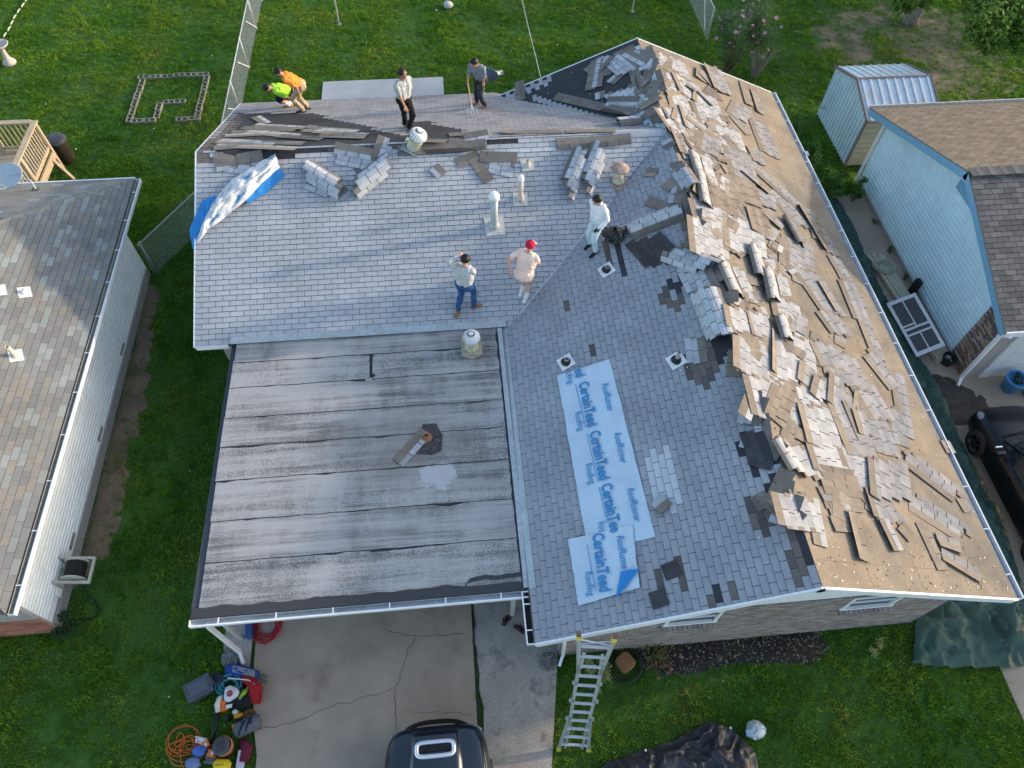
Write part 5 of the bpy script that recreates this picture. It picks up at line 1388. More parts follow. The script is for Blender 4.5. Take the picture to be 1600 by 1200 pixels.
def dish_parts(parent, M, m, rx, ry, depth, lnb_m, arm=(0, -0.42, 0.40)):
    b = MB()
    b.grid(lambda u, v: M @ Vector((rx * (0.02 + 0.98 * v) * math.cos(u * 2 * math.pi), ry * (0.02 + 0.98 * v) * math.sin(u * 2 * math.pi), depth * v * v)), 30, 7)
    d = b.build('reflector', m, parent, True)
    sd = d.modifiers.new('thick', 'SOLIDIFY')
    sd.thickness = 0.012
    A = M @ Vector((0, -ry * 0.95, depth * 0.9))
    Bp = M @ Vector(arm)
    part('arm', GALV, parent, lambda b: b.bar(A, Bp, 0.03, 0.04))
    part('receiver', lnb_m, parent, lambda b: (b.bar(Bp - Vector((0.09, 0, 0)), Bp + Vector((0.09, 0, 0.02)), 0.09, 0.09), b.tube([Bp, Bp.lerp(M @ Vector((0, 0, 0.05)), 0.3)], [0.05, 0.06], 10)))


dsh = thing('satellite_dish', 'slate blue satellite dish on post behind the rear roof edge', 'satellite dish', (0.30, 16.0, 2.6))
dish_parts(dsh, dm, DISHB, 0.30, 0.36, 0.06, mat('pale_plastic', (0.6, 0.6, 0.57), 0.5), arm=(0.30, 0.34, 0.36))
part('mast', GALV, dsh, lambda b: b.tube([(0.22, 15.90, 2.45), (0.22, 16.0, 2.75), (0.36, 15.98, 3.06)], 0.022, 8))
part('mast_foot', GALV, dsh, lambda b: b.box((0.22, 15.86, 2.62), (0.14, 0.16, 0.02), Matrix.Rotation(-0.38, 3, 'X')))
def txt(body, M, size, m, parent, name='lettering', sx=1.0, bold=0.0, shear=0.0, fit=None):
    cu = bpy.data.curves.new(name, 'FONT')
    cu.body = body
    cu.size = size
    cu.offset = bold
    cu.shear = shear
    cu.align_x = 'CENTER'
    cu.align_y = 'CENTER'
    cu.resolution_u = 3
    t = bpy.data.objects.new(name + '_curve', cu)
    COL.objects.link(t)
    bpy.context.view_layer.update()
    me = bpy.data.meshes.new_from_object(t.evaluated_get(bpy.context.evaluated_depsgraph_get()))
    bpy.data.objects.remove(t)
    me.name = name
    if fit:
        xs = [v_.co.x for v_ in me.vertices]
        sx = fit / (max(xs) - min(xs))
    S = Matrix.Diagonal((sx, 1, 1, 1))
    me.transform(M @ S)
    me.materials.clear()
    me.materials.append(m)
    o = bpy.data.objects.new(name, me)
    COL.objects.link(o)
    if parent:
        adopt(o, parent)
    return o


PRINTW = mat('white_print', (0.7, 0.7, 0.7), 0.6)
txt('NG', Matrix.Translation(dm @ Vector((0.05, 0.06, 0.035))) @ dm.to_3x3().to_4x4() @ Matrix.Rotation(0.0, 4, 'Z'), 0.10, PRINTW, dsh)

# ---------------------------------------------------------------- loose shingles torn off the roof
LT = [(0.335, 0.336, 0.342), (0.365, 0.366, 0.37), (0.31, 0.312, 0.32), (0.35, 0.35, 0.354)]
BT = [(0.37, 0.39, 0.42), (0.40, 0.42, 0.45), (0.345, 0.365, 0.395)]
DULL = [(0.235, 0.232, 0.238), (0.26, 0.256, 0.26), (0.215, 0.214, 0.222), (0.25, 0.24, 0.235)]
HB = [(0.205, 0.168, 0.135), (0.225, 0.185, 0.148), (0.185, 0.155, 0.128), (0.24, 0.20, 0.158)]
HG = [(0.17, 0.15, 0.135), (0.15, 0.135, 0.12), (0.19, 0.165, 0.145)]
FB = [(0.045, 0.045, 0.05), (0.06, 0.058, 0.06)]
UNDER = (0.05, 0.046, 0.044)
EXPO, TABW = 0.127, 0.305


def slab_profile(form, V, rnd):
    """Cross profile of a torn slab: arc length v in [0, V] to (across, height)."""
    if form == 'roll':
        R = V / 2.5
        return lambda v: (R * math.sin((v - V / 2) / R), R * math.cos((v - V / 2) / R) - R * math.cos(V / 2 / R) + 0.012)
    if form == 'tube':
        R = V / 4.4
        return lambda v: (R * math.sin((v - V / 2) / R), R * math.cos((v - V / 2) / R) + R)
    if form == 'bunch':
        H = rnd.uniform(0.10, 0.17)
        def f(v):
            w = max(0.0, (v - 0.35 * V) / (0.65 * V))
            return (v - V / 2 - 0.22 * V * w * w, H * math.sin(min(1.0, w * 1.05) * math.pi * 0.82))
        return f
    if form == 'edge':
        H = rnd.uniform(0.02, 0.06)
        return lambda v: (v - V / 2, H * max(0.0, (v / V - 0.3) / 0.7) ** 2)
    return lambda v: (v - V / 2, 0.0)


def strip_mesh(b, M, prof, v0, u0, n, col_t, col_h, rnd, seed, wav_a, head=True, last=0.0, tooth=0.0):
    """One three-tab shingle strip: slotted tabs below, unbroken headlap above, with thickness and dark underside."""
    def place(u, v, off):
        y, z = prof(v)
        y2, z2 = prof(v + 0.01)
        d = Vector((0, y2 - y, z2 - z)).normalized()
        nrm = Vector((0, -d.z, d.y))
        z += wav_a * (0.5 + fbm(u * 0.8 + seed, v * 0.8, seed, 1.0, 1)) + last * max(0, u) ** 2
        return M @ (Vector((u, y, z)) + nrm * off)

    def piece(ua, ub, va, vb, col, nu, nv):
        def h(v):
            return 0.005 + 0.0065 * max(0.0, 1 - (v - v0) / 0.30)
        for i in range(nu):
            for j in range(nv):
                a, c = ua + (ub - ua) * i / nu, ua + (ub - ua) * (i + 1) / nu
                p, q = va + (vb - va) * j / nv, va + (vb - va) * (j + 1) / nv
                b.face([place(a, p, h(p)), place(c, p, h(p)), place(c, q, h(q)), place(a, q, h(q))], 0, col)
                b.face([place(a, q, h(q) - 0.004), place(c, q, h(q) - 0.004), place(c, p, h(p) - 0.004), place(a, p, h(p) - 0.004)], 0, UNDER)
        for i in range(nu):
            a, c = ua + (ub - ua) * i / nu, ua + (ub - ua) * (i + 1) / nu
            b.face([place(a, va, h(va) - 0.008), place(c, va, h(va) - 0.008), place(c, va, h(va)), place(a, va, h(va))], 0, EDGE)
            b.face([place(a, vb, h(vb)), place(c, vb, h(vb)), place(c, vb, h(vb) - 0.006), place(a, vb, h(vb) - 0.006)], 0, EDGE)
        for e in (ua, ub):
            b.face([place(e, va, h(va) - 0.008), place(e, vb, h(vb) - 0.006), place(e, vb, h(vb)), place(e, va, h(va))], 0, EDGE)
    for k in range(n):
        g = rnd.uniform(0.84, 1.12)
        piece(u0 + k * TABW + 0.008, u0 + (k + 1) * TABW - 0.008, v0 + 0.004, v0 + EXPO, tuple(x * g for x in col_t), 2, 2)
    b.face([place(u0 + 0.01, v0 + 0.01, 0.0025), place(u0 + n * TABW - 0.01, v0 + 0.01, 0.0025), place(u0 + n * TABW - 0.01, v0 + EXPO + 0.02, 0.0025), place(u0 + 0.01, v0 + EXPO + 0.02, 0.0025)] if n == 1 else
           [place(u0 + 0.01 + (n * TABW - 0.02) * q / (2 * n), v0 + 0.01, 0.0025) for q in range(2 * n + 1)] + [place(u0 + 0.01 + (n * TABW - 0.02) * q / (2 * n), v0 + EXPO + 0.02, 0.0025) for q in range(2 * n, -1, -1)], 0, (0.07, 0.06, 0.055))
    if head:
        piece(u0 + 0.004, u0 + n * TABW - 0.004, v0 + EXPO, v0 + EXPO + 0.165, col_h, max(2, 2 * n), 2)
    else:
        if tooth:
            piece(u0 + n * TABW - 0.004, u0 + n * TABW + tooth, v0 - 0.01, v0 + EXPO - 0.012, col_h, 1, 1)
        for ua in (u0 + 0.004, u0 + n * TABW - 0.15):
            piece(ua, ua + 0.146, v0 + EXPO, v0 + EXPO + 0.12, col_h, 1, 2)


def loose(idx, plane, s, t, ang, length, rows, kind, form, label, group, h0=None):
    rnd = random.Random(idx * 7 + 3)
    n = max(1, round(length / TABW))
    V = rows * EXPO + 0.165
    prof = slab_profile(form, V, rnd)
    h = h0 if h0 is not None else 0.007 + 0.0035 * (idx % 6)
    M = plane.frame(s, t, ang, h) @ Matrix.Rotation(rnd.uniform(-0.010, 0.010), 4, 'X') @ Matrix.Rotation(rnd.uniform(-0.008, 0.008), 4, 'Y')
    tabs = {'dull': DULL, 'tab': LT, 'blue': BT, 'brown': HB, 'grey': HG, 'felt': FB}[kind]
    heads = {'dull': HB, 'tab': HB, 'blue': HG, 'brown': HB, 'grey': HG, 'felt': FB}[kind]
    drift = max(-0.13, min(0.13, EXPO * math.tan(ang))) + rnd.uniform(-0.02, 0.02)
    wa = rnd.uniform(0.004, 0.012) if form in ('flat', 'edge', 'bunch') else 0.008
    if rows == 1:
        b = MB()
        strip_mesh(b, M, prof, 0.0, -n * TABW / 2, n, rnd.choice(tabs), rnd.choice(heads), rnd, idx, wa, True, rnd.choice((0, 0, 0.0, 0.06)))
        o = b.build('shingle_strip', OLDTAB)
        return tag(o, label, 'shingle', group)
    root = thing('shingle_patch', label, 'shingle patch', tuple(M.translation), group)
    for i in range(rows):
        b = MB()
        m = n
        u0 = -n * TABW / 2 + drift * (i - rows / 2) + (0.03 if i % 2 else -0.03) + rnd.uniform(-0.012, 0.012)
        strip_mesh(b, M, prof, i * EXPO, u0, m, rnd.choice(tabs), rnd.choice(heads), rnd, idx, wa, i == rows - 1, 0.0, rnd.uniform(0.05, 0.10) if (kind in ('tab', 'dull') and rows > 2) else 0.0)
        b.build('shingle_strip', OLDTAB, root)
    return root


PLACE = {'R': ('on right slope', 'front gable'), 'LB': ('on black felt at the far end', 'long ridge'), 'L': ('beside long ridge on left slope', 'front gable'),
         'B': ('on rear slope', 'left gable'), 'N': ('just below front ridge', 'left gable'), 'C': ('beside the tar patch on the carport', '')}
ORD_ = ['first', 'second', 'third', 'fourth', 'fifth', 'sixth', 'seventh', 'eighth', 'ninth', 'tenth', 'eleventh', 'twelfth', 'thirteenth', 'fourteenth', 'fifteenth', 'sixteenth', 'seventeenth', 'eighteenth', 'nineteenth', 'twentieth']
ORD = ORD_ + ['twenty-' + x for x in ORD_[:9]] + ['thirtieth'] + ['thirty-' + x for x in ORD_[:9]]
LOOK = {'dull': 'mid grey', 'tab': 'pale', 'blue': 'blue grey', 'brown': 'brown', 'grey': 'dark grey', 'felt': 'black'}
rows_ = []
for i, (pl, s, t, ang, ln, rows, kind, form, z) in enumerate(D_LOOSE):
    size = ('fragment' if ln < 0.45 else 'strip') if rows == 1 else ('small patch' if rows < 4 else ('patch' if rows < 7 else 'large patch'))
    shape = {'flat': '', 'edge': '', 'bunch': 'humped ', 'roll': 'curled ', 'tube': 'curled '}[form]
    band = ''
    if z[0] in 'Rr':
        band = 'near the ridge' if t > 3.3 else ('midway down' if t > 1.9 else 'near the gutter')
        zz, order = 'R', s
        if rows == 1 and ln < 0.45:
            band += (', front part', ', middle part', ', rear part')[0 if s < 5 else (1 if s < 10 else 2)]
    elif z == 'LB':
        zz, order = z, -t
    elif z == 'L':
        zz, order = z, -s
    elif z == 'B':
        zz, order = z, -s
    else:
        zz, order = z, s
    rows_.append((('%s%s shingle %s' % (shape, LOOK[kind], size), band, zz), order, i))
for key in sorted(set(r[0] for r in rows_)):
    mem = sorted(r[1:] for r in rows_ if r[0] == key)
    for q, (_, i) in enumerate(mem):
        pl, s, t, ang, ln, rows, kind, form, z = D_LOOSE[i]
        where, ref = PLACE[key[2]]
        lb = key[0] + ' ' + where + ((' ' + key[1]) if key[1] else '')
        if len(mem) > 1:
            lb += ', ' + ORD[q] + ' from ' + ref
        loose(i, PLANES[pl], s, t, ang, ln, rows, kind, form, lb, 'torn shingles ' + where)

# flakes, nail heads and chips swept across the roof: too small and many to count
def flakes():
    r = random.Random(5)
    b = MB()
    def chip(p, pl, sz, col, h=0.004):
        a = r.uniform(0, 6.28)
        k = r.choice((3, 4))
        ring = [(p[0] + sz * r.uniform(0.6, 1.2) * math.cos(a + q * 6.28 / k), p[1] + sz * r.uniform(0.6, 1.2) * math.sin(a + q * 6.28 / k)) for q in range(k)]
        top = [pl.at(x, y, h + 0.004) for x, y in ring]
        bot = [pl.at(x, y, h - 0.004) for x, y in ring]
        b.face(top, 0, col)
        for q in range(k):
            w = (q + 1) % k
            b.face([bot[q], bot[w], top[w], top[q]], 0, col)
    for _ in range(420):
        s, t = r.uniform(0.1, 15.3), LR * abs(r.random()) ** 1.0
        if r.random() < 0.35:
            s = abs(r.gauss(0.15, 0.5)) + 0.04
            t = r.uniform(0.05, LR)
        if s > 15.4:
            continue
        chip((s, t), PR, r.uniform(0.008, 0.022), r.choice(((0.75, 0.72, 0.62), (0.6, 0.58, 0.5), (0.10, 0.12, 0.05), (0.12, 0.09, 0.06))))
    for _ in range(60):
        s, t = -r.uniform(11.6, 15.4), r.uniform(1.0, LL)
        if inpoly((s, t), regL2):
            chip((s, t), PL, r.uniform(0.01, 0.02), (0.7, 0.68, 0.62))
    for _ in range(30):
        s, t = -r.uniform(0.3, 9.0), r.uniform(3.3, 4.7)
        chip((s, t), PL, r.uniform(0.008, 0.018), (0.65, 0.63, 0.55), 0.02)
    o = b.build('roof_chips', OLDTAB)
    o['kind'] = 'stuff'
    o['label'] = 'pale chips and flakes scattered over the bare roof decking'


flakes()
# sheet joints of the bare decking
for k in range(6):
    part('decking_joint', mat('joint_brown', (0.19, 0.14, 0.09), 0.95), dR, lambda b: strip_on(b, PR, (0.45 + k * 2.44, 0.02), (0.45 + k * 2.44, LR - 0.05), 0.012, 0.0005, 0.001))
for k in range(3):
    part('decking_joint', mat('joint_brown', (0.19, 0.14, 0.09), 0.95), dR, lambda b: strip_on(b, PR, (0.02, 1.22 * (k + 1)), (15.4, 1.22 * (k + 1)), 0.012, 0.0005, 0.001))

# ---------------------------------------------------------------- printed underlayment sheets
SHEETW = mat('pale_blue_sheet', (0.46, 0.57, 0.665), 0.38, 0.06, 14.0, var2=0.09, scale2=1.8)
SHEETB = mat('bright_blue_sheet', (0.025, 0.20, 0.50), 0.45, 0.08, 6.0)
SHEETG = mat('white_grey_sheet', (0.60, 0.60, 0.59), 0.5, 0.06, 5.0)
INK = mat('blue_ink', (0.03, 0.22, 0.47), 0.6, 0.05)
INKL = mat('light_blue_ink', (0.20, 0.42, 0.62), 0.6, 0.05)


def flat_sheet(name, corners, label, seed, extra):
    """corners: (s, t) of near-left, far-left, far-right, near-right on the left slope."""
    A, B_, C_, D_ = [Vector(c) for c in corners]
    root = thing(name, label, 'roofing sheet', tuple(PL.at(*((A + B_ + C_ + D_) / 4))))
    def f(u, v):
        p = A.lerp(B_, u).lerp(D_.lerp(C_, u), v)
        e = 0.5 + 0.5 * min(1, 10 * min(u, 1 - u, v, 1 - v))
        h = 0.016 + extra + 0.006 * (1 + fbm(p.x * 0.8 + seed, p.y * 2.0, seed, 1.6)) + 0.016 * max(0.0, 1 - 5 * abs(fbm(p.x * 0.7, p.y * 2.2, seed + 5, 1.5, 2))) * e
        p = p + Vector((0.014 * fbm(u * 3, v * 3, seed, 2), 0.014 * fbm(u * 3 + 5, v * 3, seed, 2)))
        return PL.at(p.x, p.y, h)
    b = MB()
    b.grid(f, 60, 24)
    b.build('sheet', SHEETW, root, True)
    return root, f


S1, _ = flat_sheet('roofing_sheet_roll', D_SHEET1, 'long pale blue printed underlayment sheet laid on the left slope', 2, 0.0)
S2, _ = flat_sheet('roofing_sheet_piece', D_SHEET2, 'short pale blue printed sheet with folded corner by the ladder', 5, 0.018)


def print_on(root, items, ang, hh):
    for body, s, t, size, sx, bold, m, sh, fit in items:
        M = PL.frame(s, t, ang, hh)
        txt(body, M, size, m, root, 'lettering', sx, bold, sh, fit)


PK = {'C': (0.30, 0.80, 0.0075, INK, 0.0, 1.07 / 11), 'R': (0.19, 0.82, 0.001, INK, 0.0, 0.43 / 7), 'U': (0.19, 0.80, 0.002, INK, 0.25, 0.68 / 10), 'S': (0.075, 0.95, 0.0, INKL, 0.0, 0.42 / 12)}
for root, items, ang, hh in ((S1, D_PRINT1, D_ANG1, 0.050), (S2, D_PRINT2, D_ANG2, 0.068)):
    print_on(root, [(b_, s, t, PK[k][0], PK[k][1], PK[k][2], PK[k][3], PK[k][4], PK[k][5] * len(b_)) for b_, k, s, t in items], ang, hh)
for (root, L_, hh) in ((S1, D_LINES1, 0.050), (S2, D_LINES2, 0.068)):
    for (a, c) in L_:
        part('printed_line', INK, root, lambda b: strip_on(b, PL, a, c, 0.012, hh - 0.002, 0.002))
# folded-over corner of the short sheet
c0, c1, c2 = D_FOLD
part('folded_corner', SHEETB, S2, lambda b: b.grid(lambda u, v: PL.at(*(Vector(c0).lerp(Vector(c1), u).lerp(Vector(c2), v)), 0.075 + 0.03 * math.sin(math.pi * u) * (1 - v) + 0.01 * v), 8, 8), True)


# crumpled sheet lying over the left gable edge: two white faces along a fold, blue underside showing at flap and end
def crumple():
    C_ = D_CRUMPLE
    root = thing('crumpled_sheet', 'crumpled white and bright blue printed sheet draped at the left roof corner', 'roofing sheet', C_['U'][2])
    def cat(pts_, u):
        n = len(pts_) - 1
        f = u * n
        i = min(int(f), n - 1)
        return Vector(pts_[i]).lerp(Vector(pts_[i + 1]), f - i)
    def face(A, B_, name, m, nu, nv, amp, seed):
        b = MB()
        def f(u, v):
            p = cat(A, u).lerp(cat(B_, u), v)
            k = math.sin(math.pi * v)
            return p + PN.n * amp * (fbm(u * 7, v * 2, seed) + 0.5 * abs(fbm(u * 3 + v * 5, v * 4, seed + 3))) * (0.4 + 0.6 * k)
        b.grid(f, nu, nv)
        b.build(name, m, root, True)
        return f
    f1 = face(C_['U'], C_['M'], 'white_face', SHEETG, 40, 8, 0.09, 1)
    f2 = face(C_['M'], C_['L'], 'white_face', SHEETG, 40, 8, 0.09, 4)
    face(C_['L'][3:], C_['F'], 'blue_flap', SHEETB, 16, 5, 0.03, 6)
    face(C_['E'], C_['E2'], 'blue_end', SHEETB, 10, 10, 0.04, 9)
    for body, f, u, v, sz in (('RoofRunner', f2, 0.22, 0.5, 0.15), ('oofRun', f2, 0.52, 0.5, 0.15), ('CertainT', f1, 0.86, 0.6, 0.17), ('Roof', f1, 0.6, 0.5, 0.12)):
        p = f(u, v)
        e1 = (f(u + 0.05, v) - f(u - 0.05, v)).normalized()
        e2 = (f(u, v - 0.1) - f(u, v + 0.1)).normalized()
        nn = e1.cross(e2).normalized()
        if nn.dot(PN.n) < 0:
            nn = -nn
        e2 = nn.cross(e1)
        M = Matrix((e1, e2, nn)).transposed().to_4x4()
        M.translation = p + nn * 0.02
        txt(body, M, sz, INK, root, 'lettering', 0.8, 0.004)
    return root


crumple()

# tipped-over turbine vent on the stripped ridge
tb = thing('turbine_vent', 'white turbine vent with cream neck lying tipped on the stripped front ridge', 'roof vent', D_TURB)
Mt = Matrix.Translation(D_TURB) @ Matrix.Rotation(rad(-18), 4, 'Z') @ Matrix.Rotation(rad(-4), 4, 'X') @ Matrix.Rotation(rad(20), 4, 'Y')
Mt = Mt @ Matrix.Translation((0, 0, 0.02)) @ Matrix.Scale(1.12, 4)
turbine_parts(tb, Mt, WHITEMETAL, CREAM, mat('dull_blue_flashing', (0.22, 0.28, 0.30), 0.6, 0.2, 9.0))


# black bag on the slope
def bag():
    p = PL.at(*D_BAG, 0.02)
    def f(u, v):
        a, z = u * 2 * math.pi, v
        r_ = 0.24 * math.sin(math.pi * min(1, 0.12 + z * 0.83)) * (1 + 0.35 * fbm(math.cos(a) * 1.4, math.sin(a) * 1.4, z * 3, 1.6))
        return p + Vector((r_ * math.cos(a), r_ * math.sin(a), 0.36 * z + 0.05 * fbm(math.cos(a) * 2, math.sin(a) * 2, z * 2)))
    b = MB()
    b.grid(f, 28, 14)
    tag(b.build('rubbish_bag', mat('shiny_black_plastic', (0.012, 0.012, 0.012), 0.22, 0.2, 30.0, spec=0.5)), 'crumpled black plastic bag behind the person in white on the slope', 'bag')


bag()

# ---------------------------------------------------------------- people
SKIN = {k: mat('skin_' + k, c, 0.6, 0.08, 20.0) for k, c in (('tan', (0.42, 0.23, 0.15)), ('brown', (0.30, 0.155, 0.095)), ('fair', (0.55, 0.31, 0.23)))}


def ik(a, c, l1, l2, hint):
    """Middle joint of a two-bone limb from a to c, bent towards hint; the end is pulled in if out of reach."""
    a, c, hint = Vector(a), Vector(c), Vector(hint)
    d = c - a
    L = d.length
    mx = (l1 + l2) * 0.995
    if L > mx:
        c = a + d * mx / L
        d = c - a
        L = mx
    x = (l1 * l1 - l2 * l2 + L * L) / (2 * L)
    h = math.sqrt(max(0.0, l1 * l1 - x * x))
    u = d.normalized()
    w = hint - u * hint.dot(u)
    w = w.normalized() if w.length > 1e-5 else u.orthogonal().normalized()
    return a + u * x + w * h, c


def capsule(bm, a, c, ra, rc, seg=10):
    a, c = Vector(a), Vector(c)
    d = c - a
    L = max(d.length, 1e-4)
    q = d.to_track_quat('Z', 'Y').to_matrix() if d.length > 1e-4 else Matrix.Identity(3)
    rings = []
    for k in range(1, 5):
        th = math.pi / 2 * k / 4
        rings.append((ra * math.sin(th), -ra * math.cos(th)))
    for k in range(0, 4):
        th = math.pi / 2 * k / 4
        rings.append((rc * math.cos(th), L + rc * math.sin(th)))
    vs_ = []
    for r, z in rings:
        vs_.append([bm.verts.new(a + q @ Vector((r * math.cos(6.28319 * s / seg), r * math.sin(6.28319 * s / seg), z))) for s in range(seg)])
    p0, p1 = bm.verts.new(a + q @ Vector((0, 0, -ra))), bm.verts.new(a + q @ Vector((0, 0, L + rc)))
    for i in range(len(vs_) - 1):
        for s in range(seg):
            bm.faces.new((vs_[i][s], vs_[i][(s + 1) % seg], vs_[i + 1][(s + 1) % seg], vs_[i + 1][s]))
    for s in range(seg):
        bm.faces.new((p0, vs_[0][(s + 1) % seg], vs_[0][s]))
        bm.faces.new((p1, vs_[-1][s], vs_[-1][(s + 1) % seg]))


def segdist(P, a, c, ra, rc):
    a, c = np.array(a), np.array(c)
    d = c - a
    L2 = max(float(d @ d), 1e-8)
    t = np.clip(((P - a) @ d) / L2, 0, 1)
    return np.linalg.norm(P - (a + t[:, None] * d), axis=1) - (ra + (rc - ra) * t)


def hand(segs, wrist, fwd, palm_n, side, grip, s):
    """Palm, four unequal fingers with a knuckle bend, and a thumb from the side of the palm."""
    f, n = Vector(fwd).normalized(), Vector(palm_n)
    n = (n - f * n.dot(f)).normalized()
    w = f.cross(n) * side
    k = 0.085 * s
    wrist = Vector(wrist)
    for q in (-1, 0, 1):
        segs.append((wrist + w * 0.022 * q * s, wrist + f * k + w * 0.026 * q * s, 0.018 * s, 0.016 * s, 'skin'))
    ln = (0.070, 0.080, 0.074, 0.058)
    for q in range(4):
        b0 = wrist + f * k + w * (0.033 - 0.022 * q) * s
        d1 = (f * math.cos(grip) + n * math.sin(grip)).normalized()
        d2 = (f * math.cos(grip * 2.3) + n * math.sin(grip * 2.3)).normalized()
        m_ = b0 + d1 * ln[q] * 0.5 * s
        segs.append((b0, m_, 0.0095 * s, 0.009 * s, 'skin'))
        segs.append((m_, m_ + d2 * ln[q] * 0.5 * s, 0.009 * s, 0.0075 * s, 'skin'))
    t0 = wrist + f * 0.025 * s + w * 0.03 * s
    t1 = t0 + (f * 0.5 + w * 0.8 + n * 0.3).normalized() * 0.045 * s
    segs.append((t0, t1, 0.013 * s, 0.011 * s, 'skin'))
    segs.append((t1, t1 + (f * 0.9 + n * 0.5).normalized() * 0.035 * s, 0.011 * s, 0.009 * s, 'skin'))


def person(label, pelvis, yaw, lean, ankles, hands, mats, head=(0, 0), side_lean=0.0, sleeve='short', trousers='long', hair=None, height=1.75, feet_yaw=None,
           knee=None, elbow=None, twist=0.0, glove=(None, None), grip=0.5, cap=False, build_=1.0, shirt_tail=0.0):
    """A standing, bending or striding figure. Everything is in metres; yaw 0 faces +Y, positive turns left."""
    s = height / 1.75
    pel = Vector(pelvis)
    Y = Matrix.Rotation(yaw, 3, 'Z')
    fw, rt = Y @ Vector((0, 1, 0)), Y @ Vector((1, 0, 0))
    up = Vector((0, 0, 1))
    axis = (up * math.cos(lean) + fw * math.sin(lean) + rt * math.sin(side_lean)).normalized()
    tf = (fw * math.cos(lean) - up * math.sin(lean)).normalized()
    T2 = Matrix.Rotation(twist, 3, axis)
    tr, tf = T2 @ rt, T2 @ tf
    k = build_
    waist = pel + axis * 0.16 * s
    chest = pel + axis * 0.34 * s
    neck = pel + axis * 0.50 * s
    hy, hp = head
    hfw = (Matrix.Rotation(hy, 3, 'Z') @ fw)
    hup = (axis * 0.35 + up * 0.75 * math.cos(hp) + hfw * math.sin(hp) * 1.0).normalized()
    hc = neck + hup * 0.175 * s
    face = (hfw - hup * hfw.dot(hup)).normalized()
    side = hup.cross(face) * -1
    S = []
    add = lambda a, c, ra, rc, l: S.append((Vector(a), Vector(c), ra * s, rc * s, l))
    # torso
    hipL, hipR = pel - rt * 0.085 * s, pel + rt * 0.085 * s
    add(hipL, hipR, 0.125 * k, 0.125 * k, 'pants')
    for q in (-1, 1):
        add(pel + tr * 0.06 * q * s + axis * 0.06 * s, chest + tr * 0.085 * q * s, 0.118 * k, 0.125 * k, 'shirt')
        add(chest + tr * 0.08 * q * s, neck + tr * 0.10 * q * s - axis * 0.05 * s, 0.118 * k, 0.085 * k, 'shirt')
        add(neck + tr * 0.06 * q * s - axis * 0.03 * s, neck + tr * 0.185 * q * s - axis * 0.055 * s, 0.06, 0.066, 'shirt')
    add(pel + axis * 0.1 * s, neck - axis * 0.08 * s, 0.115 * k, 0.10, 'shirt')
    if shirt_tail:
        add(pel - rt * 0.07 * s - axis * shirt_tail, pel + rt * 0.07 * s - axis * shirt_tail, 0.145 * k, 0.145 * k, 'shirt')
        add(pel - rt * 0.05 * s, pel + rt * 0.05 * s, 0.15 * k, 0.15 * k, 'shirt')
    add(neck - axis * 0.02 * s, hc - hup * 0.06 * s, 0.058, 0.055, 'skin')
    # head: skull, jaw, nose, ears
    add(hc - face * 0.012 * s + hup * 0.02 * s, hc + face * 0.012 * s + hup * 0.025 * s, 0.098, 0.094, 'skin')
    add(hc + face * 0.03 * s - hup * 0.03 * s, hc + face * 0.042 * s - hup * 0.075 * s, 0.068, 0.045, 'skin')
    add(hc + face * 0.098 * s + hup * 0.0 * s, hc + face * 0.112 * s - hup * 0.028 * s, 0.012, 0.015, 'skin')
    for q in (-1, 1):
        add(hc + side * 0.094 * q * s - face * 0.005 * s + hup * 0.012 * s, hc + side * 0.096 * q * s - hup * 0.02 * s, 0.018, 0.014, 'skin')
        add(hc + side * 0.034 * q * s + face * 0.088 * s + hup * 0.018 * s, hc + side * 0.030 * q * s + face * 0.089 * s + hup * 0.018 * s, 0.012, 0.012, 'dark')
    add(hc + face * 0.092 * s - hup * 0.058 * s + side * 0.018 * s, hc + face * 0.092 * s - hup * 0.058 * s - side * 0.018 * s, 0.009, 0.009, 'lip')
    # arms
    for q in (0, 1):
        sg = -1 if q == 0 else 1
        sh = neck + tr * 0.19 * sg * s - axis * 0.06 * s
        eh = elbow[q] if elbow else (-tf * 0.8 + tr * sg * 0.5 - up * 0.4)
        el, wr = ik(sh, hands[q], 0.285 * s, 0.255 * s, eh)
        lab = 'shirt'
        fl = 'shirt' if sleeve == 'long' else 'skin'
        if sleeve == 'short':
            md = sh.lerp(el, 0.72)
            add(sh, md, 0.066, 0.060, 'shirt')
            add(md, el, 0.044, 0.040, 'skin')
        else:
            add(sh, el, 0.064, 0.050, 'shirt')
        add(el, wr, 0.047 if sleeve == 'long' else 0.042, 0.034 if sleeve == 'long' else 0.027, fl)
        fwd = (wr - el).normalized()
        S2_ = []
        hand(S2_, wr, fwd, tf if abs(fwd.dot(tf)) < 0.9 else -up, sg, grip, s)
        for a, c, ra, rc, l in S2_:
            S.append((a, c, ra, rc, glove[q] or l))
    # legs
    for q in (0, 1):
        sg = -1 if q == 0 else 1
        hp_ = pel + rt * 0.09 * sg * s - up * 0.02 * s
        ank = Vector(ankles[q]) + up * 0.085 * s
        kh = knee[q] if knee else fw
        kn, ank = ik(hp_, ank, 0.43 * s, 0.42 * s, kh)
        if trousers == 'long':
            add(hp_, kn, 0.092 * k, 0.066, 'pants')
            add(kn, ank + up * 0.02, 0.066, 0.058, 'pants')
        else:
            mid = hp_.lerp(kn, 0.98)
            add(hp_, mid, 0.098 * k, 0.084, 'pants')
            add(kn, kn.lerp(ank, 0.35), 0.052, 0.056, 'skin')
            add(kn.lerp(ank, 0.3), ank, 0.056, 0.040, 'skin')
            add(kn.lerp(ank, 0.62), ank, 0.047, 0.045, 'sock')
        fy = feet_yaw[q] if feet_yaw else yaw
        fd = Matrix.Rotation(fy, 3, 'Z') @ Vector((0, 1, 0))
        sole = ank - up * 0.05 * s
        sl = mats.get('slope', Vector((0, 0, 0)))
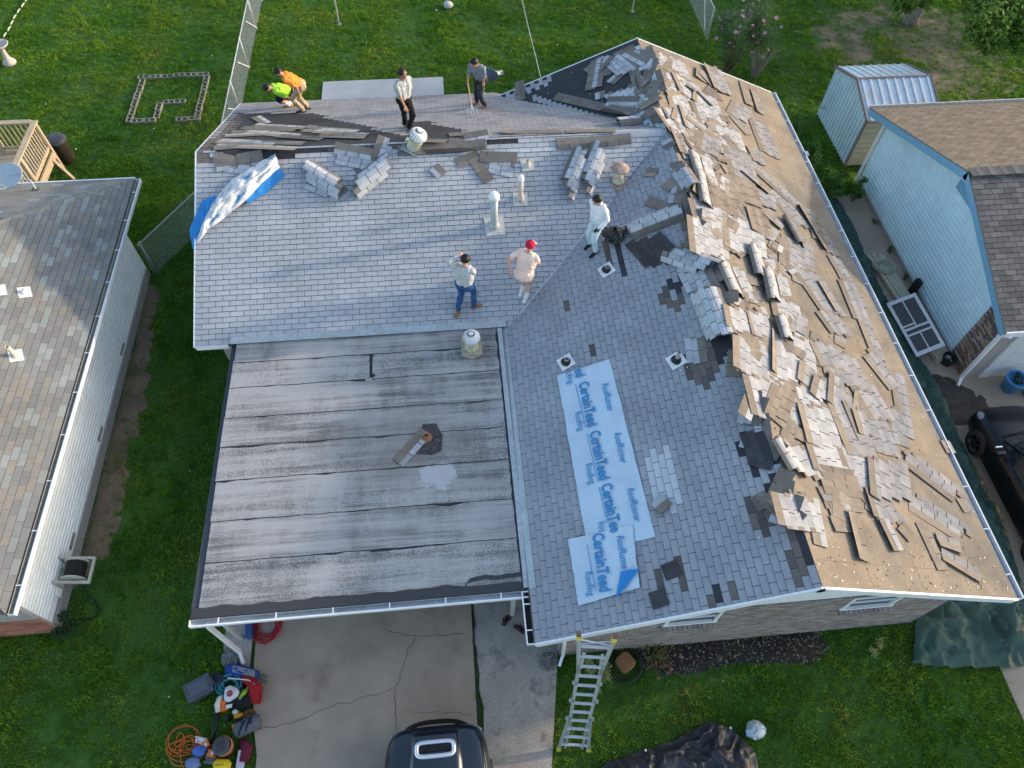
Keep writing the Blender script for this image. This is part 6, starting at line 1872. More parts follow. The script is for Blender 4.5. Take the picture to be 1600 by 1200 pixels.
        fd = (fd + up * fd.dot(sl)).normalized()
        add(sole - fd * 0.05 * s, sole + fd * 0.06 * s, 0.046, 0.044, 'shoe')
        add(sole + fd * 0.05 * s, sole + fd * 0.16 * s - up * 0.008, 0.044, 0.038, 'shoe')
        add(sole - fd * 0.06 * s - up * 0.035 * s, sole + fd * 0.16 * s - up * 0.035 * s, 0.022, 0.022, 'sole')
    # one continuous surface, grown over the limbs
    bm = bmesh.new()
    for a, c, ra, rc, l in S:
        capsule(bm, a, c, ra, rc)
    me = bpy.data.meshes.new('person')
    org = Vector((pel.x, pel.y, min(Vector(ankles[0]).z, Vector(ankles[1]).z)))
    bmesh.ops.translate(bm, verts=bm.verts, vec=-org)
    bm.to_mesh(me)
    bm.free()
    tmp = bpy.data.objects.new('person_tmp', me)
    COL.objects.link(tmp)
    rm = tmp.modifiers.new('remesh', 'REMESH')
    rm.mode = 'VOXEL'
    rm.voxel_size = 0.0105
    sm = tmp.modifiers.new('smooth', 'SMOOTH')
    sm.factor = 0.5
    sm.iterations = 2
    bpy.context.view_layer.update()
    body = bpy.data.meshes.new_from_object(tmp.evaluated_get(bpy.context.evaluated_depsgraph_get()))
    bpy.data.objects.remove(tmp)
    n = len(body.vertices)
    P = np.empty(n * 3)
    body.vertices.foreach_get('co', P)
    P = P.reshape(-1, 3) + np.array(org)
    # cloth folds: a little relief on shirt and trousers
    labs = ['skin', 'shirt', 'pants', 'shoe', 'sole', 'dark', 'lip', 'sock', 'glove']
    D = np.full((len(labs), n), 9.0)
    for a, c, ra, rc, l in S:
        i = labs.index(l)
        D[i] = np.minimum(D[i], segdist(P, a, c, ra, rc))
    D[labs.index('skin')] += 0.004
    D[labs.index('shirt')] -= 0.003
    li = D.argmin(0)
    nr = np.empty(n * 3)
    body.vertices.foreach_get('normal', nr)
    nr = nr.reshape(-1, 3)
    cloth = np.isin(li, [1, 2])
    for i in np.nonzero(cloth)[0]:
        x, y, z = P[i]
        P[i] += nr[i] * (0.021 * mnoise.fractal(Vector((x * 11, y * 11, z * 7)), 0.8, 2.0, 3) + 0.007)
    body.vertices.foreach_set('co', (P - np.array(org)).ravel())
    for l in labs:
        body.materials.append(mats.get(l) or mats['skin'])
    pi = np.empty(len(body.polygons), dtype=np.int32)
    for j, p in enumerate(body.polygons):
        vv = [li[v_] for v_ in p.vertices]
        pi[j] = max(set(vv), key=vv.count)
    body.polygons.foreach_set('material_index', pi)
    body.polygons.foreach_set('use_smooth', [True] * len(body.polygons))
    body.update()
    o = bpy.data.objects.new('person', body)
    o.location = org
    COL.objects.link(o)
    WPOS[o.name] = org
    tag(o, label, 'person', 'people working on the roof')
    # hair or cap as a child: an uneven cap over the skull
    if hair is not None:
        r2 = random.Random(len(label))
        b = MB()
        def f(u, v):
            a = u * 2 * math.pi
            el_ = math.pi / 2 * (1 - v * 1.25)
            d = (side * math.cos(a) + face * math.sin(a)) * math.cos(el_) + hup * math.sin(el_)
            fr = max(0.0, math.sin(a))
            low = v * (0.020 if fr > 0.5 else 0.0)
            rr = 0.108 + 0.012 * fbm(d.x * 6, d.y * 6, d.z * 6, 2.2) - 0.030 * max(0, v - 0.72) * 3 * (fr > 0.35)
            return hc + hup * (0.022 + low) * s - face * 0.012 * s + d * rr * s
        b.grid(f, 26, 10)
        b.build('cap' if cap else 'hair', hair, o, True)
        if cap:
            b = MB()
            b.grid(lambda u, v: hc + hup * (0.055 - 0.015 * v) * s + face * (0.085 + 0.085 * v) * s + side * (u - 0.5) * 0.17 * (1 - 0.35 * v * v) * s, 8, 4)
            b.build('visor', mats['visor'], o, True)
            b = MB()
            b.grid(lambda u, v: hc + (hup * math.sin(0.35 + v * 0.9) * 0.121 + (face * math.cos((u - 0.5) * 1.9) + side * math.sin((u - 0.5) * 1.9)) * math.cos(0.35 + v * 0.9) * 0.121) * s + hup * 0.024 * s - face * 0.010 * s, 10, 6)
            b.build('cap_front', mats['visor'], o, True)
    return o


def cl(name, c, v=0.1):
    return mat(name, c, 0.9, v, 9.0, var2=0.08, scale2=4.0, spec=0.1)


HAIR = mat('black_hair', (0.010, 0.008, 0.007), 0.5, 0.4, 60.0)
SOLEW = cl('white_sole', (0.62, 0.62, 0.62))
EYE = mat('dark_eye', (0.03, 0.02, 0.02), 0.4)
LIP = mat('lip', (0.30, 0.12, 0.09), 0.6)
GLOVE = cl('dark_glove', (0.05, 0.05, 0.055))


def outfit(skin, shirt, pants, shoe, sole, **k):
    d = dict(skin=SKIN[skin], shirt=shirt, pants=pants, shoe=shoe, sole=sole, dark=EYE, lip=LIP, sock=cl('white_sock', (0.66, 0.66, 0.68)), glove=GLOVE)
    d.update(k)
    return d


SN, SLp, SB = Vector((0, 0.407, 0)), Vector((0.417, 0, 0)), Vector((0, -0.404, 0))
LIME = cl('lime_shirt', (0.38, 0.72, 0.06))
ORANGE = cl('orange_shirt', (0.85, 0.25, 0.045))
P_ = D_PEOPLE
person('person in lime green shirt and dark shorts crouching over the rear roof edge', P_['A']['pelvis'], rad(112), rad(68), P_['A']['ankles'], P_['A']['hands'],
       outfit('tan', LIME, cl('navy_shorts', (0.018, 0.022, 0.05)), cl('tan_boot', (0.26, 0.13, 0.055)), cl('brown_sole', (0.12, 0.06, 0.03)), slope=SB), head=(0.0, 0.9), trousers='short', sleeve='short', hair=HAIR, height=1.70)
person('person in orange shirt and khaki trousers bending beside the one in lime', P_['B']['pelvis'], rad(97), rad(50), P_['B']['ankles'], P_['B']['hands'],
       outfit('tan', ORANGE, cl('khaki_trousers', (0.42, 0.31, 0.19)), cl('navy_shoe', (0.03, 0.05, 0.12)), SOLEW, slope=SB), head=(0.0, 0.55), hair=HAIR, height=1.72)
person('person in light grey t-shirt and black track pants standing by tipped turbine vent', P_['C']['pelvis'], rad(-142), rad(3), P_['C']['ankles'], P_['C']['hands'],
       outfit('brown', cl('light_grey_tshirt', (0.36, 0.38, 0.39)), cl('black_pants', (0.018, 0.017, 0.018)), cl('grey_shoe', (0.22, 0.20, 0.20)), SOLEW, slope=SB), head=(0.25, 0.15), hair=HAIR, height=1.74)
person('person in blue grey t-shirt and dark jeans holding a pitchfork on the rear slope', P_['D']['pelvis'], rad(150), rad(22), P_['D']['ankles'], P_['D']['hands'],
       outfit('tan', cl('blue_grey_tshirt', (0.19, 0.215, 0.245)), cl('charcoal_jeans', (0.045, 0.048, 0.05)), cl('brown_boot', (0.20, 0.085, 0.04)), cl('brown_sole', (0.12, 0.06, 0.03)), slope=SB), head=(-0.15, 0.6), hair=HAIR, height=1.72, glove=(None, 'glove'), grip=0.9)
person('person in white long sleeved shirt and pale jeans looking down the left slope', P_['E']['pelvis'], rad(125), rad(6), P_['E']['ankles'], P_['E']['hands'],
       outfit('tan', cl('white_shirt', (0.72, 0.72, 0.74)), cl('pale_jeans', (0.50, 0.60, 0.64)), cl('black_shoe', (0.03, 0.028, 0.028)), SOLEW, slope=SLp), head=(-0.1, 0.5), hair=HAIR, height=1.74, sleeve='long', glove=('glove', None))
person('person in pale pink t-shirt and red cap striding along the valley', P_['F']['pelvis'], rad(-32), rad(20), P_['F']['ankles'], P_['F']['hands'],
       outfit('fair', cl('pale_pink_tshirt', (0.86, 0.60, 0.50)), cl('camouflage_shorts', (0.33, 0.31, 0.24), 0.35), cl('white_shoe', (0.70, 0.70, 0.70)), SOLEW, visor=cl('white_cap_front', (0.62, 0.64, 0.68)), slope=SN), head=(-0.2, 0.25),
       hair=cl('red_cap', (0.50, 0.02, 0.045)), height=1.76, trousers='short', cap=True, build_=1.12, shirt_tail=0.035)
person('person in grey long sleeved shirt and blue jeans holding up a phone', P_['G']['pelvis'], rad(-24), rad(5), P_['G']['ankles'], P_['G']['hands'],
       outfit('fair', cl('grey_sweater', (0.47, 0.46, 0.45)), cl('blue_jeans', (0.035, 0.085, 0.20)), cl('tan_shoe', (0.30, 0.145, 0.06)), cl('brown_sole', (0.12, 0.06, 0.03)), slope=SN), head=(-0.35, 0.35),
       hair=HAIR, height=1.76, sleeve='long', feet_yaw=(rad(160), rad(-80)), build_=1.06)
# things in their hands
a, c = Vector(P_['D']['fork'][0]), Vector(P_['D']['fork'][1])
fk = thing('pitchfork', 'wooden handled pitchfork held tines down on the rear slope', 'pitchfork', tuple(c))
d = (c - a).normalized()
part('handle', cl('ash_wood', (0.50, 0.33, 0.15)), fk, lambda b: b.tube([a - d * 0.08, a.lerp(c, 0.5), a.lerp(c, 0.76)], 0.017, 8))
part('ferrule', ALU, fk, lambda b: b.tube([a.lerp(c, 0.70), a.lerp(c, 0.84)], 0.020, 8))
part('crossbar', ALU, fk, lambda b: b.tube([a.lerp(c, 0.82) + Vector((-0.12, 0, 0)), a.lerp(c, 0.81), a.lerp(c, 0.82) + Vector((0.12, 0, 0))], 0.012, 6))
for q in range(4):
    x = -0.12 + 0.08 * q
    part('tine', ALU, fk, lambda b: b.tube([a.lerp(c, 0.82) + Vector((x, 0, 0)), a.lerp(c, 0.92) + Vector((x, -0.05, -0.02)), c + Vector((x, -0.03, 0.01))], [0.010, 0.009, 0.004], 6))
ph = Vector(P_['G']['phone'])
Mp = Matrix.Translation(ph) @ Matrix.Rotation(rad(-25), 4, 'Z') @ Matrix.Rotation(rad(-60), 4, 'X')
pb = thing('phone', 'blue cased phone in the hand of the person in blue jeans', 'phone', tuple(ph))
part('case', cl('blue_case', (0.05, 0.10, 0.26)), pb, lambda b: b.box(Mp.translation, (0.075, 0.15, 0.010), Mp))
part('camera_island', cl('white_lens', (0.7, 0.7, 0.72)), pb, lambda b: b.box(Mp @ Vector((0.015, 0.055, -0.007)), (0.03, 0.03, 0.004), Mp))

# ---------------------------------------------------------------- left neighbour: white siding, hip roof
SIDEW = mat('white_vinyl', (0.86, 0.86, 0.84), 0.6, 0.05, 5.0, var2=0.10, scale2=0.8)
lh = thing('neighbour_house', 'white sided neighbour house with mixed grey shingle hip roof on the left', 'house', (-13, 7, 0))
LE, LYB, LYF, LSL = -9.40, 13.02, 1.36, 0.36
LEZ = 2.42
HL = 4.2
cs_ = math.sqrt(1 + LSL * LSL)
PLR = Plane((LE, 0, LEZ), (0, 1, 0), (-1, 0, LSL))
PLB = Plane((0, LYB, LEZ), (-1, 0, 0), (0, -1, LSL))
PLF = Plane((0, LYF, LEZ), (1, 0, 0), (0, 1, LSL))
regLR = ccw([(LYF, 0), (LYB, 0), (LYB - HL, HL * cs_), (LYF + HL, HL * cs_)])
regLB = ccw([(-LE, 0), (-LE + 2 * HL, 0), (-LE + HL, HL * cs_)])
regLF = ccw([(LE, 0), (LE - 2 * HL, 0), (LE - HL, HL * cs_)])
ROOFD = mat('roof_underlay', (0.08, 0.08, 0.085), 0.9)
d1 = deck('roof_slope', ROOFD, lh, PLR, [regLR])
d2 = deck('roof_slope', ROOFD, lh, PLB, [regLB])
deck('roof_slope', ROOFD, lh, PLF, [regLF])
deck('roof_slope', ROOFD, lh, Plane((LE - 2 * HL, 0, LEZ), (0, -1, 0), (1, 0, LSL)), [ccw([(-LYB, 0), (-LYF, 0), (-LYF - HL, HL * cs_), (-LYB + HL, HL * cs_)])])
MIX = [(c0 * 0.72 + 0.088, c1 * 0.72 + 0.088, c2 * 0.68 + 0.082) for c0, c1, c2 in [(0.150, 0.152, 0.158), (0.175, 0.172, 0.172), (0.125, 0.126, 0.132), (0.20, 0.215, 0.215), (0.165, 0.152, 0.142), (0.185, 0.175, 0.162), (0.235, 0.26, 0.258), (0.14, 0.136, 0.136), (0.155, 0.155, 0.16), (0.21, 0.185, 0.155), (0.19, 0.165, 0.14)]]
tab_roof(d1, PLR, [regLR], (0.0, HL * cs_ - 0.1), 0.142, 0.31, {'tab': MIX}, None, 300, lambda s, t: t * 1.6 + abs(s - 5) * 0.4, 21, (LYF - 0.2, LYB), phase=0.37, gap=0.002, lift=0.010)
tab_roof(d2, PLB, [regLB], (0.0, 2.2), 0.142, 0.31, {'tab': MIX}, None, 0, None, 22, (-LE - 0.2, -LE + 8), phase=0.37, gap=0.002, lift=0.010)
for k in range(16):
    f0 = 0.25 + k * 0.21
    a = lambda f, e: Vector((LE - f, LYB - f, LEZ + LSL * f + 0.02 + e))
    wv = 0.13
    g = MIX[(k * 7) % len(MIX)]
    part('hip_cap', SHINGLE, lh, lambda b: (b.face([a(f0, 0.01) + Vector((0, -wv * 1.4, -0.03)), a(f0, 0.012), a(f0 + 0.22, 0.0), a(f0 + 0.22, 0.0) + Vector((0, -wv * 1.4, -0.042))], 0, g),
                                            b.face([a(f0, 0.012), a(f0, 0.01) + Vector((-wv * 1.4, 0, -0.03)), a(f0 + 0.22, 0.0) + Vector((-wv * 1.4, 0, -0.042)), a(f0 + 0.22, 0.0)], 0, g),
                                            b.face([a(f0, 0.012), a(f0, 0.01) + Vector((0, -wv * 1.4, -0.03)), a(f0, -0.01) + Vector((0, -wv * 1.4, -0.05)), a(f0, -0.012)], 0, EDGE)))
gutter((LE + 0.02, LYF, LEZ - 0.05), (LE + 0.02, LYB, LEZ - 0.05), (1, 0, 0), parent=lh, hang=1.0, inner=mat('pale_gutter_grit', (0.30, 0.29, 0.25), 0.9, 0.4, 25.0))
part('fascia_board', WHITE, lh, lambda b: b.bar((LE, LYB + 0.02, LEZ - 0.05), (LE - 8, LYB + 0.02, LEZ - 0.05), 0.04, 0.16))
LWX = -9.75
part('wall', SIDEW, lh, lambda b: b.box((LWX - 3.0, 6.8, 1.25), (5.9, 10.0, 2.4)))
part('soffit', SIDEW, lh, lambda b: b.box((LE - 0.2, 7.2, LEZ - 0.14), (0.42, 11.5, 0.02)))
for k in range(19):
    z = 0.30 + k * 0.108
    part('siding_board', SIDEW, lh, lambda b: b.bar((LWX + 0.012, 2.35 if k < 2 else 1.80, z + 0.05), (LWX + 0.012, 11.80, z + 0.05), 0.020, 0.112, up=(0.13, 0, 1)))
part('foundation', mat('foundation_grey', (0.30, 0.28, 0.26), 0.95, 0.25, 14.0), lh, lambda b: b.box((LWX + 0.005, 6.8, 0.14), (0.06, 10.0, 0.28)))
RB = mat('red_brick', (0.30, 0.12, 0.08), 0.9, 0.25, 20.0, attr=True)
part('front_wall', MORTAR, lh, lambda b: b.box((-12.5, 1.78, 1.2), (5.5, 0.08, 2.36)))
bm_ = MB()
brick_courses(bm_, -12.6, LWX + 0.03, 1.735, 0.02, 0.92, (), 8)
bm_.c = [(c[0] * 1.35, c[1] * 0.66, c[2] * 0.5) for c in bm_.c]
o = bm_.build('brick_courses', RB, lh)
o['kind'] = 'stuff'
for (y, z) in ((8.8, 0.45), (3.55, 0.45), (6.25, 0.45)):
    part('foundation_vent', mat('vent_grey', (0.28, 0.27, 0.26), 0.7), lh, lambda b: (b.box((LWX + 0.03, y, z), (0.02, 0.38, 0.10)), b.box((LWX + 0.042, y, z), (0.006, 0.30, 0.05))))
part('tap', GALV, lh, lambda b: b.tube([(LWX + 0.02, 2.9, 0.55), (LWX + 0.10, 2.9, 0.55), (LWX + 0.12, 2.9, 0.47)], 0.02, 8))
for (x, y, hh, rr, m) in ((-10.55, 6.90, 0.34, 0.05, mat('cream_pvc', (0.55, 0.47, 0.36), 0.6)), (-10.80, 8.65, 0.10, 0.045, WHITEMETAL), (-11.25, 8.6, 0.08, 0.05, WHITEMETAL)):
    z = LEZ + LSL * (LE - x)
    M = PLR.frame(y, (LE - x) * cs_, 0.4, 0.014)
    part('pipe_flashing', WHITEMETAL, lh, lambda b: b.box(M.translation, (0.30, 0.26, 0.008), M))
    part('vent_pipe', m, lh, lambda b: (b.lathe((x, y, z), [(0.10, 0.02), (rr + 0.02, 0.06), (rr, 0.09), (rr, hh), (rr * 0.75, hh), (rr * 0.75, hh - 0.1)], 14)), True)
ld = thing('satellite_dish', 'large pale blue grey satellite dish at the rear roof edge of left house', 'satellite dish', (-12.1, 12.7, 2.6))
dml = Matrix.Translation((-12.25, 12.65, 3.0)) @ Matrix.Rotation(rad(28), 4, 'X') @ Matrix.Rotation(rad(-6), 4, 'Y')
dish_parts(ld, dml, mat('pale_dish', (0.36, 0.42, 0.45), 0.5, 0.08, 5.0), 0.42, 0.34, 0.06, mat('pale_plastic', (0.6, 0.6, 0.57)), arm=(-0.24, -0.46, 0.22))
part('mast', GALV, ld, lambda b: b.tube([(-11.75, 12.55, 2.60), (-11.78, 12.62, 2.85), (-12.2, 12.66, 2.98)], 0.03, 8))
part('mast_foot', mat('dark_bracket', (0.08, 0.08, 0.08), 0.6), ld, lambda b: b.box((-11.75, 12.52, 2.62), (0.16, 0.16, 0.03)))

# hose reel hung on the siding
hr = thing('hose_reel', 'wall mounted hose reel with dark hose on the white siding', 'hose reel', (-9.4, 2.75, 0.2))
RG = mat('reel_grey', (0.40, 0.40, 0.36), 0.6, 0.1, 10.0)
for y in (2.53, 3.06):
    part('frame_rail', RG, hr, lambda b: (b.bar((LWX + 0.03, y, 0.75), (LWX + 0.72, y - 0.02, 0.62), 0.05, 0.05), b.bar((LWX + 0.03, y, 0.35), (LWX + 0.03, y, 0.80), 0.05, 0.05)))
part('handle_bar', RG, hr, lambda b: b.bar((LWX + 0.70, 2.50, 0.62), (LWX + 0.70, 3.06, 0.62), 0.05, 0.05))
for y in (2.60, 2.98):
    part('flange', RG, hr, lambda b: b.lathe((LWX + 0.36, y, 0.62), [(0.03, -0.01), (0.25, -0.012), (0.25, 0.012), (0.03, 0.01)], 20, M=Matrix.Rotation(rad(90), 3, 'X')))
part('hose', RUBBER, hr, lambda b: [b.tube([(LWX + 0.36 + 0.18 * math.cos(a_ * 0.35), 2.64 + 0.045 * q, 0.62 + 0.18 * math.sin(a_ * 0.35)) for a_ in range(18)], 0.022, 6, closed=True) for q in range(8)], True)
part('hose_tail', RUBBER, hr, lambda b: b.tube([(-9.38, 2.6, 0.42), (-9.3, 2.45, 0.15), (-9.15, 2.3, 0.03), (-9.0, 2.1, 0.02), (-9.1, 1.92, 0.02), (-9.4, 1.95, 0.02)], 0.018, 6), True)

# ---------------------------------------------------------------- right neighbour: pale blue gable, brick corner, garage
BLUEW = mat('pale_blue_siding', (0.62, 0.82, 0.89), 0.6, 0.05, 4.0, var2=0.08, scale2=1.0)
BLUET = mat('blue_trim', (0.17, 0.36, 0.50), 0.6, 0.08, 8.0)
rh = thing('neighbour_house', 'pale blue sided neighbour house with brown and grey roof on the right', 'house', (16, 10, 0))
RX0, RYB, RYF, RYR, REZ, RRZ = 11.80, 14.58, 6.05, 9.85, 2.42, 3.95
LB2 = math.hypot(RYB - RYR, RRZ - REZ)
LF2 = math.hypot(RYR - RYF, RRZ - REZ)
PRB = Plane((0, RYB, REZ), (-1, 0, 0), (0, RYR - RYB, RRZ - REZ))
PRF = Plane((0, RYF, REZ), (1, 0, 0), (0, RYR - RYF, RRZ - REZ))
rb_ = ccw([(-RX0, 0), (-RX0 - 12, 0), (-RX0 - 12, LB2), (-RX0, LB2)])
rf_ = ccw([(RX0, 0), (RX0 + 12, 0), (RX0 + 12, LF2), (RX0, LF2)])
e1 = deck('roof_slope', ROOFD, rh, PRB, [rb_])
e2 = deck('roof_slope', ROOFD, rh, PRF, [rf_])
BRN = [(0.20, 0.155, 0.115), (0.22, 0.17, 0.125), (0.18, 0.14, 0.105), (0.235, 0.185, 0.14)]
DGR = [(0.125, 0.118, 0.112), (0.145, 0.136, 0.128), (0.105, 0.10, 0.096), (0.16, 0.15, 0.14)]
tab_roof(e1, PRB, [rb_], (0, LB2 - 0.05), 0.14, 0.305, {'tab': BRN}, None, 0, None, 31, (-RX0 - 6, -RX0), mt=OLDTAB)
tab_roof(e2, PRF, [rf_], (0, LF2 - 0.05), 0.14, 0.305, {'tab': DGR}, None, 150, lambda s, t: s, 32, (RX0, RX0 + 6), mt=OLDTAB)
part('ridge_cap', SHINGLE, rh, lambda b: [b.box((RX0 + 0.08 + 0.16 * k, RYR, RRZ + 0.028 + 0.004 * (k % 2)), (0.155, 0.30, 0.012), None, 0, DGR[k % 4]) for k in range(36)])
for (pl, L_, ss) in ((PRB, LB2, -RX0 + 0.02), (PRF, LF2, RX0 - 0.02)):
    part('rake_board', BLUET, rh, lambda b: b.bar(pl.at(ss, -0.02, -0.09), pl.at(ss, L_ + 0.02, -0.09), 0.04, 0.19, up=pl.n))
    part('drip_edge', mat('dark_drip', (0.05, 0.05, 0.055), 0.6), rh, lambda b: b.bar(pl.at(ss, -0.02, 0.012), pl.at(ss, L_ + 0.02, 0.012), 0.03, 0.012, up=pl.n))
    part('soffit', BLUET, rh, lambda b: b.bar(pl.at(ss + (0.2 if ss > 0 else -0.2), 0, -0.15), pl.at(ss + (0.2 if ss > 0 else -0.2), L_, -0.15), 0.38, 0.015, up=pl.n))
RWX = 12.2
part('wall', BLUEW, rh, lambda b: (b.face([(RWX + 0.02, 14.05, 0), (RWX + 0.02, 6.4, 0), (RWX + 0.02, 6.4, 2.42), (RWX + 0.02, RYR, 3.80), (RWX + 0.02, 14.05, 2.42)]),
                                   b.box((RWX + 4, 13.97, 1.2), (7.9, 0.1, 2.4))))
for k in range(27):
    z = 0.16 + k * 0.135
    zt = z + 0.135
    y1 = 14.05 if zt < 2.42 else min(14.05, RYR + (3.80 - zt) / 1.38 * 4.2)
    y0 = 7.16 if zt < 2.12 else (6.42 if zt < 2.42 else max(6.42, RYR - (3.80 - zt) / 1.38 * 3.45))
    if y1 - y0 > 0.1:
        part('siding_board', BLUEW, rh, lambda b: b.bar((RWX + 0.004, y0, z + 0.0675), (RWX + 0.004, y1, z + 0.0675), 0.014, 0.139, up=(-0.10, 0, 1)))
part('foundation', mat('foundation_grey', (0.3, 0.28, 0.26)), rh, lambda b: b.box((RWX + 0.0, 10.6, 0.08), (0.05, 6.9, 0.16)))
RBR = [(0.24, 0.15, 0.115), (0.30, 0.20, 0.15), (0.17, 0.12, 0.10), (0.38, 0.28, 0.21), (0.12, 0.10, 0.09)]
corner = part('brick_corner', MORTAR, rh, lambda b: b.box((RWX + 0.05, 6.79, 1.05), (0.08, 0.76, 2.1)))
bk = []
for q in range(5):
    b = MB()
    b.box((0, 0, 0), (0.03, 0.195, 0.057), None, 0, RBR[q])
    bk.append(b.mesh('brick', BRICKM))
rr_ = random.Random(2)
for n_ in range(30):
    for k in range(4):
        y = 6.42 + k * 0.205 + (0.1 if n_ % 2 else 0)
        if y + 0.19 > 7.2:
            continue
        o = bpy.data.objects.new('brick', rr_.choice(bk))
        COL.objects.link(o)
        adopt(o, corner)
        o.matrix_basis = Matrix.Translation((RWX - 0.002, y + 0.0975, 0.05 + n_ * 0.067))
GARW = mat('garage_white', (0.62, 0.65, 0.66), 0.5, 0.05)
part('garage_wall', MORTAR, rh, lambda b: b.box((RWX + 4.1, 6.44, 1.2), (8.0, 0.08, 2.4)))
gd = part('garage_door', GARW, rh, lambda b: b.box((15.4, 6.385, 1.05), (4.9, 0.04, 2.1)))
for k in range(4):
    part('panel', GARW, gd, lambda b: b.box((15.4, 6.36, 0.27 + 0.525 * k), (4.88, 0.03, 0.505)))
part('garage_trim', GARW, rh, lambda b: (b.box((12.8, 6.37, 1.1), (0.28, 0.06, 2.2)), b.box((15.4, 6.37, 2.2), (5.4, 0.06, 0.16))))
part('fascia_board', WHITE, rh, lambda b: b.bar((RX0, RYF - 0.02, REZ - 0.06), (RX0 + 12, RYF - 0.02, REZ - 0.06), 0.04, 0.17))
part('gutter', mat('cream_gutter', (0.58, 0.54, 0.47), 0.6), rh, lambda b: (b.bar((RX0 - 0.02, RYB + 0.12, REZ - 0.03), (RX0 + 12, RYB + 0.12, REZ - 0.03), 0.012, 0.11), b.bar((RX0 - 0.02, RYB + 0.06, REZ - 0.08), (RX0 + 12, RYB + 0.06, REZ - 0.08), 0.12, 0.012), b.bar((RX0 - 0.02, RYB + 0.12, REZ + 0.03), (RX0 + 12, RYB + 0.12, REZ + 0.03), 0.03, 0.016)))
part('downpipe', WHITE, rh, lambda b: (b.bar((RX0 + 0.15, RYF - 0.05, REZ - 0.1), (RWX - 0.07, 6.35, 2.0), 0.07, 0.09), b.bar((RWX - 0.07, 6.35, 2.0), (RWX - 0.07, 6.33, 0.12), 0.07, 0.09), b.bar((RWX - 0.07, 6.33, 0.12), (RWX - 0.22, 6.12, 0.05), 0.07, 0.09)))
part('downpipe', WHITE, rh, lambda b: b.bar((RWX - 0.05, 14.12, 2.2), (RWX - 0.05, 14.12, 0.1), 0.06, 0.08))
part('gable_vent', BLUET, rh, lambda b: b.prism([(0, 0)] * 0 or [(RWX - 0.03, RYR - 0.5), (RWX + 0.01, RYR - 0.5), (RWX + 0.01, RYR + 0.5), (RWX - 0.03, RYR + 0.5)], 3.05, 3.3))

# ---------------------------------------------------------------- metal garden shed
shed = thing('garden_shed', 'pale blue ribbed metal garden shed with rusty edges behind blue house', 'shed', (13.3, 16.3, 0))
SHM = mat('pale_shed_metal', (0.56, 0.69, 0.74), 0.45, 0.08, 5.0, metal=0.15, var2=0.1)
SHR = mat('shed_roof_metal', (0.50, 0.57, 0.62), 0.4, 0.1, 6.0, metal=0.2, stain_or_shade=(0.50, 0.48, 0.46), stain_or_shade_scale=2.5, stain_or_shade_pos=0.52)
SHC = mat('cream_shed_metal', (0.52, 0.47, 0.37), 0.5, 0.1, 8.0)
RUSTE = mat('rusty_edge', (0.20, 0.14, 0.125), 0.8, 0.3, 20.0)
sx0, sx1, sy0, sy1, syp = 12.1, 14.45, 14.92, 17.72, 16.30
se, sp_ = 1.78, 2.26
part('wall', SHM, shed, lambda b: (b.face([(sx0, sy1, 0.02), (sx0, sy0, 0.02), (sx0, sy0, se), (sx0, syp, sp_), (sx0, sy1, se)]), b.face([(sx1, sy0, 0.02), (sx1, sy1, 0.02), (sx1, sy1, se), (sx1, syp, sp_), (sx1, sy0, se)])))
part('wall', SHC, shed, lambda b: (b.face([(sx0, sy0, 0.02), (sx1, sy0, 0.02), (sx1, sy0, se), (sx0, sy0, se)]), b.face([(sx1, sy1, 0.02), (sx0, sy1, 0.02), (sx0, sy1, se), (sx1, sy1, se)])))
for k in range(15):
    y = sy0 + 0.1 + k * 0.187
    zt = se + (sp_ - se) * (1 - abs(y - syp) / (syp - sy0 if y < syp else sy1 - syp))
    part('rib', SHM, shed, lambda b: b.bar((sx0 - 0.012, y, 0.03), (sx0 - 0.012, y, zt - 0.02), 0.05, 0.035))
for k in range(9):
    z = 0.12 + k * 0.19
    part('rib', SHC, shed, lambda b: b.bar((sx0 + 0.02, sy0 - 0.012, z), (sx1 - 0.02, sy0 - 0.012, z), 0.035, 0.05))
part('roof_panel', SHR, shed, lambda b: b.face([(sx0 - 0.04, sy0 - 0.05, se - 0.01), (sx1 + 0.04, sy0 - 0.05, se - 0.01), (sx1 + 0.04, syp, sp_ + 0.01), (sx0 - 0.04, syp, sp_ + 0.01)]))
part('roof_panel', SHR, shed, lambda b: b.face([(sx1 + 0.04, sy1 + 0.05, se - 0.01), (sx0 - 0.04, sy1 + 0.05, se - 0.01), (sx0 - 0.04, syp, sp_ + 0.01), (sx1 + 0.04, syp, sp_ + 0.01)]))
for k in range(9):
    x = sx0 + 0.10 + k * 0.27
    part('roof_rib', SHR, shed, lambda b: (b.bar((x, sy0 - 0.05, se + 0.004), (x, syp, sp_ + 0.026), 0.045, 0.03), b.bar((x, syp, sp_ + 0.026), (x, sy1 + 0.05, se + 0.004), 0.045, 0.03)))
part('edge_trim', RUSTE, shed, lambda b: (b.bar((sx0 - 0.05, sy0 - 0.06, se), (sx0 - 0.05, syp, sp_ + 0.02), 0.03, 0.07), b.bar((sx0 - 0.05, syp, sp_ + 0.02), (sx0 - 0.05, sy1 + 0.06, se), 0.03, 0.07),
                                           b.bar((sx1 + 0.05, sy0 - 0.06, se), (sx1 + 0.05, syp, sp_ + 0.02), 0.03, 0.07), b.bar((sx1 + 0.05, syp, sp_ + 0.02), (sx1 + 0.05, sy1 + 0.06, se), 0.03, 0.07),
                                           b.bar((sx0, syp, sp_ + 0.045), (sx1, syp, sp_ + 0.045), 0.06, 0.02), b.bar((sx0 - 0.02, sy0 - 0.02, 0.02), (sx0 - 0.02, sy0 - 0.02, se), 0.05, 0.05)))
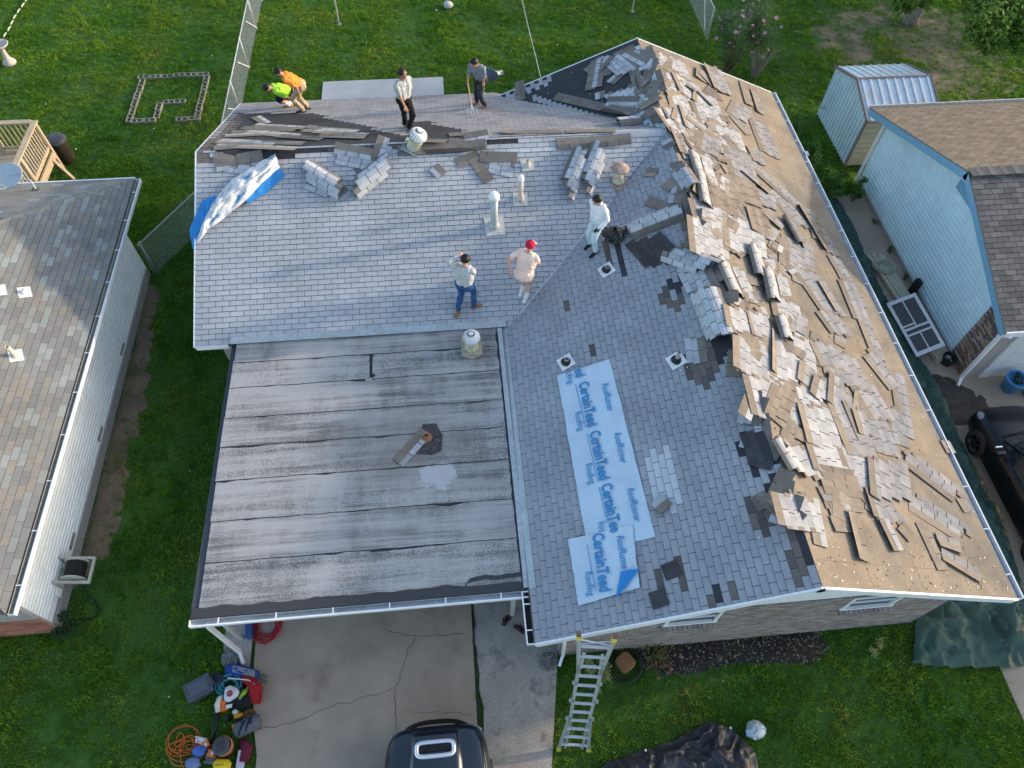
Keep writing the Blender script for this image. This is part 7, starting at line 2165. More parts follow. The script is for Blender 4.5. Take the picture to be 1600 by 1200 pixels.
part('vent_stub', GALV, shed, lambda b: b.tube([(sx0 - 0.02, 17.3, 0.55), (sx0 - 0.22, 17.3, 0.55)], 0.04, 8))

# ---------------------------------------------------------------- chain-link fences
GAL = mat('fence_wire', (0.42, 0.44, 0.44), 0.5, 0.1, metal=0.4)


def chain_fence(label, a, c, h, posts, braces=(), step=0.075):
    a, c = Vector(a), Vector(c)
    d = (c - a).normalized()
    L_ = (c - a).length
    root = thing('chain_link_fence', label, 'fence', tuple((a + c) / 2))
    part('top_rail', GAL, root, lambda b: b.tube([a + Vector((0, 0, h)), c + Vector((0, 0, h))], 0.021, 8), True)
    for f in posts:
        p = a.lerp(c, f)
        part('post', GAL, root, lambda b: b.tube([p, p + Vector((0, 0, h + 0.05))], 0.026, 8), True)
    for f0, f1 in braces:
        p, q = a.lerp(c, f0), a.lerp(c, f1)
        part('brace', WHITE, root, lambda b: b.tube([p + Vector((0.05, 0, 0.1)), q + Vector((0.05, 0, h - 0.1))], 0.016, 6))
    b = MB()
    n = int((L_ + h) / step)
    nn = Vector((-d.y, d.x, 0)) * 0.004
    for k in range(n):
        for sgn in (1, -1):
            x0 = k * step - (h if sgn > 0 else 0)
            p0, p1 = (x0, 0.03), (x0 + h * sgn, h)
            if sgn < 0:
                p0, p1 = (k * step, 0.03), (k * step - h, h)
            # clip to the panel
            pts_ = []
            for (x, z), (x_, z_) in (((p0), (p1)),):
                t0, t1 = 0.0, 1.0
                dx = x_ - x
                for lim, lo in ((0.0, True), (L_, False)):
                    if abs(dx) < 1e-9:
                        continue
                    t = (lim - x) / dx
                    if (dx > 0) == lo:
                        t0 = max(t0, t)
                    else:
                        t1 = min(t1, t)
                if t1 - t0 < 0.01:
                    continue
                pts_ = [(x + dx * t0, z + (z_ - z) * t0), (x + dx * t1, z + (z_ - z) * t1)]
            if len(pts_) == 2:
                (x, z), (x_, z_) = pts_
                A, B_ = a + d * x + Vector((0, 0, z)) + nn * sgn, a + d * x_ + Vector((0, 0, z_)) + nn * sgn
                b.bar(A, B_, 0.0045, 0.0045)
    o = b.build('wire_mesh', GAL, root)
    o['kind'] = 'stuff'


chain_fence('chain link fence running back across the lawn from the house corner', (-8.02, 16.6, 0), (-8.02, 29.5, 0), 1.2, (0.0, 0.2, 0.4, 0.6, 0.8), ((0.20, 0.10), (0.40, 0.30), (0.60, 0.50), (0.75, 0.68)))
chain_fence('short chain link fence between the left house and the gable end', (-9.60, 11.75, 0), (-6.95, 16.2, 0), 1.2, (0.02, 0.5, 0.98))
chain_fence('chain link fence behind the pink flowering bush', (9.30, 22.4, 0), (9.30, 29.5, 0), 1.25, (0.02, 0.45), ((0.10, 0.24),))

# lawn post, string of flags, overhead cable
one('fence_post', GAL, lambda b: (b.tube([(-4.87, 24.57, 0), (-4.87, 24.57, 1.0)], 0.03, 8), b.lathe((-4.87, 24.57, 0.98), [(0.045, 0), (0.045, 0.03), (0, 0.05)], 8), b.lathe((-4.87, 24.57, 0), [(0.10, 0), (0.06, 0.04)], 8)), 'lone grey metal post in the lawn behind the patio', 'post')
one('fence_post', GAL, lambda b: (b.tube([(6.8, 24.75, 0), (6.8, 24.75, 1.1)], 0.028, 8), b.lathe((6.8, 24.75, 1.08), [(0.04, 0), (0.04, 0.03), (0, 0.05)], 8), b.lathe((6.8, 24.75, 0), [(0.09, 0), (0.05, 0.04)], 8)), 'grey metal post in the lawn behind the roof peak', 'post')
wires = []
for k in range(15):
    f = k / 14
    wires.append((1.84 - 0.5 * f, 15.45 + 14 * f, 3.35 + 1.2 * f - 1.2 * math.sin(math.pi * f) * 0.25))
one('overhead_cable', mat('pale_cable', (0.5, 0.48, 0.44), 0.7), lambda b: (b.tube(wires, 0.011, 6), b.tube([(p[0] + 0.012 * math.sin(i * 2.2), p[1], p[2] + 0.014) for i, p in enumerate(wires)], 0.008, 6)), 'twisted overhead cable running from the rear gable over the lawn', 'cable')
fl = thing('rope_line', 'white and green rope line lying beside the bird bath at the lawn edge', 'rope', (-17.2, 25, 0))
for k in range(22):
    y = 20.2 + k * 0.42
    x = -17.55 + 0.035 * (y - 20) + 0.03 * math.sin(k * 1.3)
    part('rope_segment', cl('white_rope', (0.55, 0.52, 0.42)), fl, lambda b: b.tube([(x, y, 0.07), (x + 0.007, y + 0.13, 0.085), (x + 0.012, y + 0.27, 0.07)], 0.022, 6))
part('rope_core', cl('green_rope', (0.06, 0.14, 0.04)), fl, lambda b: b.tube([(-17.55 + 0.035 * (20.2 + k * 0.42 - 20) + 0.03 * math.sin(k * 1.3), 20.2 + k * 0.42, 0.06) for k in range(22)], 0.012, 6))
# bird bath
bb = thing('bird_bath', 'old pale concrete bird bath at the far left lawn edge', 'bird bath', (-16.8, 22.75, 0))
STONE = mat('pale_cast_stone', (0.42, 0.38, 0.35), 0.9, 0.25, 14.0)
Mb = Matrix.Translation((-16.72, 22.75, 0))
part('pedestal', STONE, bb, lambda b: b.lathe((-16.72, 22.75, 0), [(0.0, 0), (0.24, 0.0), (0.22, 0.08), (0.12, 0.2), (0.085, 0.42), (0.10, 0.55), (0.15, 0.62)], 16), True)
part('basin', STONE, bb, lambda b: b.lathe((-16.72, 22.75, 0.62), [(0.12, 0.0), (0.28, 0.06), (0.33, 0.12), (0.31, 0.14), (0.22, 0.07), (0.0, 0.05)], 20), True)
# border of hollow concrete blocks laid on the lawn
bed = thing('garden_border', 'rectangle of hollow concrete blocks laid on the back lawn', 'garden border', (-10.6, 20.2, 0))
BLK = mat('concrete_block', (0.25, 0.235, 0.19), 0.95, 0.3, 18.0, stain_or_shade=(0.10, 0.12, 0.04), stain_or_shade_scale=3.0, stain_or_shade_pos=0.5)
b = MB()
for (c_, s_) in (((0, 0.085, 0.09), (0.40, 0.03, 0.18)), ((0, -0.085, 0.09), (0.40, 0.03, 0.18)), ((-0.185, 0, 0.09), (0.03, 0.14, 0.18)), ((0.185, 0, 0.09), (0.03, 0.14, 0.18)), ((0, 0, 0.09), (0.03, 0.14, 0.178))):
    b.box(c_, s_)
b.box((0, 0, 0.05), (0.36, 0.15, 0.09), None, 1)
bme = b.mesh('block', [BLK, SOIL])
lay = [(-11.72 + 0.42 * k, 21.50, 0) for k in range(6)] + [(-11.72, 21.18 - 0.42 * k, 1) for k in range(6)] + [(-9.46, 21.18 - 0.42 * k, 1) for k in range(6)] \
    + [(-11.45 + 0.42 * k, 18.92, 0) for k in range(2)] + [(-9.96 + 0.42 * k, 18.92, 0) for k in range(2)] + [(-10.85, 19.25, 1), (-10.85, 19.66, 1), (-10.58, 19.95, 0), (-10.20, 19.95, 0)]
rb2 = random.Random(4)
for (x, y, r_) in lay:
    o = bpy.data.objects.new('block', bme)
    COL.objects.link(o)
    adopt(o, bed)
    o.matrix_basis = Matrix.Translation((x, y, rb2.uniform(-0.125, -0.085))) @ Matrix.Rotation(rad(90) * r_ + rb2.uniform(-0.04, 0.04), 4, 'Z')

# timber deck corner and bin
WOOD = mat('pale_treated_timber', (0.46, 0.36, 0.24), 0.85, 0.2, 14.0, stretch=(1, 1, 6), var2=0.15)
dk = thing('timber_deck', 'pale timber deck with slatted railings behind the left house', 'deck', (-14.3, 15.5, 0))
dx1, dy0, dy1, dzz, rail = -13.25, 13.4, 16.50, 0.88, 1.85
for k in range(14):
    part('deck_board', WOOD, dk, lambda b: b.box((-16.2, dy0 + 0.12 + k * 0.225, dzz), (5.85, 0.205, 0.04)))
for (x, y) in ((dx1, dy1), (dx1, 14.9), (-14.6, dy1), (-16.0, dy1)):
    part('post', WOOD, dk, lambda b: b.box((x, y, rail / 2), (0.10, 0.10, rail)))
part('rail', WOOD, dk, lambda b: b.box((dx1 + 0.02, (dy0 + dy1) / 2, rail + 0.02), (0.17, dy1 - dy0 + 0.12, 0.045)))
part('rail', WOOD, dk, lambda b: b.box(((dx1 - 18) / 2, dy1 + 0.02, rail + 0.022), (18 + dx1 - 0.2, 0.17, 0.045)))
part('lower_rail', WOOD, dk, lambda b: b.box((dx1, (dy0 + dy1) / 2, dzz + 0.12), (0.05, dy1 - dy0, 0.09)))
part('lower_rail', WOOD, dk, lambda b: b.box(((dx1 - 18) / 2, dy1, dzz + 0.12), (18 + dx1, 0.05, 0.09)))
for k in range(21):
    part('baluster', WOOD, dk, lambda b: b.box((dx1, dy0 + 0.15 + k * 0.145, (dzz + rail) / 2 + 0.04), (0.035, 0.04, rail - dzz - 0.05)))
for k in range(16):
    part('baluster', WOOD, dk, lambda b: b.box((dx1 - 0.16 - k * 0.145, dy1, (dzz + rail) / 2 + 0.04), (0.04, 0.035, rail - dzz - 0.05)))
part('brace', WOOD, dk, lambda b: b.bar((dx1 + 0.05, 16.2, 0.75), (-12.85, 16.1, 0.02), 0.09, 0.05))
part('rim_joist', WOOD, dk, lambda b: b.box((dx1 + 0.03, (dy0 + dy1) / 2, 0.72), (0.05, dy1 - dy0, 0.24)))
bn = thing('rubbish_bin', 'round dark brown rubbish bin standing beside the timber deck', 'bin', (-13.30, 17.05, 0))
BINM = mat('dark_brown_plastic', (0.055, 0.042, 0.036), 0.5, 0.2, 10.0)
part('body', BINM, bn, lambda b: b.lathe((-13.30, 17.05, 0), [(0.0, 0.0), (0.24, 0.0), (0.25, 0.1), (0.27, 0.11), (0.28, 0.42), (0.295, 0.43), (0.30, 0.8), (0.32, 0.82)], 20), True)
part('lid', mat('dark_blue_lid', (0.05, 0.052, 0.065), 0.5), bn, lambda b: b.lathe((-13.30, 17.05, 0.82), [(0.335, -0.03), (0.34, 0.02), (0.30, 0.06), (0.15, 0.09), (0.0, 0.095)], 20), True)

# ---------------------------------------------------------------- leaning aluminium ladder
lad = thing('ladder', 'folding aluminium ladder with flared feet leaning on the front roof edge', 'ladder', (0.68, -1.47, 0))
B0, T0 = Vector((0.69, -1.47, 0.0)), Vector((1.0, -0.14, 3.22))
ax_ = (T0 - B0).normalized()
wd_ = Vector((1, -0.12, 0)).normalized()
wd_ = (wd_ - ax_ * wd_.dot(ax_)).normalized()
YEL = paint('yellow_plastic', (0.62, 0.50, 0.06))


def lw(f):
    if f < 0.30:
        return 0.19 + 0.10 * (0.30 - f) / 0.30
    if f > 0.72:
        return 0.19 + 0.12 * (f - 0.72) / 0.28
    return 0.19


def lp(f, sgn, e=0.0):
    return B0.lerp(T0, f) + wd_ * sgn * (lw(f) + e)


for sgn in (-1, 1):
    part('rail', ALU, lad, lambda b: (b.bar(lp(0, sgn), lp(0.32, sgn), 0.03, 0.07, up=wd_), b.bar(lp(0.24, sgn, -0.035), lp(0.78, sgn, -0.01), 0.03, 0.06, up=wd_), b.bar(lp(0.70, sgn), lp(0.985, sgn), 0.03, 0.07, up=wd_),
                                      b.bar(lp(0.02, sgn, -0.12), lp(0.26, sgn, -0.04), 0.025, 0.05, up=wd_), b.bar(lp(0.74, sgn, -0.03), lp(0.86, sgn, -0.09), 0.025, 0.05, up=wd_)))
    part('foot', YEL, lad, lambda b: b.bar(lp(-0.012, sgn), lp(0.015, sgn), 0.05, 0.085, up=wd_))
    part('tip', YEL, lad, lambda b: b.bar(lp(0.965, sgn), lp(0.99, sgn), 0.055, 0.085, up=wd_))
    part('tip_pad', mat('brown_pad', (0.16, 0.11, 0.08), 0.8), lad, lambda b: b.bar(lp(0.99, sgn), lp(1.02, sgn), 0.05, 0.08, up=wd_))
    for f in (0.31, 0.47, 0.62):
        part('hinge', GALV, lad, lambda b: b.bar(lp(f - 0.012, sgn, 0.03), lp(f + 0.012, sgn, 0.03), 0.03, 0.09, up=wd_))
for k in range(12):
    f = 0.055 + k * 0.078
    part('rung', ALU, lad, lambda b: (b.bar(lp(f, -1, -0.01), lp(f, 1, -0.01), 0.05, 0.028, up=(0, 0, 1))))
part('cross_brace', ALU, lad, lambda b: (b.bar(lp(0.93, -1), lp(0.965, 1), 0.02, 0.015), b.bar(lp(0.965, -1), lp(0.93, 1), 0.02, 0.015)))


# ---------------------------------------------------------------- vehicles
def loft(b, secs, m=0, capf=True, capb=True):
    """secs: list of (y, [(x, z) right half from centre top to bottom]); mirrored to a full skin."""
    rings = []
    for y, pr in secs:
        ring = [(-x, y, z) for x, z in pr[::-1]] + [(x, y, z) for x, z in pr[(1 if pr[0][0] == 0 else 0):]]
        rings.append(ring)
    n = len(rings[0])
    i = len(b.v)
    for r_ in rings:
        b.v.extend(r_)
    for j in range(len(rings) - 1):
        for k in range(n - 1):
            b.f.append((i + j * n + k, i + j * n + k + 1, i + (j + 1) * n + k + 1, i + (j + 1) * n + k))
            b.m.append(m)
            b.c.append((0.5, 0.5, 0.5))
    for flag, j in ((capf, len(rings) - 1), (capb, 0)):
        if flag:
            b.f.append(tuple(i + j * n + k for k in range(n)))
            b.m.append(m)
            b.c.append((0.5, 0.5, 0.5))


def moved(b, loc, yaw=0.0):
    M = Matrix.Translation(loc) @ Matrix.Rotation(yaw, 4, 'Z')
    b.v = [tuple(M @ Vector(p)) for p in b.v]
    return b


CARB = mat('black_car_paint', (0.005, 0.005, 0.007), 0.35, 0.0, coat=0.25, spec=0.25)
NAVY = mat('dark_navy_paint', (0.008, 0.013, 0.024), 0.28, 0.0, coat=0.8, spec=0.5)
CHROME = mat('chrome', (0.80, 0.82, 0.84), 0.25, 0.0, metal=0.7)
LAMPG = mat('headlight_glass', (0.26, 0.28, 0.29), 0.1, 0.1, metal=0.3)


def wheel(parent, loc, yaw, x, y, r=0.33, w=0.21):
    M = Matrix.Rotation(rad(90), 3, 'Y')
    b = MB()
    b.lathe((x, y, r), [(r * 0.62, -w / 2), (r * 0.95, -w / 2), (r, -w / 2 + 0.04), (r, w / 2 - 0.04), (r * 0.95, w / 2), (r * 0.62, w / 2)], 26, M=M)
    t_ = moved(b, loc, yaw).build('wheel', RUBBER, parent, True)
    b = MB()
    b.lathe((x, y, r), [(r * 0.62, -w / 2 + 0.01), (r * 0.55, -w / 2 + 0.04), (r * 0.55, w / 2 - 0.04), (r * 0.62, w / 2 - 0.01)], 26, M=M)
    for k in range(5):
        a = 2 * math.pi * k / 5
        sx = (w / 2 - 0.02) * (1 if x > 0 else -1)
        b.bar((x + sx, y, r), (x + sx, y + r * 0.58 * math.cos(a), r + r * 0.58 * math.sin(a)), 0.05, 0.03, up=(1, 0, 0))
    moved(b, loc, yaw).build('rim', mat('dark_rim', (0.05, 0.052, 0.055), 0.35, 0.0, metal=0.6), t_)


def sedan(label, loc, yaw):
    root = thing('parked_car', label, 'car', loc)
    b = MB()
    S = [(-2.30, [(0, 0.88), (0.55, 0.86), (0.72, 0.80), (0.80, 0.62), (0.80, 0.42), (0.74, 0.25)]),
         (-2.15, [(0, 0.98), (0.60, 0.97), (0.80, 0.90), (0.88, 0.66), (0.89, 0.42), (0.84, 0.22)]),
         (-1.4, [(0, 0.99), (0.62, 0.98), (0.84, 0.92), (0.92, 0.68), (0.93, 0.42), (0.88, 0.20)]),
         (-0.2, [(0, 0.94), (0.64, 0.94), (0.86, 0.90), (0.92, 0.68), (0.93, 0.42), (0.88, 0.20)]),
         (0.85, [(0, 0.96), (0.62, 0.95), (0.84, 0.88), (0.92, 0.66), (0.93, 0.42), (0.88, 0.20)]),
         (1.6, [(0, 0.88), (0.55, 0.86), (0.80, 0.78), (0.91, 0.62), (0.92, 0.42), (0.86, 0.20)]),
         (2.05, [(0, 0.79), (0.48, 0.77), (0.70, 0.70), (0.80, 0.56), (0.82, 0.40), (0.76, 0.20)]),
         (2.25, [(0, 0.68), (0.40, 0.66), (0.58, 0.60), (0.66, 0.50), (0.68, 0.38), (0.62, 0.22)])]
    loft(b, S)
    o = subsurf(moved(b, loc, yaw).build('body', CARB, root, True), 2)
    b = MB()
    loft(b, [(-1.75, [(0, 1.0), (0.50, 0.99), (0.62, 0.95), (0.70, 0.90)]), (-1.0, [(0, 1.40), (0.48, 1.38), (0.60, 1.28), (0.78, 0.92)]), (-0.2, [(0, 1.46), (0.52, 1.44), (0.64, 1.33), (0.82, 0.92)]),
             (0.35, [(0, 1.38), (0.50, 1.36), (0.62, 1.26), (0.80, 0.92)]), (1.15, [(0, 0.97), (0.52, 0.955), (0.62, 0.93), (0.72, 0.88)])])
    subsurf(moved(b, loc, yaw).build('cabin_glass', GLASS, root, True), 2)
    b = MB()
    b.grid(lambda u, v: ((u - 0.5) * 1.02, -1.05 + 1.35 * v, 1.425 + 0.045 * math.sin(math.pi * v) - 0.05 * (2 * u - 1) ** 2), 8, 8)
    moved(b, loc, yaw).build('roof', CARB, root, True)
    for sg in (-1, 1):
        b = MB()
        b.tube([(sg * 0.56, -1.0, 1.36), (sg * 0.60, -0.2, 1.40), (sg * 0.58, 0.35, 1.34), (sg * 0.70, 1.12, 0.94)], 0.028, 6)
        b.tube([(sg * 0.62, -0.28, 1.38), (sg * 0.83, -0.30, 0.94)], 0.03, 6)
        moved(b, loc, yaw).build('pillar', CARB, root, True)
        b = MB()
        b.lathe((sg * 0.66, 1.93, 0.66), [(0.0, 0.06), (0.06, 0.055), (0.11, 0.02), (0.125, -0.03)], 14, M=Matrix.Diagonal((0.9, 1.6, 1)) )
        moved(b, loc, yaw).build('headlight', LAMPG, root, True)
        b = MB()
        b.box((sg * 1.0, 0.78, 0.98), (0.22, 0.11, 0.13))
        bevel(moved(b, loc, yaw).build('mirror', CARB, root), 0.03, 3)
        b = MB()
        b.box((sg * 0.945, 0.95, 0.99), (0.16, 0.03, 0.05))
        moved(b, loc, yaw).build('mirror_trim', CHROME, root)
        for y in (0.25, -0.75):
            b = MB()
            b.bar((sg * 0.935, y - 0.09, 0.73), (sg * 0.935, y + 0.09, 0.735), 0.03, 0.035)
            moved(b, loc, yaw).build('door_handle', CARB, root)
        b = MB()
        b.bar((sg * 0.955, -0.95, 0.26), (sg * 0.955, 1.0, 0.26), 0.02, 0.03)
        moved(b, loc, yaw).build('sill_trim', mat('dull_trim', (0.10, 0.10, 0.105), 0.4), root)
        for y in (1.42, -1.42):
            wheel(root, loc, yaw, sg * 0.84, y)
    b = MB()
    b.tube([(-0.62, 1.28, 0.925), (0, 1.34, 0.955), (0.62, 1.28, 0.925)], 0.018, 6)
    b.tube([(-0.4, 1.30, 0.945), (0.05, 1.12, 1.0)], 0.010, 5)
    moved(b, loc, yaw).build('wiper', BLACKP, root)
    return root


sedan('black saloon car parked on the neighbour drive beside the green tarp', (12.32, 2.85, 0.022), rad(0))


def pickup():
    loc = (-1.90, -3.35, 0.03)
    root = thing('parked_truck', 'dark navy truck with chrome hood scoop parked on the driveway', 'truck', loc)
    b = MB()
    S = []
    for (y, w, zt) in ((-1.6, 0.98, 1.12), (0.9, 0.99, 1.12), (1.5, 0.985, 1.10), (2.0, 0.96, 1.07), (2.28, 0.88, 1.02), (2.44, 0.74, 0.95)):
        S.append((y, [(0, zt), (0.40 * w / 0.98, zt), (0.46 * w / 0.98, zt - 0.012), (0.82 * w, zt - 0.02), (0.93 * w, zt - 0.07), (w, zt - 0.22), (w, 0.6), (w * 0.95, 0.35)]))
    loft(b, S)
    subsurf(moved(b, loc).build('body', NAVY, root, True), 2)
    b = MB()
    loft(b, [(0.7, [(0, 1.105), (0.36, 1.105), (0.42, 1.10), (0.46, 1.06)]), (0.9, [(0, 1.165), (0.36, 1.165), (0.42, 1.155), (0.47, 1.09)]), (1.8, [(0, 1.155), (0.36, 1.15), (0.42, 1.14), (0.47, 1.07)]), (2.22, [(0, 1.10), (0.34, 1.095), (0.40, 1.085), (0.44, 1.02)]), (2.34, [(0, 1.03), (0.32, 1.03), (0.38, 1.02), (0.42, 0.99)])])
    moved(b, loc).build('hood_bulge', NAVY, root, True)
    b = MB()
    ring = []
    for k in range(40):
        a = 2 * math.pi * k / 40
        c_, s_ = math.cos(a), math.sin(a)
        x = 0.335 * (abs(c_) ** 0.35) * (1 if c_ > 0 else -1)
        y = 0.105 * (abs(s_) ** 0.5) * (1 if s_ > 0 else -1)
        ring.append((x, 2.02 + y * (1.0 if s_ > 0 else 1.25), 1.155 - 0.11 * y))
    b.tube(ring, 0.042, 8, closed=True)
    moved(b, loc).build('scoop_surround', CHROME, root, True)
    b = MB()
    b.box((0, 2.02, 1.145), (0.60, 0.10, 0.02), Matrix.Rotation(-0.1, 3, 'X'))
    moved(b, loc).build('scoop_opening', BLACKP, root)
    b = MB()
    b.grid(lambda u, v: ((u - 0.5) * 1.92 * (1 - 0.10 * (2 * u - 1) ** 4), 2.56 - 0.50 * abs(2 * u - 1) ** 3 - (0.10 if v > 0.7 else 0.0), 0.42 + 0.50 * v), 18, 5)
    moved(b, loc).build('bumper', mat('dark_bumper', (0.012, 0.012, 0.014), 0.4), root, True)
    for sg in (-1, 1):
        b = MB()
        b.box((sg * 0.74, 2.30, 0.80), (0.20, 0.16, 0.10), Matrix.Rotation(sg * -0.6, 3, 'Z'))
        bevel(moved(b, loc).build('headlight', LAMPG, root), 0.03)
        b = MB()
        b.tube([(sg * 0.44, 0.9, 1.108), (sg * 0.45, 1.6, 1.10), (sg * 0.43, 2.25, 1.04)], 0.009, 5)
        moved(b, loc).build('hood_crease', mat('grey_crease', (0.06, 0.075, 0.10), 0.3, coat=0.6), root)
        b = MB()
        b.tube([(sg * 0.885, 0.8, 1.075), (sg * 0.885, 1.6, 1.065), (sg * 0.84, 2.15, 1.01)], 0.012, 5)
        moved(b, loc).build('fender_line', BLACKP, root)
        for y in (1.45, -1.4):
            wheel(root, loc, 0, sg * 0.88, y, 0.39, 0.26)
    b = MB()
    b.grid(lambda u, v: ((u - 0.5) * (1.66 - 0.3 * v), 0.72 - 0.75 * v - 0.12 * (2 * u - 1) ** 2, 1.10 + 0.62 * v), 10, 6)
    moved(b, loc).build('windscreen', GLASS, root, True)
    b = MB()
    loft(b, [(-1.5, [(0, 1.74), (0.62, 1.72), (0.74, 1.62), (0.90, 1.10)]), (-0.1, [(0, 1.76), (0.64, 1.74), (0.76, 1.64), (0.92, 1.10)]), (0.02, [(0, 1.73), (0.62, 1.71), (0.74, 1.60), (0.90, 1.10)])])
    moved(b, loc).build('cab', NAVY, root, True)
    b = MB()
    b.tube([(-0.7, 0.80, 1.135), (0.1, 0.86, 1.15), (0.55, 0.75, 1.16)], 0.012, 5)
    moved(b, loc).build('wiper', BLACKP, root)


pickup()


# ---------------------------------------------------------------- tarpaulins
def tarp(name, poly, m, label, h, seed, sc, step=0.07, walls=(), edge=None, ridge=1.0, turn=0.0):
    """A creased cloth over the ground: ridged folds, thin edges down on the ground."""
    xs = [p[0] for p in poly]
    ys_ = [p[1] for p in poly]
    x0, x1, y0, y1 = min(xs), max(xs), min(ys_), max(ys_)
    nx, ny = int((x1 - x0) / step) + 1, int((y1 - y0) / step) + 1
    idx, V, F = {}, [], []
    def ed(x, y):
        dm = 9.0
        for i in range(len(poly)):
            ax, ay = poly[i]
            bx, by = poly[(i + 1) % len(poly)]
            L2 = (bx - ax) ** 2 + (by - ay) ** 2
            t = max(0, min(1, ((x - ax) * (bx - ax) + (y - ay) * (by - ay)) / L2))
            dm = min(dm, math.hypot(x - ax - t * (bx - ax), y - ay - t * (by - ay)))
        return dm
    for i in range(nx + 1):
        for j in range(ny + 1):
            x, y = x0 + (x1 - x0) * i / nx, y0 + (y1 - y0) * j / ny
            if not inpoly((x, y), poly):
                continue
            e = min(1.0, ed(x, y) / 0.28)
            xr, yr = x * math.cos(turn) + y * math.sin(turn), y * math.cos(turn) - x * math.sin(turn)
            wx, wy = xr + 0.35 * fbm(x, y, seed + 9, 0.9), yr + 0.35 * fbm(y, x, seed + 4, 0.9)
            v1 = mnoise.voronoi(Vector((wx * sc[0], wy * sc[1], seed)))[0]
            v2 = mnoise.voronoi(Vector((wx * sc[1] * 2.1 + 5, wy * sc[0] * 2.1, seed + 2)))[0]
            c1, c2 = max(0.0, 1 - 2.2 * (v1[1] - v1[0])), max(0.0, 1 - 2.4 * (v2[1] - v2[0]))
            v3 = mnoise.voronoi(Vector((wx * sc[0] * 3.1 + 9, wy * sc[1] * 4.3, seed + 6)))[0]
            c1 = c1 ** 1.25
            c3 = max(0.0, 1 - 2.6 * (v3[1] - v3[0]))
            z = 0.035 + 0.07 * h * c3 + h * (0.25 + 0.75 * e) * (0.62 * c1 + 0.28 * c2 * ridge + 0.35 * max(0, fbm(wx, wy, seed, 0.8))) + 0.012 * fbm(x, y, seed, 7)
            for fn in walls:
                z = max(z, fn(x, y))
            idx[(i, j)] = len(V)
            V.append((x, y, max(0.03, z)))
    for i in range(nx):
        for j in range(ny):
            q = [idx.get(k) for k in ((i, j), (i + 1, j), (i + 1, j + 1), (i, j + 1))]
            if None not in q:
                F.append(tuple(q))
            elif sum(k is None for k in q) == 1:
                F.append(tuple(k for k in q if k is not None))
    b = MB()
    b.v, b.f = V, F
    b.m, b.c = [0] * len(F), [(0.5, 0.5, 0.5)] * len(F)
    return tag(b.build(name, m, None, True), label, 'tarpaulin')


GREENT = mat('green_tarp', (0.032, 0.075, 0.055), 0.62, 0.12, 5.0, var2=0.22, scale2=2.2, stain_or_shade=(0.055, 0.105, 0.075), stain_or_shade_scale=1.6, stain_or_shade_pos=0.52, spec=0.4)
BLACKT = mat('black_tarp', (0.030, 0.031, 0.035), 0.40, 0.15, 6.0, var2=0.2, scale2=2.0, spec=0.4)
tarp('green_tarpaulin', D_TARPG, GREENT, 'dark green tarpaulin spread along the right side and front corner of the house', 0.30, 3, (1.9, 0.55), 0.05, turn=0.25)
tarp('black_tarpaulin', D_TARPB, BLACKT, 'crumpled black tarpaulin heaped on the front lawn', 0.24, 8, (0.75, 2.4), 0.03, turn=0.55)
one('tarp_bundle', mat('silver_blue_sheet', (0.40, 0.47, 0.51), 0.35, 0.1, 6.0, metal=0.2), lambda b: b.grid(lambda u, v: (4.30 + 0.20 * math.sin(math.pi * v) ** 0.7 * math.cos(u * 6.283) * (1 + 0.3 * fbm(math.cos(u * 6.283) * 1.2, math.sin(u * 6.283) * 1.2, v * 2)), -1.45 + 0.18 * math.sin(math.pi * v) ** 0.7 * math.sin(u * 6.283), 0.13 + 0.11 * -math.cos(math.pi * v) + 0.03 * fbm(u * 5, v * 5, 3)), 12, 7),
    'folded silver blue sheet bundle at the corner of the black tarpaulin', 'sheet')
for k, (x, y) in enumerate(((3.75, -1.40), (4.2, -1.62), (2.05, -1.62))):
    one('grommet', WHITEMETAL, lambda b: b.lathe((x, y, 0.36 if k < 1 else 0.25), [(0.008, 0.0), (0.02, 0.0), (0.022, 0.008), (0.008, 0.01)], 10), 'small white grommet on the black tarpaulin, ' + ('beside its peak', 'below the silver bundle', 'at its left edge')[k], 'grommet', 'grommets on the black tarpaulin')

# ---------------------------------------------------------------- things along the front of the house
tk = thing('tree_stump', 'cut tree stump inside a ring of black hose beside the ladder', 'stump', (1.98, 0.0, 0))
part('wood', mat('cut_stump', (0.22, 0.115, 0.05), 0.9, 0.3, 12.0, var2=0.3), tk, lambda b: b.grid(lambda u, v: (1.97 + (0.19 * min(1, 1.35 * v)) * math.cos(u * 6.283) * (1 + 0.09 * math.cos(4 * u * 6.283 + 0.8)), 0.03 + (0.19 * min(1, 1.35 * v)) * math.sin(u * 6.283) * (1 + 0.09 * math.cos(4 * u * 6.283 + 0.8)), 0.20 if v < 0.74 else 0.20 - (v - 0.74) * 0.8), 24, 8), True)
one('garden_hose', RUBBER, lambda b: b.tube([(1.97 + (0.34 + 0.02 * math.sin(k * 0.7)) * math.cos(k * 0.3), 0.0 + (0.34 + 0.02 * math.cos(k * 0.9)) * math.sin(k * 0.3), 0.05 + 0.02 * (k // 21)) for k in range(62)], 0.022, 6), 'black hose coiled on the grass around the stump', 'hose', smooth=True)
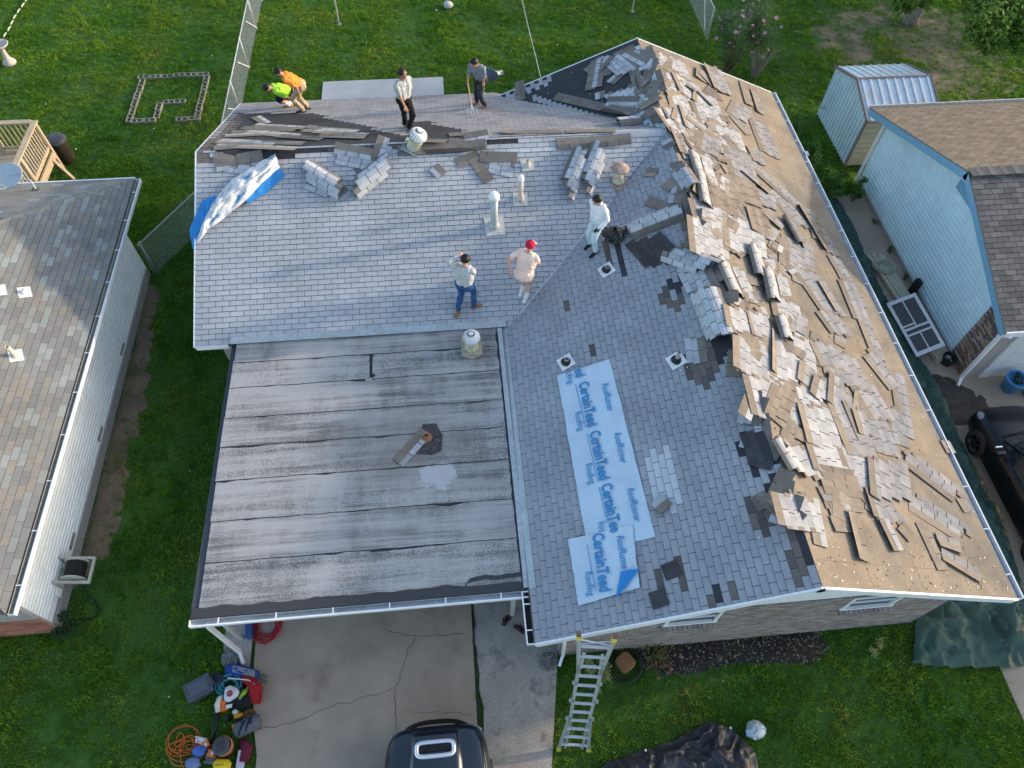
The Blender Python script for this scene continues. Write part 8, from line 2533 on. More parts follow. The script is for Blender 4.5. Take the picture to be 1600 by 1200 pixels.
for (x, y, lb) in ((-6.12, 0.85, 'round pebbled splash block below the carport downpipe on the left'), (0.42, 0.20, 'round pebbled splash block at the house corner beside the path')):
    sbk = MB()
    sbk.lathe((x, y, 0.0), [(0.0, 0.0), (0.19, 0.0), (0.19, 0.05), (0.17, 0.075), (0.0, 0.085)], 11, col=(0.16, 0.155, 0.145))
    rs = random.Random(3)
    for k in range(60):
        a, r_ = rs.uniform(0, 6.28), 0.17 * math.sqrt(rs.random())
        g = rs.uniform(0.08, 0.42)
        sbk.box((x + r_ * math.cos(a), y + r_ * math.sin(a), 0.092), (0.028, 0.022, 0.016), rs.uniform(0, 3), 0, (g, g * 0.97, g * 0.92), 0.6)
    tag(sbk.build('splash_block', mat('pebble_aggregate', (0.3, 0.3, 0.28), 0.9, 0.3, 60.0, attr=True)), lb, 'splash block')
gv = thing('work_gloves', 'pair of dirty dark work gloves dropped on the side path', 'gloves', (-0.25, 1.0, 0.02))
GLV = cl('dirty_glove', (0.05, 0.035, 0.028), 0.4)
for (x, y, a) in ((-0.40, 1.10, 0.9), (-0.14, 0.92, -0.6)):
    M = Matrix.Translation((x, y, 0.022)) @ Matrix.Rotation(a, 4, 'Z')
    def gf(b):
        b.tube([M @ Vector((-0.11, 0, 0.022)), M @ Vector((0.0, 0, 0.03)), M @ Vector((0.05, 0, 0.026))], [0.04, 0.05, 0.035], 8)
        for q in range(4):
            b.tube([M @ Vector((0.03, -0.036 + 0.024 * q, 0.024)), M @ Vector((0.10, -0.05 + 0.033 * q, 0.02)), M @ Vector((0.14, -0.05 + 0.03 * q, 0.012))], [0.015, 0.013, 0.009], 6)
        b.tube([M @ Vector((-0.03, 0.045, 0.022)), M @ Vector((0.03, 0.085, 0.016))], [0.016, 0.011], 6)
    part('glove', GLV, gv, gf, True)

# ---------------------------------------------------------------- tools heaped by the drive
RED = cl('red_fabric', (0.30, 0.02, 0.025))


def coil(name, c, r, turns, th, m, label, seed, squash=0.8, z0=0.03, tail=None):
    rr = random.Random(seed)
    pts_ = []
    for k in range(turns * 16):
        a = k * 2 * math.pi / 16
        q = r * (0.55 + 0.45 * abs(math.sin(k * 0.071 + seed))) * (1 + 0.08 * math.sin(k * 0.37))
        pts_.append((c[0] + q * math.cos(a) + 0.03 * math.sin(k * 0.19), c[1] + squash * q * math.sin(a) + 0.03 * math.cos(k * 0.23), z0 + th * 1.2 * (k // 16) * 0.6 + 0.01 * math.sin(k)))
    if tail:
        pts_ += tail
    return one(name, m, lambda b: b.tube(pts_, th, 6), label, 'hose' if 'hose' in name else 'cord', smooth=True)


coil('air_hose', (-5.42, 1.42), 0.30, 9, 0.012, paint('red_rubber', (0.42, 0.03, 0.04)), 'coiled red air hose beneath the carport gutter', 2, 1.0, tail=[(-5.55, 1.18, 0.04), (-5.5, 1.12, 0.04), (-5.42, 1.05, 0.04)])
one('hose_reel_box', paint('blue_plastic', (0.04, 0.10, 0.28)), lambda b: (b.box((-5.78, 1.42, 0.13), (0.10, 0.42, 0.22), 0.1), b.box((-5.72, 1.42, 0.16), (0.03, 0.40, 0.26), 0.1)), 'blue and grey box standing beside the red hose coil', 'box')
ch = thing('folded_camp_chair', 'folded blue and grey camp chair on top of the tool heap', 'camp chair', (-5.7, 0.45, 0))
part('fabric', cl('royal_blue_fabric', (0.025, 0.06, 0.25)), ch, lambda b: b.tube([(-6.12, 0.62, 0.13), (-5.95, 0.57, 0.14), (-5.7, 0.50, 0.13), (-5.5, 0.44, 0.11)], [0.11, 0.13, 0.12, 0.09], 10), True)
part('fabric', cl('grey_fabric', (0.20, 0.22, 0.23)), ch, lambda b: b.grid(lambda u, v: (-5.98 + 0.45 * u, 0.66 - 0.14 * u - 0.13 * v, 0.265 + 0.02 * fbm(u * 4, v * 3, 1) - 0.03 * u), 8, 4), True)
for k in range(4):
    part('frame_tube', mat('grey_tube', (0.10, 0.13, 0.16), 0.4, metal=0.4), ch, lambda b: b.tube([(-5.85, 0.60 - 0.07 * k, 0.20), (-5.30, 0.42 - 0.05 * k, 0.12 + 0.03 * (k % 2))], 0.012, 6))
rc = thing('folded_camp_chair', 'folded red camp chair and bag lying over the driveway edge', 'camp chair', (-5.45, 0.2, 0))
part('fabric', RED, rc, lambda b: b.tube([(-5.78, 0.42, 0.20), (-5.62, 0.33, 0.18), (-5.50, 0.18, 0.14), (-5.50, -0.08, 0.08)], [0.07, 0.10, 0.13, 0.10], 9), True)
part('frame_tube', ALU, rc, lambda b: b.tube([(-6.05, 0.42, 0.26), (-5.62, 0.34, 0.27), (-5.50, 0.24, 0.25)], 0.012, 6))
part('strap', RED, rc, lambda b: b.grid(lambda u, v: (-5.62 + 0.26 * u, 0.30 - 0.30 * v - 0.05 * u, 0.25 + 0.03 * fbm(u * 3, v * 3, 4) - 0.08 * v), 6, 6), True)
tote = thing('storage_tote', 'grey lidded storage tote on the grass at the edge of the heap', 'tote', (-6.62, 0.28, 0))
TG = paint('slate_plastic', (0.065, 0.075, 0.095))
Mtt = Matrix.Rotation(0.45, 3, 'Z')
bevel(part('body', TG, tote, lambda b: b.box((-6.60, 0.28, 0.14), (0.44, 0.30, 0.27), Mtt, taper=1.08)), 0.02)
bevel(part('lid', TG, tote, lambda b: b.box((-6.60, 0.28, 0.29), (0.52, 0.38, 0.035), Mtt)), 0.014)
part('lid_panel', paint('slate_plastic_light', (0.085, 0.095, 0.118)), tote, lambda b: b.box((-6.60, 0.28, 0.311), (0.38, 0.25, 0.012), Mtt))
part('handle', TG, tote, lambda b: b.box((-6.36, 0.39, 0.27), (0.05, 0.16, 0.05), Mtt))
coil('teal_hose', (-6.02, 0.30), 0.24, 7, 0.012, paint('teal_rubber', (0.03, 0.22, 0.25)), 'coiled teal air hose lying on the tool heap', 5, 0.75, 0.16)
one('tool_bag', cl('dark_tool_bag', (0.03, 0.03, 0.028)), lambda b: (b.box((-5.92, 0.12, 0.10), (0.46, 0.34, 0.19), 0.3, taper=0.85), b.tube([(-6.05, 0.2, 0.19), (-5.92, 0.14, 0.26), (-5.78, 0.08, 0.19)], 0.014, 6)), 'black open tool bag under the teal hose', 'tool bag')
wh = thing('cloth_bag', 'white bag with a red round emblem resting on the black tool bag', 'bag', (-5.97, 0.12, 0.2))
part('shell', cl('white_bag', (0.55, 0.56, 0.56)), wh, lambda b: b.grid(lambda u, v: (-5.97 + 0.15 * math.sin(v * 1.5) * math.cos(u * 6.283) * (1 + 0.12 * math.cos(3 * u * 6.283)), 0.13 + 0.15 * math.sin(v * 1.5) * math.sin(u * 6.283) * (1 + 0.12 * math.cos(3 * u * 6.283)), 0.20 + 0.09 * math.cos(v * 1.5)), 20, 8), True)
part('emblem', cl('red_print', (0.35, 0.03, 0.06)), wh, lambda b: b.lathe((-5.97, 0.12, 0.292), [(0.030, 0.0), (0.052, -0.004), (0.062, -0.008), (0.064, -0.012)], 14))
part('emblem', cl('red_print', (0.35, 0.03, 0.06)), wh, lambda b: b.box((-5.97, 0.12, 0.293), (0.03, 0.07, 0.006), 0.4))
one('lime_bag', cl('lime_fabric', (0.20, 0.36, 0.04)), lambda b: b.tube([(-5.80, 0.02, 0.17), (-5.72, 0.12, 0.20), (-5.66, 0.20, 0.17)], [0.035, 0.05, 0.035], 8), 'small lime green tool roll on the heap', 'tool roll', smooth=True)
bl = thing('leaf_blower', 'orange and white leaf blower with long black tube', 'leaf blower', (-6.2, -0.15, 0))
part('housing', paint('orange_plastic', (0.62, 0.14, 0.02)), bl, lambda b: b.lathe((-6.13, -0.05, 0.10), [(0.0, -0.09), (0.10, -0.085), (0.13, -0.03), (0.13, 0.04), (0.09, 0.085), (0.0, 0.09)], 16, M=Matrix.Rotation(0.5, 3, 'X')), True)
part('cover', paint('cream_plastic', (0.55, 0.53, 0.48)), bl, lambda b: b.tube([(-6.13, 0.13, 0.14), (-6.19, 0.06, 0.19), (-6.22, -0.05, 0.19), (-6.21, -0.17, 0.13)], [0.03, 0.055, 0.055, 0.05], 8), True)
part('nozzle', BLACKP, bl, lambda b: b.tube([(-6.21, -0.15, 0.13), (-6.24, -0.45, 0.09), (-6.29, -0.72, 0.05)], [0.045, 0.040, 0.032], 10), True)
part('engine', BLACKP, bl, lambda b: b.box((-5.98, -0.02, 0.10), (0.16, 0.18, 0.16), 0.2))
part('label_plate', cl('white_plate', (0.6, 0.6, 0.6)), bl, lambda b: b.box((-5.99, -0.10, 0.185), (0.12, 0.07, 0.006), 0.1))
dr = thing('cordless_drill', 'yellow and black cordless drill on the grass by the duffel bag', 'drill', (-5.85, -0.38, 0))
part('motor', paint('drill_yellow', (0.60, 0.30, 0.02)), dr, lambda b: b.tube([(-5.90, -0.28, 0.06), (-5.80, -0.26, 0.06), (-5.73, -0.25, 0.06)], [0.045, 0.05, 0.035], 9), True)
part('grip', BLACKP, dr, lambda b: b.tube([(-5.83, -0.29, 0.05), (-5.84, -0.40, 0.04)], 0.026, 8), True)
part('battery', paint('drill_yellow', (0.60, 0.30, 0.02)), dr, lambda b: b.box((-5.86, -0.45, 0.045), (0.12, 0.07, 0.08), 0.15))
df = thing('duffel_bag', 'grey duffel bag with dark straps at the driveway edge', 'duffel bag', (-5.6, -0.45, 0))
part('body', cl('grey_canvas', (0.105, 0.11, 0.135)), df, lambda b: b.tube([(-5.83, -0.58, 0.13), (-5.78, -0.56, 0.14), (-5.58, -0.47, 0.15), (-5.40, -0.40, 0.14), (-5.36, -0.38, 0.13)], [0.09, 0.145, 0.155, 0.145, 0.09], 14), True)
for f in (0.35, 0.62):
    x, y = -5.83 + 0.47 * f, -0.58 + 0.20 * f
    part('strap', cl('navy_strap', (0.02, 0.024, 0.04)), df, lambda b: b.tube([(x + 0.06 + 0.168 * 0.4 * math.cos(a_) * 0 + 0.065 * math.cos(a_) - 0.06, y + 0.155 * math.cos(a_), 0.145 + 0.165 * math.sin(a_)) for a_ in [q * math.pi / 10 for q in range(11)]], 0.018, 5), True)
part('handle', cl('navy_strap', (0.02, 0.024, 0.04)), df, lambda b: b.tube([(-5.70, -0.42, 0.27), (-5.62, -0.36, 0.34), (-5.52, -0.38, 0.34), (-5.48, -0.47, 0.30)], 0.014, 6), True)
bk2 = thing('bucket_seat', 'orange bucket with dark grey padded lid among the tools', 'bucket', (-5.98, -0.82, 0))
part('body', paint('faded_orange', (0.45, 0.19, 0.09)), bk2, lambda b: b.lathe((-5.98, -0.82, 0), [(0.0, 0.0), (0.15, 0.0), (0.165, 0.22), (0.175, 0.23), (0.18, 0.30), (0.165, 0.31)], 20), True)
part('lid', cl('dark_grey_pad', (0.075, 0.078, 0.082)), bk2, lambda b: b.lathe((-6.0, -0.82, 0.31), [(0.165, 0.0), (0.17, 0.025), (0.13, 0.045), (0.0, 0.05)], 20), True)
part('rib', cl('dark_grey_pad2', (0.05, 0.052, 0.055)), bk2, lambda b: b.box((-6.0, -0.82, 0.362), (0.16, 0.20, 0.012), 0.3))
one('maroon_bag', cl('maroon_fabric', (0.12, 0.02, 0.04)), lambda b: b.tube([(-5.70, -0.72, 0.07), (-5.58, -0.86, 0.08), (-5.62, -1.10, 0.06)], [0.07, 0.12, 0.09], 10), 'maroon cloth bag with straps lying on the driveway edge', 'bag', smooth=True)
one('striped_cloth', cl('striped_white', (0.5, 0.42, 0.45)), lambda b: b.grid(lambda u, v: (-5.72 + 0.16 * u - 0.05 * v, -0.90 - 0.32 * v, 0.15 + 0.02 * fbm(u * 4, v * 4, 3) - 0.08 * v), 5, 8), 'pale striped cloth strip hanging over the maroon bag', 'cloth', smooth=True)
oc = []
for k in range(150):
    a = k * 0.42
    oc.append((-6.80 + (0.20 + 0.14 * math.sin(k * 0.113)) * math.cos(a) + 0.12 * math.sin(k * 0.05), -0.72 + (0.17 + 0.12 * math.cos(k * 0.087)) * math.sin(a) - 0.12 * math.cos(k * 0.04), 0.05 + 0.02 * math.sin(k * 0.7)))
one('extension_cord', paint('orange_cord', (0.60, 0.12, 0.03)), lambda b: b.tube(oc, 0.007, 5), 'tangled orange extension cord on the grass', 'cord', smooth=True)
one('white_rag', cl('white_rag', (0.62, 0.64, 0.66)), lambda b: b.grid(lambda u, v: (-6.60 + 0.22 * u, -0.56 - 0.12 * v - 0.06 * u, 0.06 + 0.04 * abs(fbm(u * 3, v * 3, 2)) ), 9, 6), 'crumpled white rag on the grass near the orange cord', 'rag')
for k, (x, y, c_, lb) in enumerate(((-6.48, -0.84, (0.06, 0.12, 0.38), 'blue plastic bag among the tools, nearest the white rag'), (-6.56, -1.04, (0.13, 0.18, 0.34), 'pale blue plastic bag at the bottom of the tool heap'))):
    one('plastic_bag', mat('plastic_bag_%d' % k, c_, 0.25, 0.2, 12.0), lambda b: b.grid(lambda u, v: (x + 0.13 * math.sin(math.pi * v) * math.cos(u * 6.283) * (1 + 0.4 * fbm(u * 4, v * 3, k)), y + 0.11 * math.sin(math.pi * v) * math.sin(u * 6.283), 0.11 - 0.09 * math.cos(math.pi * v)), 14, 8), lb, 'plastic bag')
for k, (x, y, a, lb) in enumerate(((-6.38, -0.74, 0.6, 'orange nail box beside the blue bag'), (-6.24, -0.90, -0.3, 'orange nail box beside the yellow jug'))):
    t_ = thing('nail_box', lb, 'box', (x, y, 0))
    bevel(part('carton', paint('orange_card', (0.66, 0.16, 0.03)), t_, lambda b: b.box((x, y, 0.07), (0.15, 0.13, 0.14), a)), 0.006)
    part('label_patch', cl('white_print_patch', (0.62, 0.6, 0.58)), t_, lambda b: b.box((x + 0.02, y, 0.1415), (0.05, 0.06, 0.004), a))
jg = thing('fuel_jug', 'yellow plastic jug lying at the bottom of the tool heap', 'jug', (-6.0, -1.12, 0))
part('body', paint('bright_yellow', (0.66, 0.48, 0.02)), jg, lambda b: b.tube([(-6.16, -1.10, 0.09), (-6.12, -1.10, 0.10), (-5.92, -1.13, 0.10), (-5.85, -1.14, 0.08)], [0.06, 0.10, 0.10, 0.05], 12), True)
part('cap', BLACKP, jg, lambda b: b.tube([(-5.86, -1.14, 0.08), (-5.81, -1.15, 0.07)], 0.022, 8))
part('handle', paint('dark_yellow', (0.35, 0.24, 0.02)), jg, lambda b: b.tube([(-6.12, -1.12, 0.20), (-6.05, -1.13, 0.235), (-5.95, -1.13, 0.20)], 0.014, 6))

def heap(x, y, z, rx, ry, h, seed):
    return lambda b: b.grid(lambda u, v: (x + rx * math.sin(math.pi * v) ** 0.8 * math.cos(u * 6.283) * (1 + 0.5 * fbm(math.cos(u * 6.283) * 1.5, math.sin(u * 6.283) * 1.5, seed + v)), y + ry * math.sin(math.pi * v) ** 0.8 * math.sin(u * 6.283) * (1 + 0.5 * fbm(math.sin(u * 6.283), math.cos(u * 6.283), seed + v)), z + h * 0.5 - h * 0.5 * math.cos(math.pi * v) + 0.03 * fbm(u * 8, v * 6, seed)), 22, 10)


one('jacket', cl('black_cloth', (0.018, 0.018, 0.02), 0.3), heap(-5.72, 0.02, 0.0, 0.20, 0.15, 0.20, 2), 'black jacket bundled beneath the red camp chair', 'jacket', smooth=True)
one('tool_belt', cl('brown_leather', (0.13, 0.07, 0.035), 0.3), heap(-5.60, -0.24, 0.03, 0.12, 0.09, 0.10, 5), 'brown leather tool belt between the duffel bag and red chair', 'tool belt', smooth=True)
one('backpack', cl('navy_cloth', (0.03, 0.035, 0.06), 0.3), heap(-6.28, 0.42, 0.0, 0.17, 0.14, 0.24, 8), 'dark navy backpack between the grey tote and teal hose', 'backpack', smooth=True)
one('work_cloth', cl('grey_cloth', (0.16, 0.16, 0.17), 0.3), heap(-6.28, -0.98, 0.0, 0.12, 0.11, 0.09, 11), 'grey work cloth under the orange nail boxes', 'cloth', smooth=True)
for k, (x, y) in enumerate(((-5.66, 0.22), (-5.88, -0.20), (-6.02, -0.30))):
    one('paint_tin', (ALU, cl('white_tin', (0.5, 0.5, 0.5)), BLACKP)[k], lambda b: b.lathe((x, y, 0.0), [(0.0, 0.0), (0.05, 0.0), (0.05, 0.13), (0.035, 0.15), (0.0, 0.15)], 12), ('silver can beside the red camp chair', 'white can beside the leaf blower engine', 'black can between the blower tube and drill')[k], 'can', smooth=True)

# ---------------------------------------------------------------- between the houses on the right
sd = thing('screen_door', 'white framed screen door leaning on planks beside the blue wall', 'screen door', (11.7, 8.2, 0))
Q = [Vector(p) for p in D_DOOR]       # far-left, far-right, near-right, near-left corners


def dq(u, v, h=0.0):
    p = Q[0].lerp(Q[1], u).lerp(Q[3].lerp(Q[2], u), v)
    n = (Q[1] - Q[0]).cross(Q[3] - Q[0]).normalized()
    n = n if n.z > 0 else -n
    return p + n * h


def dbar(b, u0, v0, u1, v1, h=0.0, t=0.03):
    c_ = [dq(u0, v0, h), dq(u1, v0, h), dq(u1, v1, h), dq(u0, v1, h)]
    c2 = [dq(u0, v0, h + t), dq(u1, v0, h + t), dq(u1, v1, h + t), dq(u0, v1, h + t)]
    b.face(c2)
    b.face(c_[::-1])
    for i in range(4):
        j = (i + 1) % 4
        b.face([c_[i], c_[j], c2[j], c2[i]])


DW = mat('door_white', (0.66, 0.67, 0.68), 0.5, 0.08)
for nm, r_ in (('stile', (0, 0, 0.10, 1)), ('stile', (0.90, 0, 1, 1)), ('rail', (0.101, 0, 0.899, 0.06)), ('rail', (0.101, 0.94, 0.899, 1)), ('rail', (0.101, 0.53, 0.899, 0.565)), ('rail', (0.101, 0.63, 0.899, 0.66)), ('muntin', (0.48, 0.061, 0.52, 0.529)), ('muntin', (0.48, 0.661, 0.52, 0.939)), ('push_bar', (0.101, 0.47, 0.479, 0.495))):
    part(nm, DW, sd, lambda b: dbar(b, *r_))
part('screen', mat('grey_screen', (0.085, 0.085, 0.09), 0.7, 0.2, 30.0), sd, lambda b: dbar(b, 0.09, 0.05, 0.91, 0.95, 0.008, 0.006))
CRM = mat('cream_siding_plank', (0.50, 0.45, 0.33), 0.6, 0.12, 8.0)
rs = random.Random(8)
for k in range(9):
    x = 11.33 + 0.105 * (k % 5) + rs.uniform(-0.02, 0.02)
    z = 0.08 + 0.07 * (k // 5)
    o = one('siding_plank', CRM, lambda b: (b.bar((x, 10.75 + rs.uniform(-0.12, 0.1), z), (x + 0.42, 6.95 + rs.uniform(-0.1, 0.1), z), 0.095, 0.05), b.bar((x + 0.03, 10.6, z + 0.027), (x + 0.43, 7.1, z + 0.027), 0.03, 0.006)),
            'cream siding plank under the screen door, ' + ('lower' if k < 5 else 'upper') + ' layer, ' + ORD[k % 5] + ' from the tarpaulin', 'plank', 'cream planks under the screen door')
coil('garden_hose_coil', (11.55, 10.25), 0.30, 6, 0.016, paint('pale_hose', (0.42, 0.42, 0.33)), 'pale coiled hose on the end of the plank stack', 9, 0.9, 0.19)
one('black_bucket', mat('black_bucket', (0.02, 0.024, 0.032), 0.5), lambda b: b.lathe((12.0, 6.88, 0.02), [(0.0, 0.0), (0.14, 0.0), (0.18, 0.26), (0.19, 0.27), (0.17, 0.26), (0.13, 0.04), (0.0, 0.04)], 16), 'small black bucket at the brick corner', 'bucket')
one('downpipe_boot', BLACKP, lambda b: b.box((12.05, 9.35, 0.30), (0.12, 0.20, 0.5), 0.1), 'black box standing against the blue wall behind the screen door', 'box')
pot = thing('plant_pot', 'bright blue pot of dark plants on the neighbour drive', 'plant pot', (13.3, 5.95, 0.022))
BPOT = paint('blue_pot', (0.08, 0.28, 0.58), 0.4)
part('pot', BPOT, pot, lambda b: b.lathe((13.3, 5.95, 0.022), [(0.0, 0.0), (0.19, 0.0), (0.27, 0.40), (0.29, 0.42), (0.29, 0.46), (0.26, 0.46), (0.25, 0.38), (0.0, 0.37)], 20), True)
one('plant_pot', BPOT, lambda b: b.lathe((13.72, 5.72, 0.022), [(0.0, 0.0), (0.13, 0.0), (0.18, 0.26), (0.19, 0.28), (0.17, 0.28), (0.15, 0.22), (0.0, 0.22)], 18), 'small blue pot at the frame edge beside the larger one', 'plant pot', smooth=True)
struct('wet_stain', mat('damp_leaves', (0.06, 0.05, 0.042), 0.7, 0.4, 12.0, var2=0.3, scale2=2.5), lambda b: b.face([(x, y, 0.0275) for x, y in ragged([(10.95, 6.1), (11.4, 6.5), (11.9, 6.35), (12.3, 5.9), (12.7, 5.3), (12.6, 5.0), (11.4, 5.0), (11.0, 5.3)], 0.15, 3, 6)]))

# ---------------------------------------------------------------- plants and trees
def leafm(name, c, v=0.35):
    return mat(name, c, 0.7, v, 7.0, attr=False, var2=0.25, scale2=1.5, trans=0.3, spec=0.2)


def leaf(b, p, d, n, L_, w, m=0, col=(0.5, 0.5, 0.5)):
    p, d = Vector(p), Vector(d).normalized()
    s = d.cross(Vector(n))
    s = s.normalized() if s.length > 1e-4 else d.orthogonal().normalized()
    b.face([p, p + d * L_ * 0.5 + s * w, p + d * L_, p + d * L_ * 0.5 - s * w], m, col)


def bush(name, label, loc, R, H, n, lm, seed, stems=7, leafsz=(0.05, 0.09), fl=None, nfl=0, cat='shrub', parent=None, dense=0.5, stemm=None):
    r = random.Random(seed)
    root = thing(name, label, cat, loc)
    L0 = Vector(loc)
    tips = []
    sb = MB()
    for k in range(stems):
        a = r.uniform(0, 6.28)
        q = R * r.uniform(0.25, 1.0)
        top = L0 + Vector((q * math.cos(a), q * math.sin(a), H * r.uniform(0.55, 1.0)))
        mid = L0.lerp(top, 0.5) + Vector((r.uniform(-0.1, 0.1) * R, r.uniform(-0.1, 0.1) * R, 0.1 * H))
        sb.tube([L0 + Vector((0.06 * math.cos(a), 0.06 * math.sin(a), 0)), mid, top], [0.018, 0.012, 0.005], 5)
        tips.append((mid, top))
    sb.build('stems', stemm or mat('stem_brown', (0.12, 0.09, 0.06), 0.9), root)
    lb = MB()
    for k in range(n):
        m_, t_ = r.choice(tips)
        f = r.random() ** dense
        p = m_.lerp(t_, f) if f > 0.2 else L0.lerp(m_, 0.3 + f)
        p = p + Vector((r.gauss(0, 0.13 * R), r.gauss(0, 0.13 * R), r.gauss(0, 0.06 * H)))
        p.z = max(p.z, L0.z + 0.03)
        d = Vector((r.uniform(-1, 1), r.uniform(-1, 1), r.uniform(-0.4, 0.8)))
        leaf(lb, p, d, (r.uniform(-0.5, 0.5), r.uniform(-0.5, 0.5), 1), r.uniform(*leafsz), r.uniform(0.25, 0.4) * leafsz[0])
    lb.build('foliage', lm, root)
    if fl:
        for k in range(nfl):
            m_, t_ = r.choice(tips)
            p = m_.lerp(t_, r.uniform(0.3, 1.05)) + Vector((r.gauss(0, 0.14 * R), r.gauss(0, 0.14 * R), r.gauss(0, 0.08 * H)))
            b = MB()
            tl = Vector((r.uniform(-0.6, 0.6), r.uniform(-0.9, 0.1), 1)).normalized()
            Mx = tl.to_track_quat('Z', 'Y').to_matrix()
            sz = r.uniform(0.06, 0.10)
            for q in range(5):
                a = q * 1.2566
                d = Mx @ Vector((math.cos(a), math.sin(a), 0.35))
                leaf(b, p, d, tl, sz, sz * 0.42)
            b.build('flower', fl, root)
    return root


GL = leafm('dark_green_leaf', (0.030, 0.062, 0.022))
GB = leafm('bright_green_leaf', (0.075, 0.17, 0.028))
GY = leafm('pale_variegated_leaf', (0.28, 0.32, 0.13))
PINK = mat('pink_petal', (0.58, 0.30, 0.42), 0.6, 0.2, 10.0, trans=0.3)
bush('flowering_bush', 'tall bush with pink flowers behind the rear roof corner', (9.5, 20.4, 0), 1.25, 2.5, 7000, leafm('bush_leaf', (0.085, 0.16, 0.055)), 3, 22, (0.07, 0.13), PINK, 80)
bush('bare_twig_bush', 'grey leafless twiggy bush beside the pink flowering bush', (10.45, 20.0, 0), 0.75, 1.5, 160, GL, 4, 34, (0.03, 0.05), stemm=mat('grey_twig', (0.24, 0.23, 0.20), 0.9))
for k, (x, y, R, H, n) in enumerate(((10.55, 15.9, 0.32, 1.5, 420), (10.5, 14.6, 0.42, 1.25, 700), (10.9, 13.5, 0.5, 0.75, 700), (11.35, 14.15, 0.40, 0.55, 420), (11.75, 13.3, 0.38, 0.75, 460), (9.95, 13.0, 0.30, 0.7, 260))):
    bush('weed_clump', ('tall bright weed beside the right gutter, farthest from the camera', 'leafy bright weeds below the right gutter opposite the shed', 'low weeds at the end of the concrete strip', 'weeds growing against the shed corner', 'weeds growing against the far end of the blue wall', 'weeds between the house wall and the tarpaulin')[k], (x, y, 0), R, H, n, GB, 20 + k, 6, (0.07, 0.14), cat='weeds')
for k, (x, y) in enumerate(((12.08, 12.2), (12.05, 11.0), (12.1, 9.9))):
    bush('weed_tuft', 'small weed tuft at the foot of the blue wall, ' + ('farthest from', 'midway to', 'nearest')[k] + ' the screen door', (x, y, 0.02), 0.12, 0.22, 60, GB, 40 + k, 4, (0.05, 0.09), cat='weeds')
for o in [o for o in bpy.data.objects if o.name.startswith('weed_tuft')]:
    o['group'] = 'weed tufts along the blue wall'
bush('variegated_shrub', 'pale variegated shrub beside the ladder', (1.42, -0.05, 0), 0.30, 0.42, 420, GY, 51, 9, (0.04, 0.07))
bush('variegated_shrub', 'small pale variegated sprig below the ladder shrub', (1.30, -0.42, 0), 0.14, 0.25, 90, GY, 52, 5, (0.04, 0.06))
bush('variegated_shrub', 'pale yellow green seedling alone on the lawn near the green tarp', (7.28, -0.20, 0), 0.22, 0.28, 130, GY, 53, 5, (0.04, 0.07))
bush('weed_clump', 'thin weeds sprouting at the front corner of the mulch bed', (2.55, 0.12, 0.03), 0.25, 0.3, 120, leafm('olive_leaf', (0.12, 0.13, 0.04)), 54, 7, (0.05, 0.10), cat='weeds')
bush('weed_clump', 'grass clump growing at the carport corner below the eave', (-6.30, 6.75, 0), 0.16, 0.4, 90, GB, 55, 6, (0.08, 0.15), cat='weeds')
bush('weed_clump', 'broad leaf weeds at the front corner of the left house', (-9.55, 1.75, 0), 0.25, 0.3, 160, GL, 57, 6, (0.08, 0.15), cat='weeds')
part('plants', GL, pot, lambda b: [leaf(b, (13.3 + random.Random(k).uniform(-0.17, 0.17), 5.95 + random.Random(k + 99).uniform(-0.17, 0.17), 0.42), (random.Random(k + 5).uniform(-1, 1), random.Random(k + 6).uniform(-1, 1), 0.9), (0, 0, 1), 0.13, 0.02) for k in range(70)])
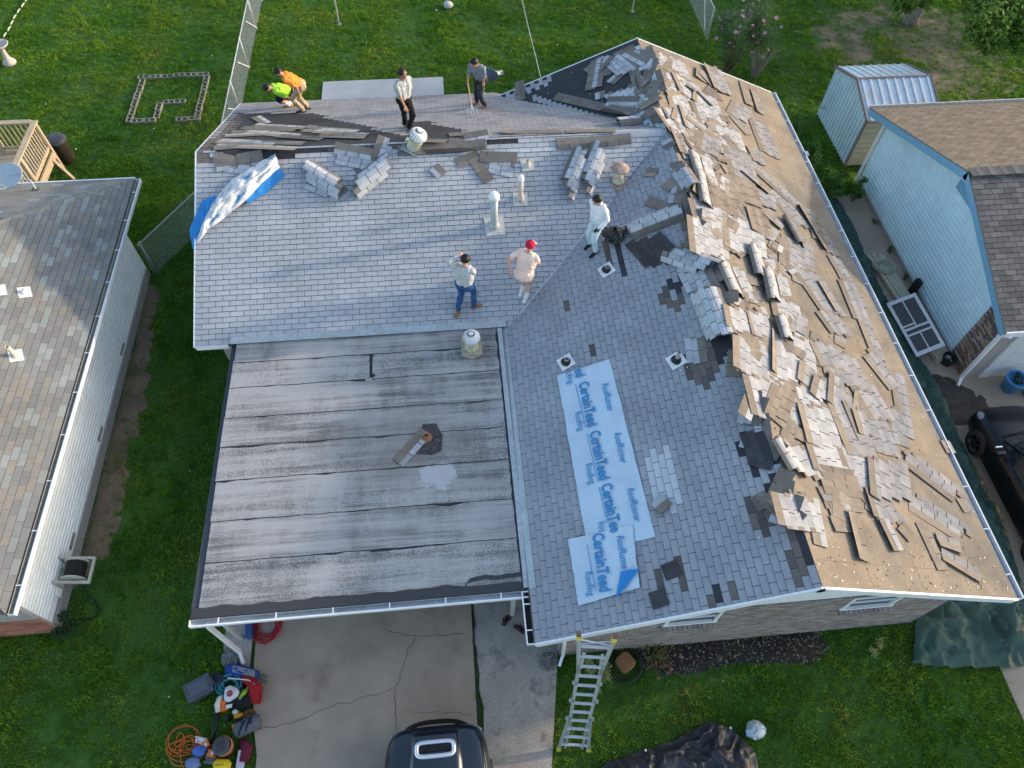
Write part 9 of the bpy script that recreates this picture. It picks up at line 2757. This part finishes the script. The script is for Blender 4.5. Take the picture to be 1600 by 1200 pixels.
# dry leaves in the mulch and litter on the lawns: small scattered bits
def litter():
    r = random.Random(12)
    b = MB()
    for _ in range(1100):
        x, y = r.uniform(2.3, 6.3), r.uniform(-0.3, 0.3)
        if not inpoly((x, y), BEDM):
            continue
        c = r.choice(((0.10, 0.085, 0.06), (0.05, 0.045, 0.04), (0.16, 0.13, 0.07), (0.30, 0.27, 0.2), (0.02, 0.02, 0.02), (0.03, 0.027, 0.024)))
        a = r.uniform(0, 6.28)
        leaf(b, (x, y, 0.06 + r.uniform(0, 0.03)), (math.cos(a), math.sin(a), r.uniform(-0.2, 0.4)), (0, 0, 1), r.uniform(0.04, 0.11), r.uniform(0.006, 0.014), 0, c)
    for (x, y, n, s_) in ((5.75 - 2.9, 0.0, 30, 0.22), (-8.75, 13.6, 14, 0.10), (-0.4, 25.0, 6, 0.1)):
        for _ in range(n):
            a = r.uniform(0, 6.28)
            leaf(b, (x + r.gauss(0, s_), y + r.gauss(0, s_), 0.07), (math.cos(a), math.sin(a), 0.2), (0, 0, 1), 0.10, 0.03, 0, r.choice(((0.26, 0.11, 0.04), (0.2, 0.09, 0.04), (0.14, 0.07, 0.04))))
    for _ in range(46):
        x, y = r.uniform(-16, 14), r.uniform(16.5, 26)
        if keep_off(x, y) or inpoly((x, y), PATIO):
            continue
        a = r.uniform(0, 6.28)
        leaf(b, (x, y, 0.06), (math.cos(a), math.sin(a), 0.2), (0, 0, 1), r.uniform(0.04, 0.10), r.uniform(0.015, 0.035), 0, r.choice(((0.62, 0.6, 0.55), (0.55, 0.5, 0.42), (0.3, 0.12, 0.05))))
    for _ in range(70):
        x, y = r.uniform(-9.4, 9), r.uniform(-2.5, 10)
        if keep_off(x, y) or any(inpoly((x, y), h) for h in (DRIVE, WALKSLAB, PADL, RDRIVE)):
            continue
        a = r.uniform(0, 6.28)
        leaf(b, (x, y, 0.055), (math.cos(a), math.sin(a), 0.2), (0, 0, 1), r.uniform(0.03, 0.06), r.uniform(0.01, 0.02), 0, r.choice(((0.45, 0.43, 0.36), (0.24, 0.19, 0.10))))
    o = b.build('leaf_litter', mat('litter', (0.3, 0.3, 0.3), 0.9, 0.2, 20.0, attr=True))
    o['kind'] = 'stuff'
    o['label'] = 'dry leaves and scraps scattered on lawns and mulch'


litter()
one('garden_stone', mat('pale_stone', (0.46, 0.45, 0.43), 0.9, 0.3, 10.0), lambda b: b.grid(lambda u, v: (-0.58 + 0.19 * math.sin(math.pi * v) * math.cos(u * 6.283) * (1 + 0.15 * math.cos(3 * u * 6.283)), 25.5 + 0.16 * math.sin(math.pi * v) * math.sin(u * 6.283), 0.12 - 0.15 * math.cos(math.pi * v)), 14, 8), 'rounded pale stone lying on the back lawn at the top of the picture', 'stone', smooth=True)
one('concrete_block', BLK, lambda b: (b.box((2.2, 19.3, 0.05), (0.5, 0.22, 0.10), 0.05), b.box((2.2, 19.3, 0.11), (0.4, 0.16, 0.03), 0.05)), 'white concrete step block just past the rear gable edge', 'block')


# ---------------------------------------------------------------- trees: trunk, limbs, leafy crown
BARK = mat('grey_bark', (0.17, 0.15, 0.125), 0.95, 0.35, 9.0, bump=0.6)


def tree(label, loc, H, R, n, seed, lm, crown_c=None, squash=0.75, leafsz=(0.16, 0.30), trunk=0.22, extra=(), group=None):
    r = random.Random(seed)
    root = thing('leafy_tree', label, 'tree', loc, group)
    L0 = Vector(loc)
    C = L0 + Vector(crown_c or (0, 0, H))
    tb_ = MB()
    top = L0.lerp(C, 0.62)
    tb_.tube([L0 - Vector((0, 0, 0.1)), L0 + Vector((0.02, 0, 0.25)), L0.lerp(top, 0.5) + Vector((0.1, -0.05, 0)), top], [trunk * 1.6, trunk * 1.05, trunk * 0.85, trunk * 0.6], 12)
    cl_ = []
    for k in range(22):
        a, e = r.uniform(0, 6.28), r.uniform(-0.5, 1.2)
        q = R * r.uniform(0.45, 0.95)
        p = C + Vector((q * math.cos(a) * math.cos(e), q * math.sin(a) * math.cos(e), q * squash * math.sin(e)))
        s0 = L0.lerp(top, r.uniform(0.6, 1.0))
        tb_.tube([s0, s0.lerp(p, 0.5) + Vector((0, 0, 0.15 * R * r.random())), p], [trunk * 0.35, trunk * 0.2, trunk * 0.06], 6)
        cl_.append((p, R * r.uniform(0.22, 0.42)))
    for (x, y, z, q) in extra:
        p = Vector((x, y, z))
        tb_.tube([top, top.lerp(p, 0.55) + Vector((0, 0, 0.8)), p], [trunk * 0.35, trunk * 0.2, trunk * 0.06], 6)
        cl_ += [(p, q)] * 4
    tb_.build('trunk', BARK, root, True)
    lb = MB()
    for k in range(n):
        c_, q = r.choice(cl_)
        v_ = Vector((r.gauss(0, 1), r.gauss(0, 1), r.gauss(0, 0.7)))
        p = c_ + v_.normalized() * q * (r.random() ** 0.45) * Vector((1, 1, 1)).length / 1.732
        d = Vector((r.uniform(-1, 1), r.uniform(-1, 1), r.uniform(-0.9, 0.3)))
        leaf(lb, p, d, (r.uniform(-0.6, 0.6), r.uniform(-0.6, 0.6), 1), r.uniform(*leafsz), r.uniform(0.28, 0.42) * leafsz[0])
    lb.build('crown', lm, root)
    return root


TL = leafm('tree_leaf', (0.11, 0.19, 0.03))
for a_ in D_TREES:
    tree(a_[0], a_[1], a_[2], a_[3], a_[4], a_[5], TL, a_[6], leafsz=a_[7], trunk=a_[8], extra=a_[9])
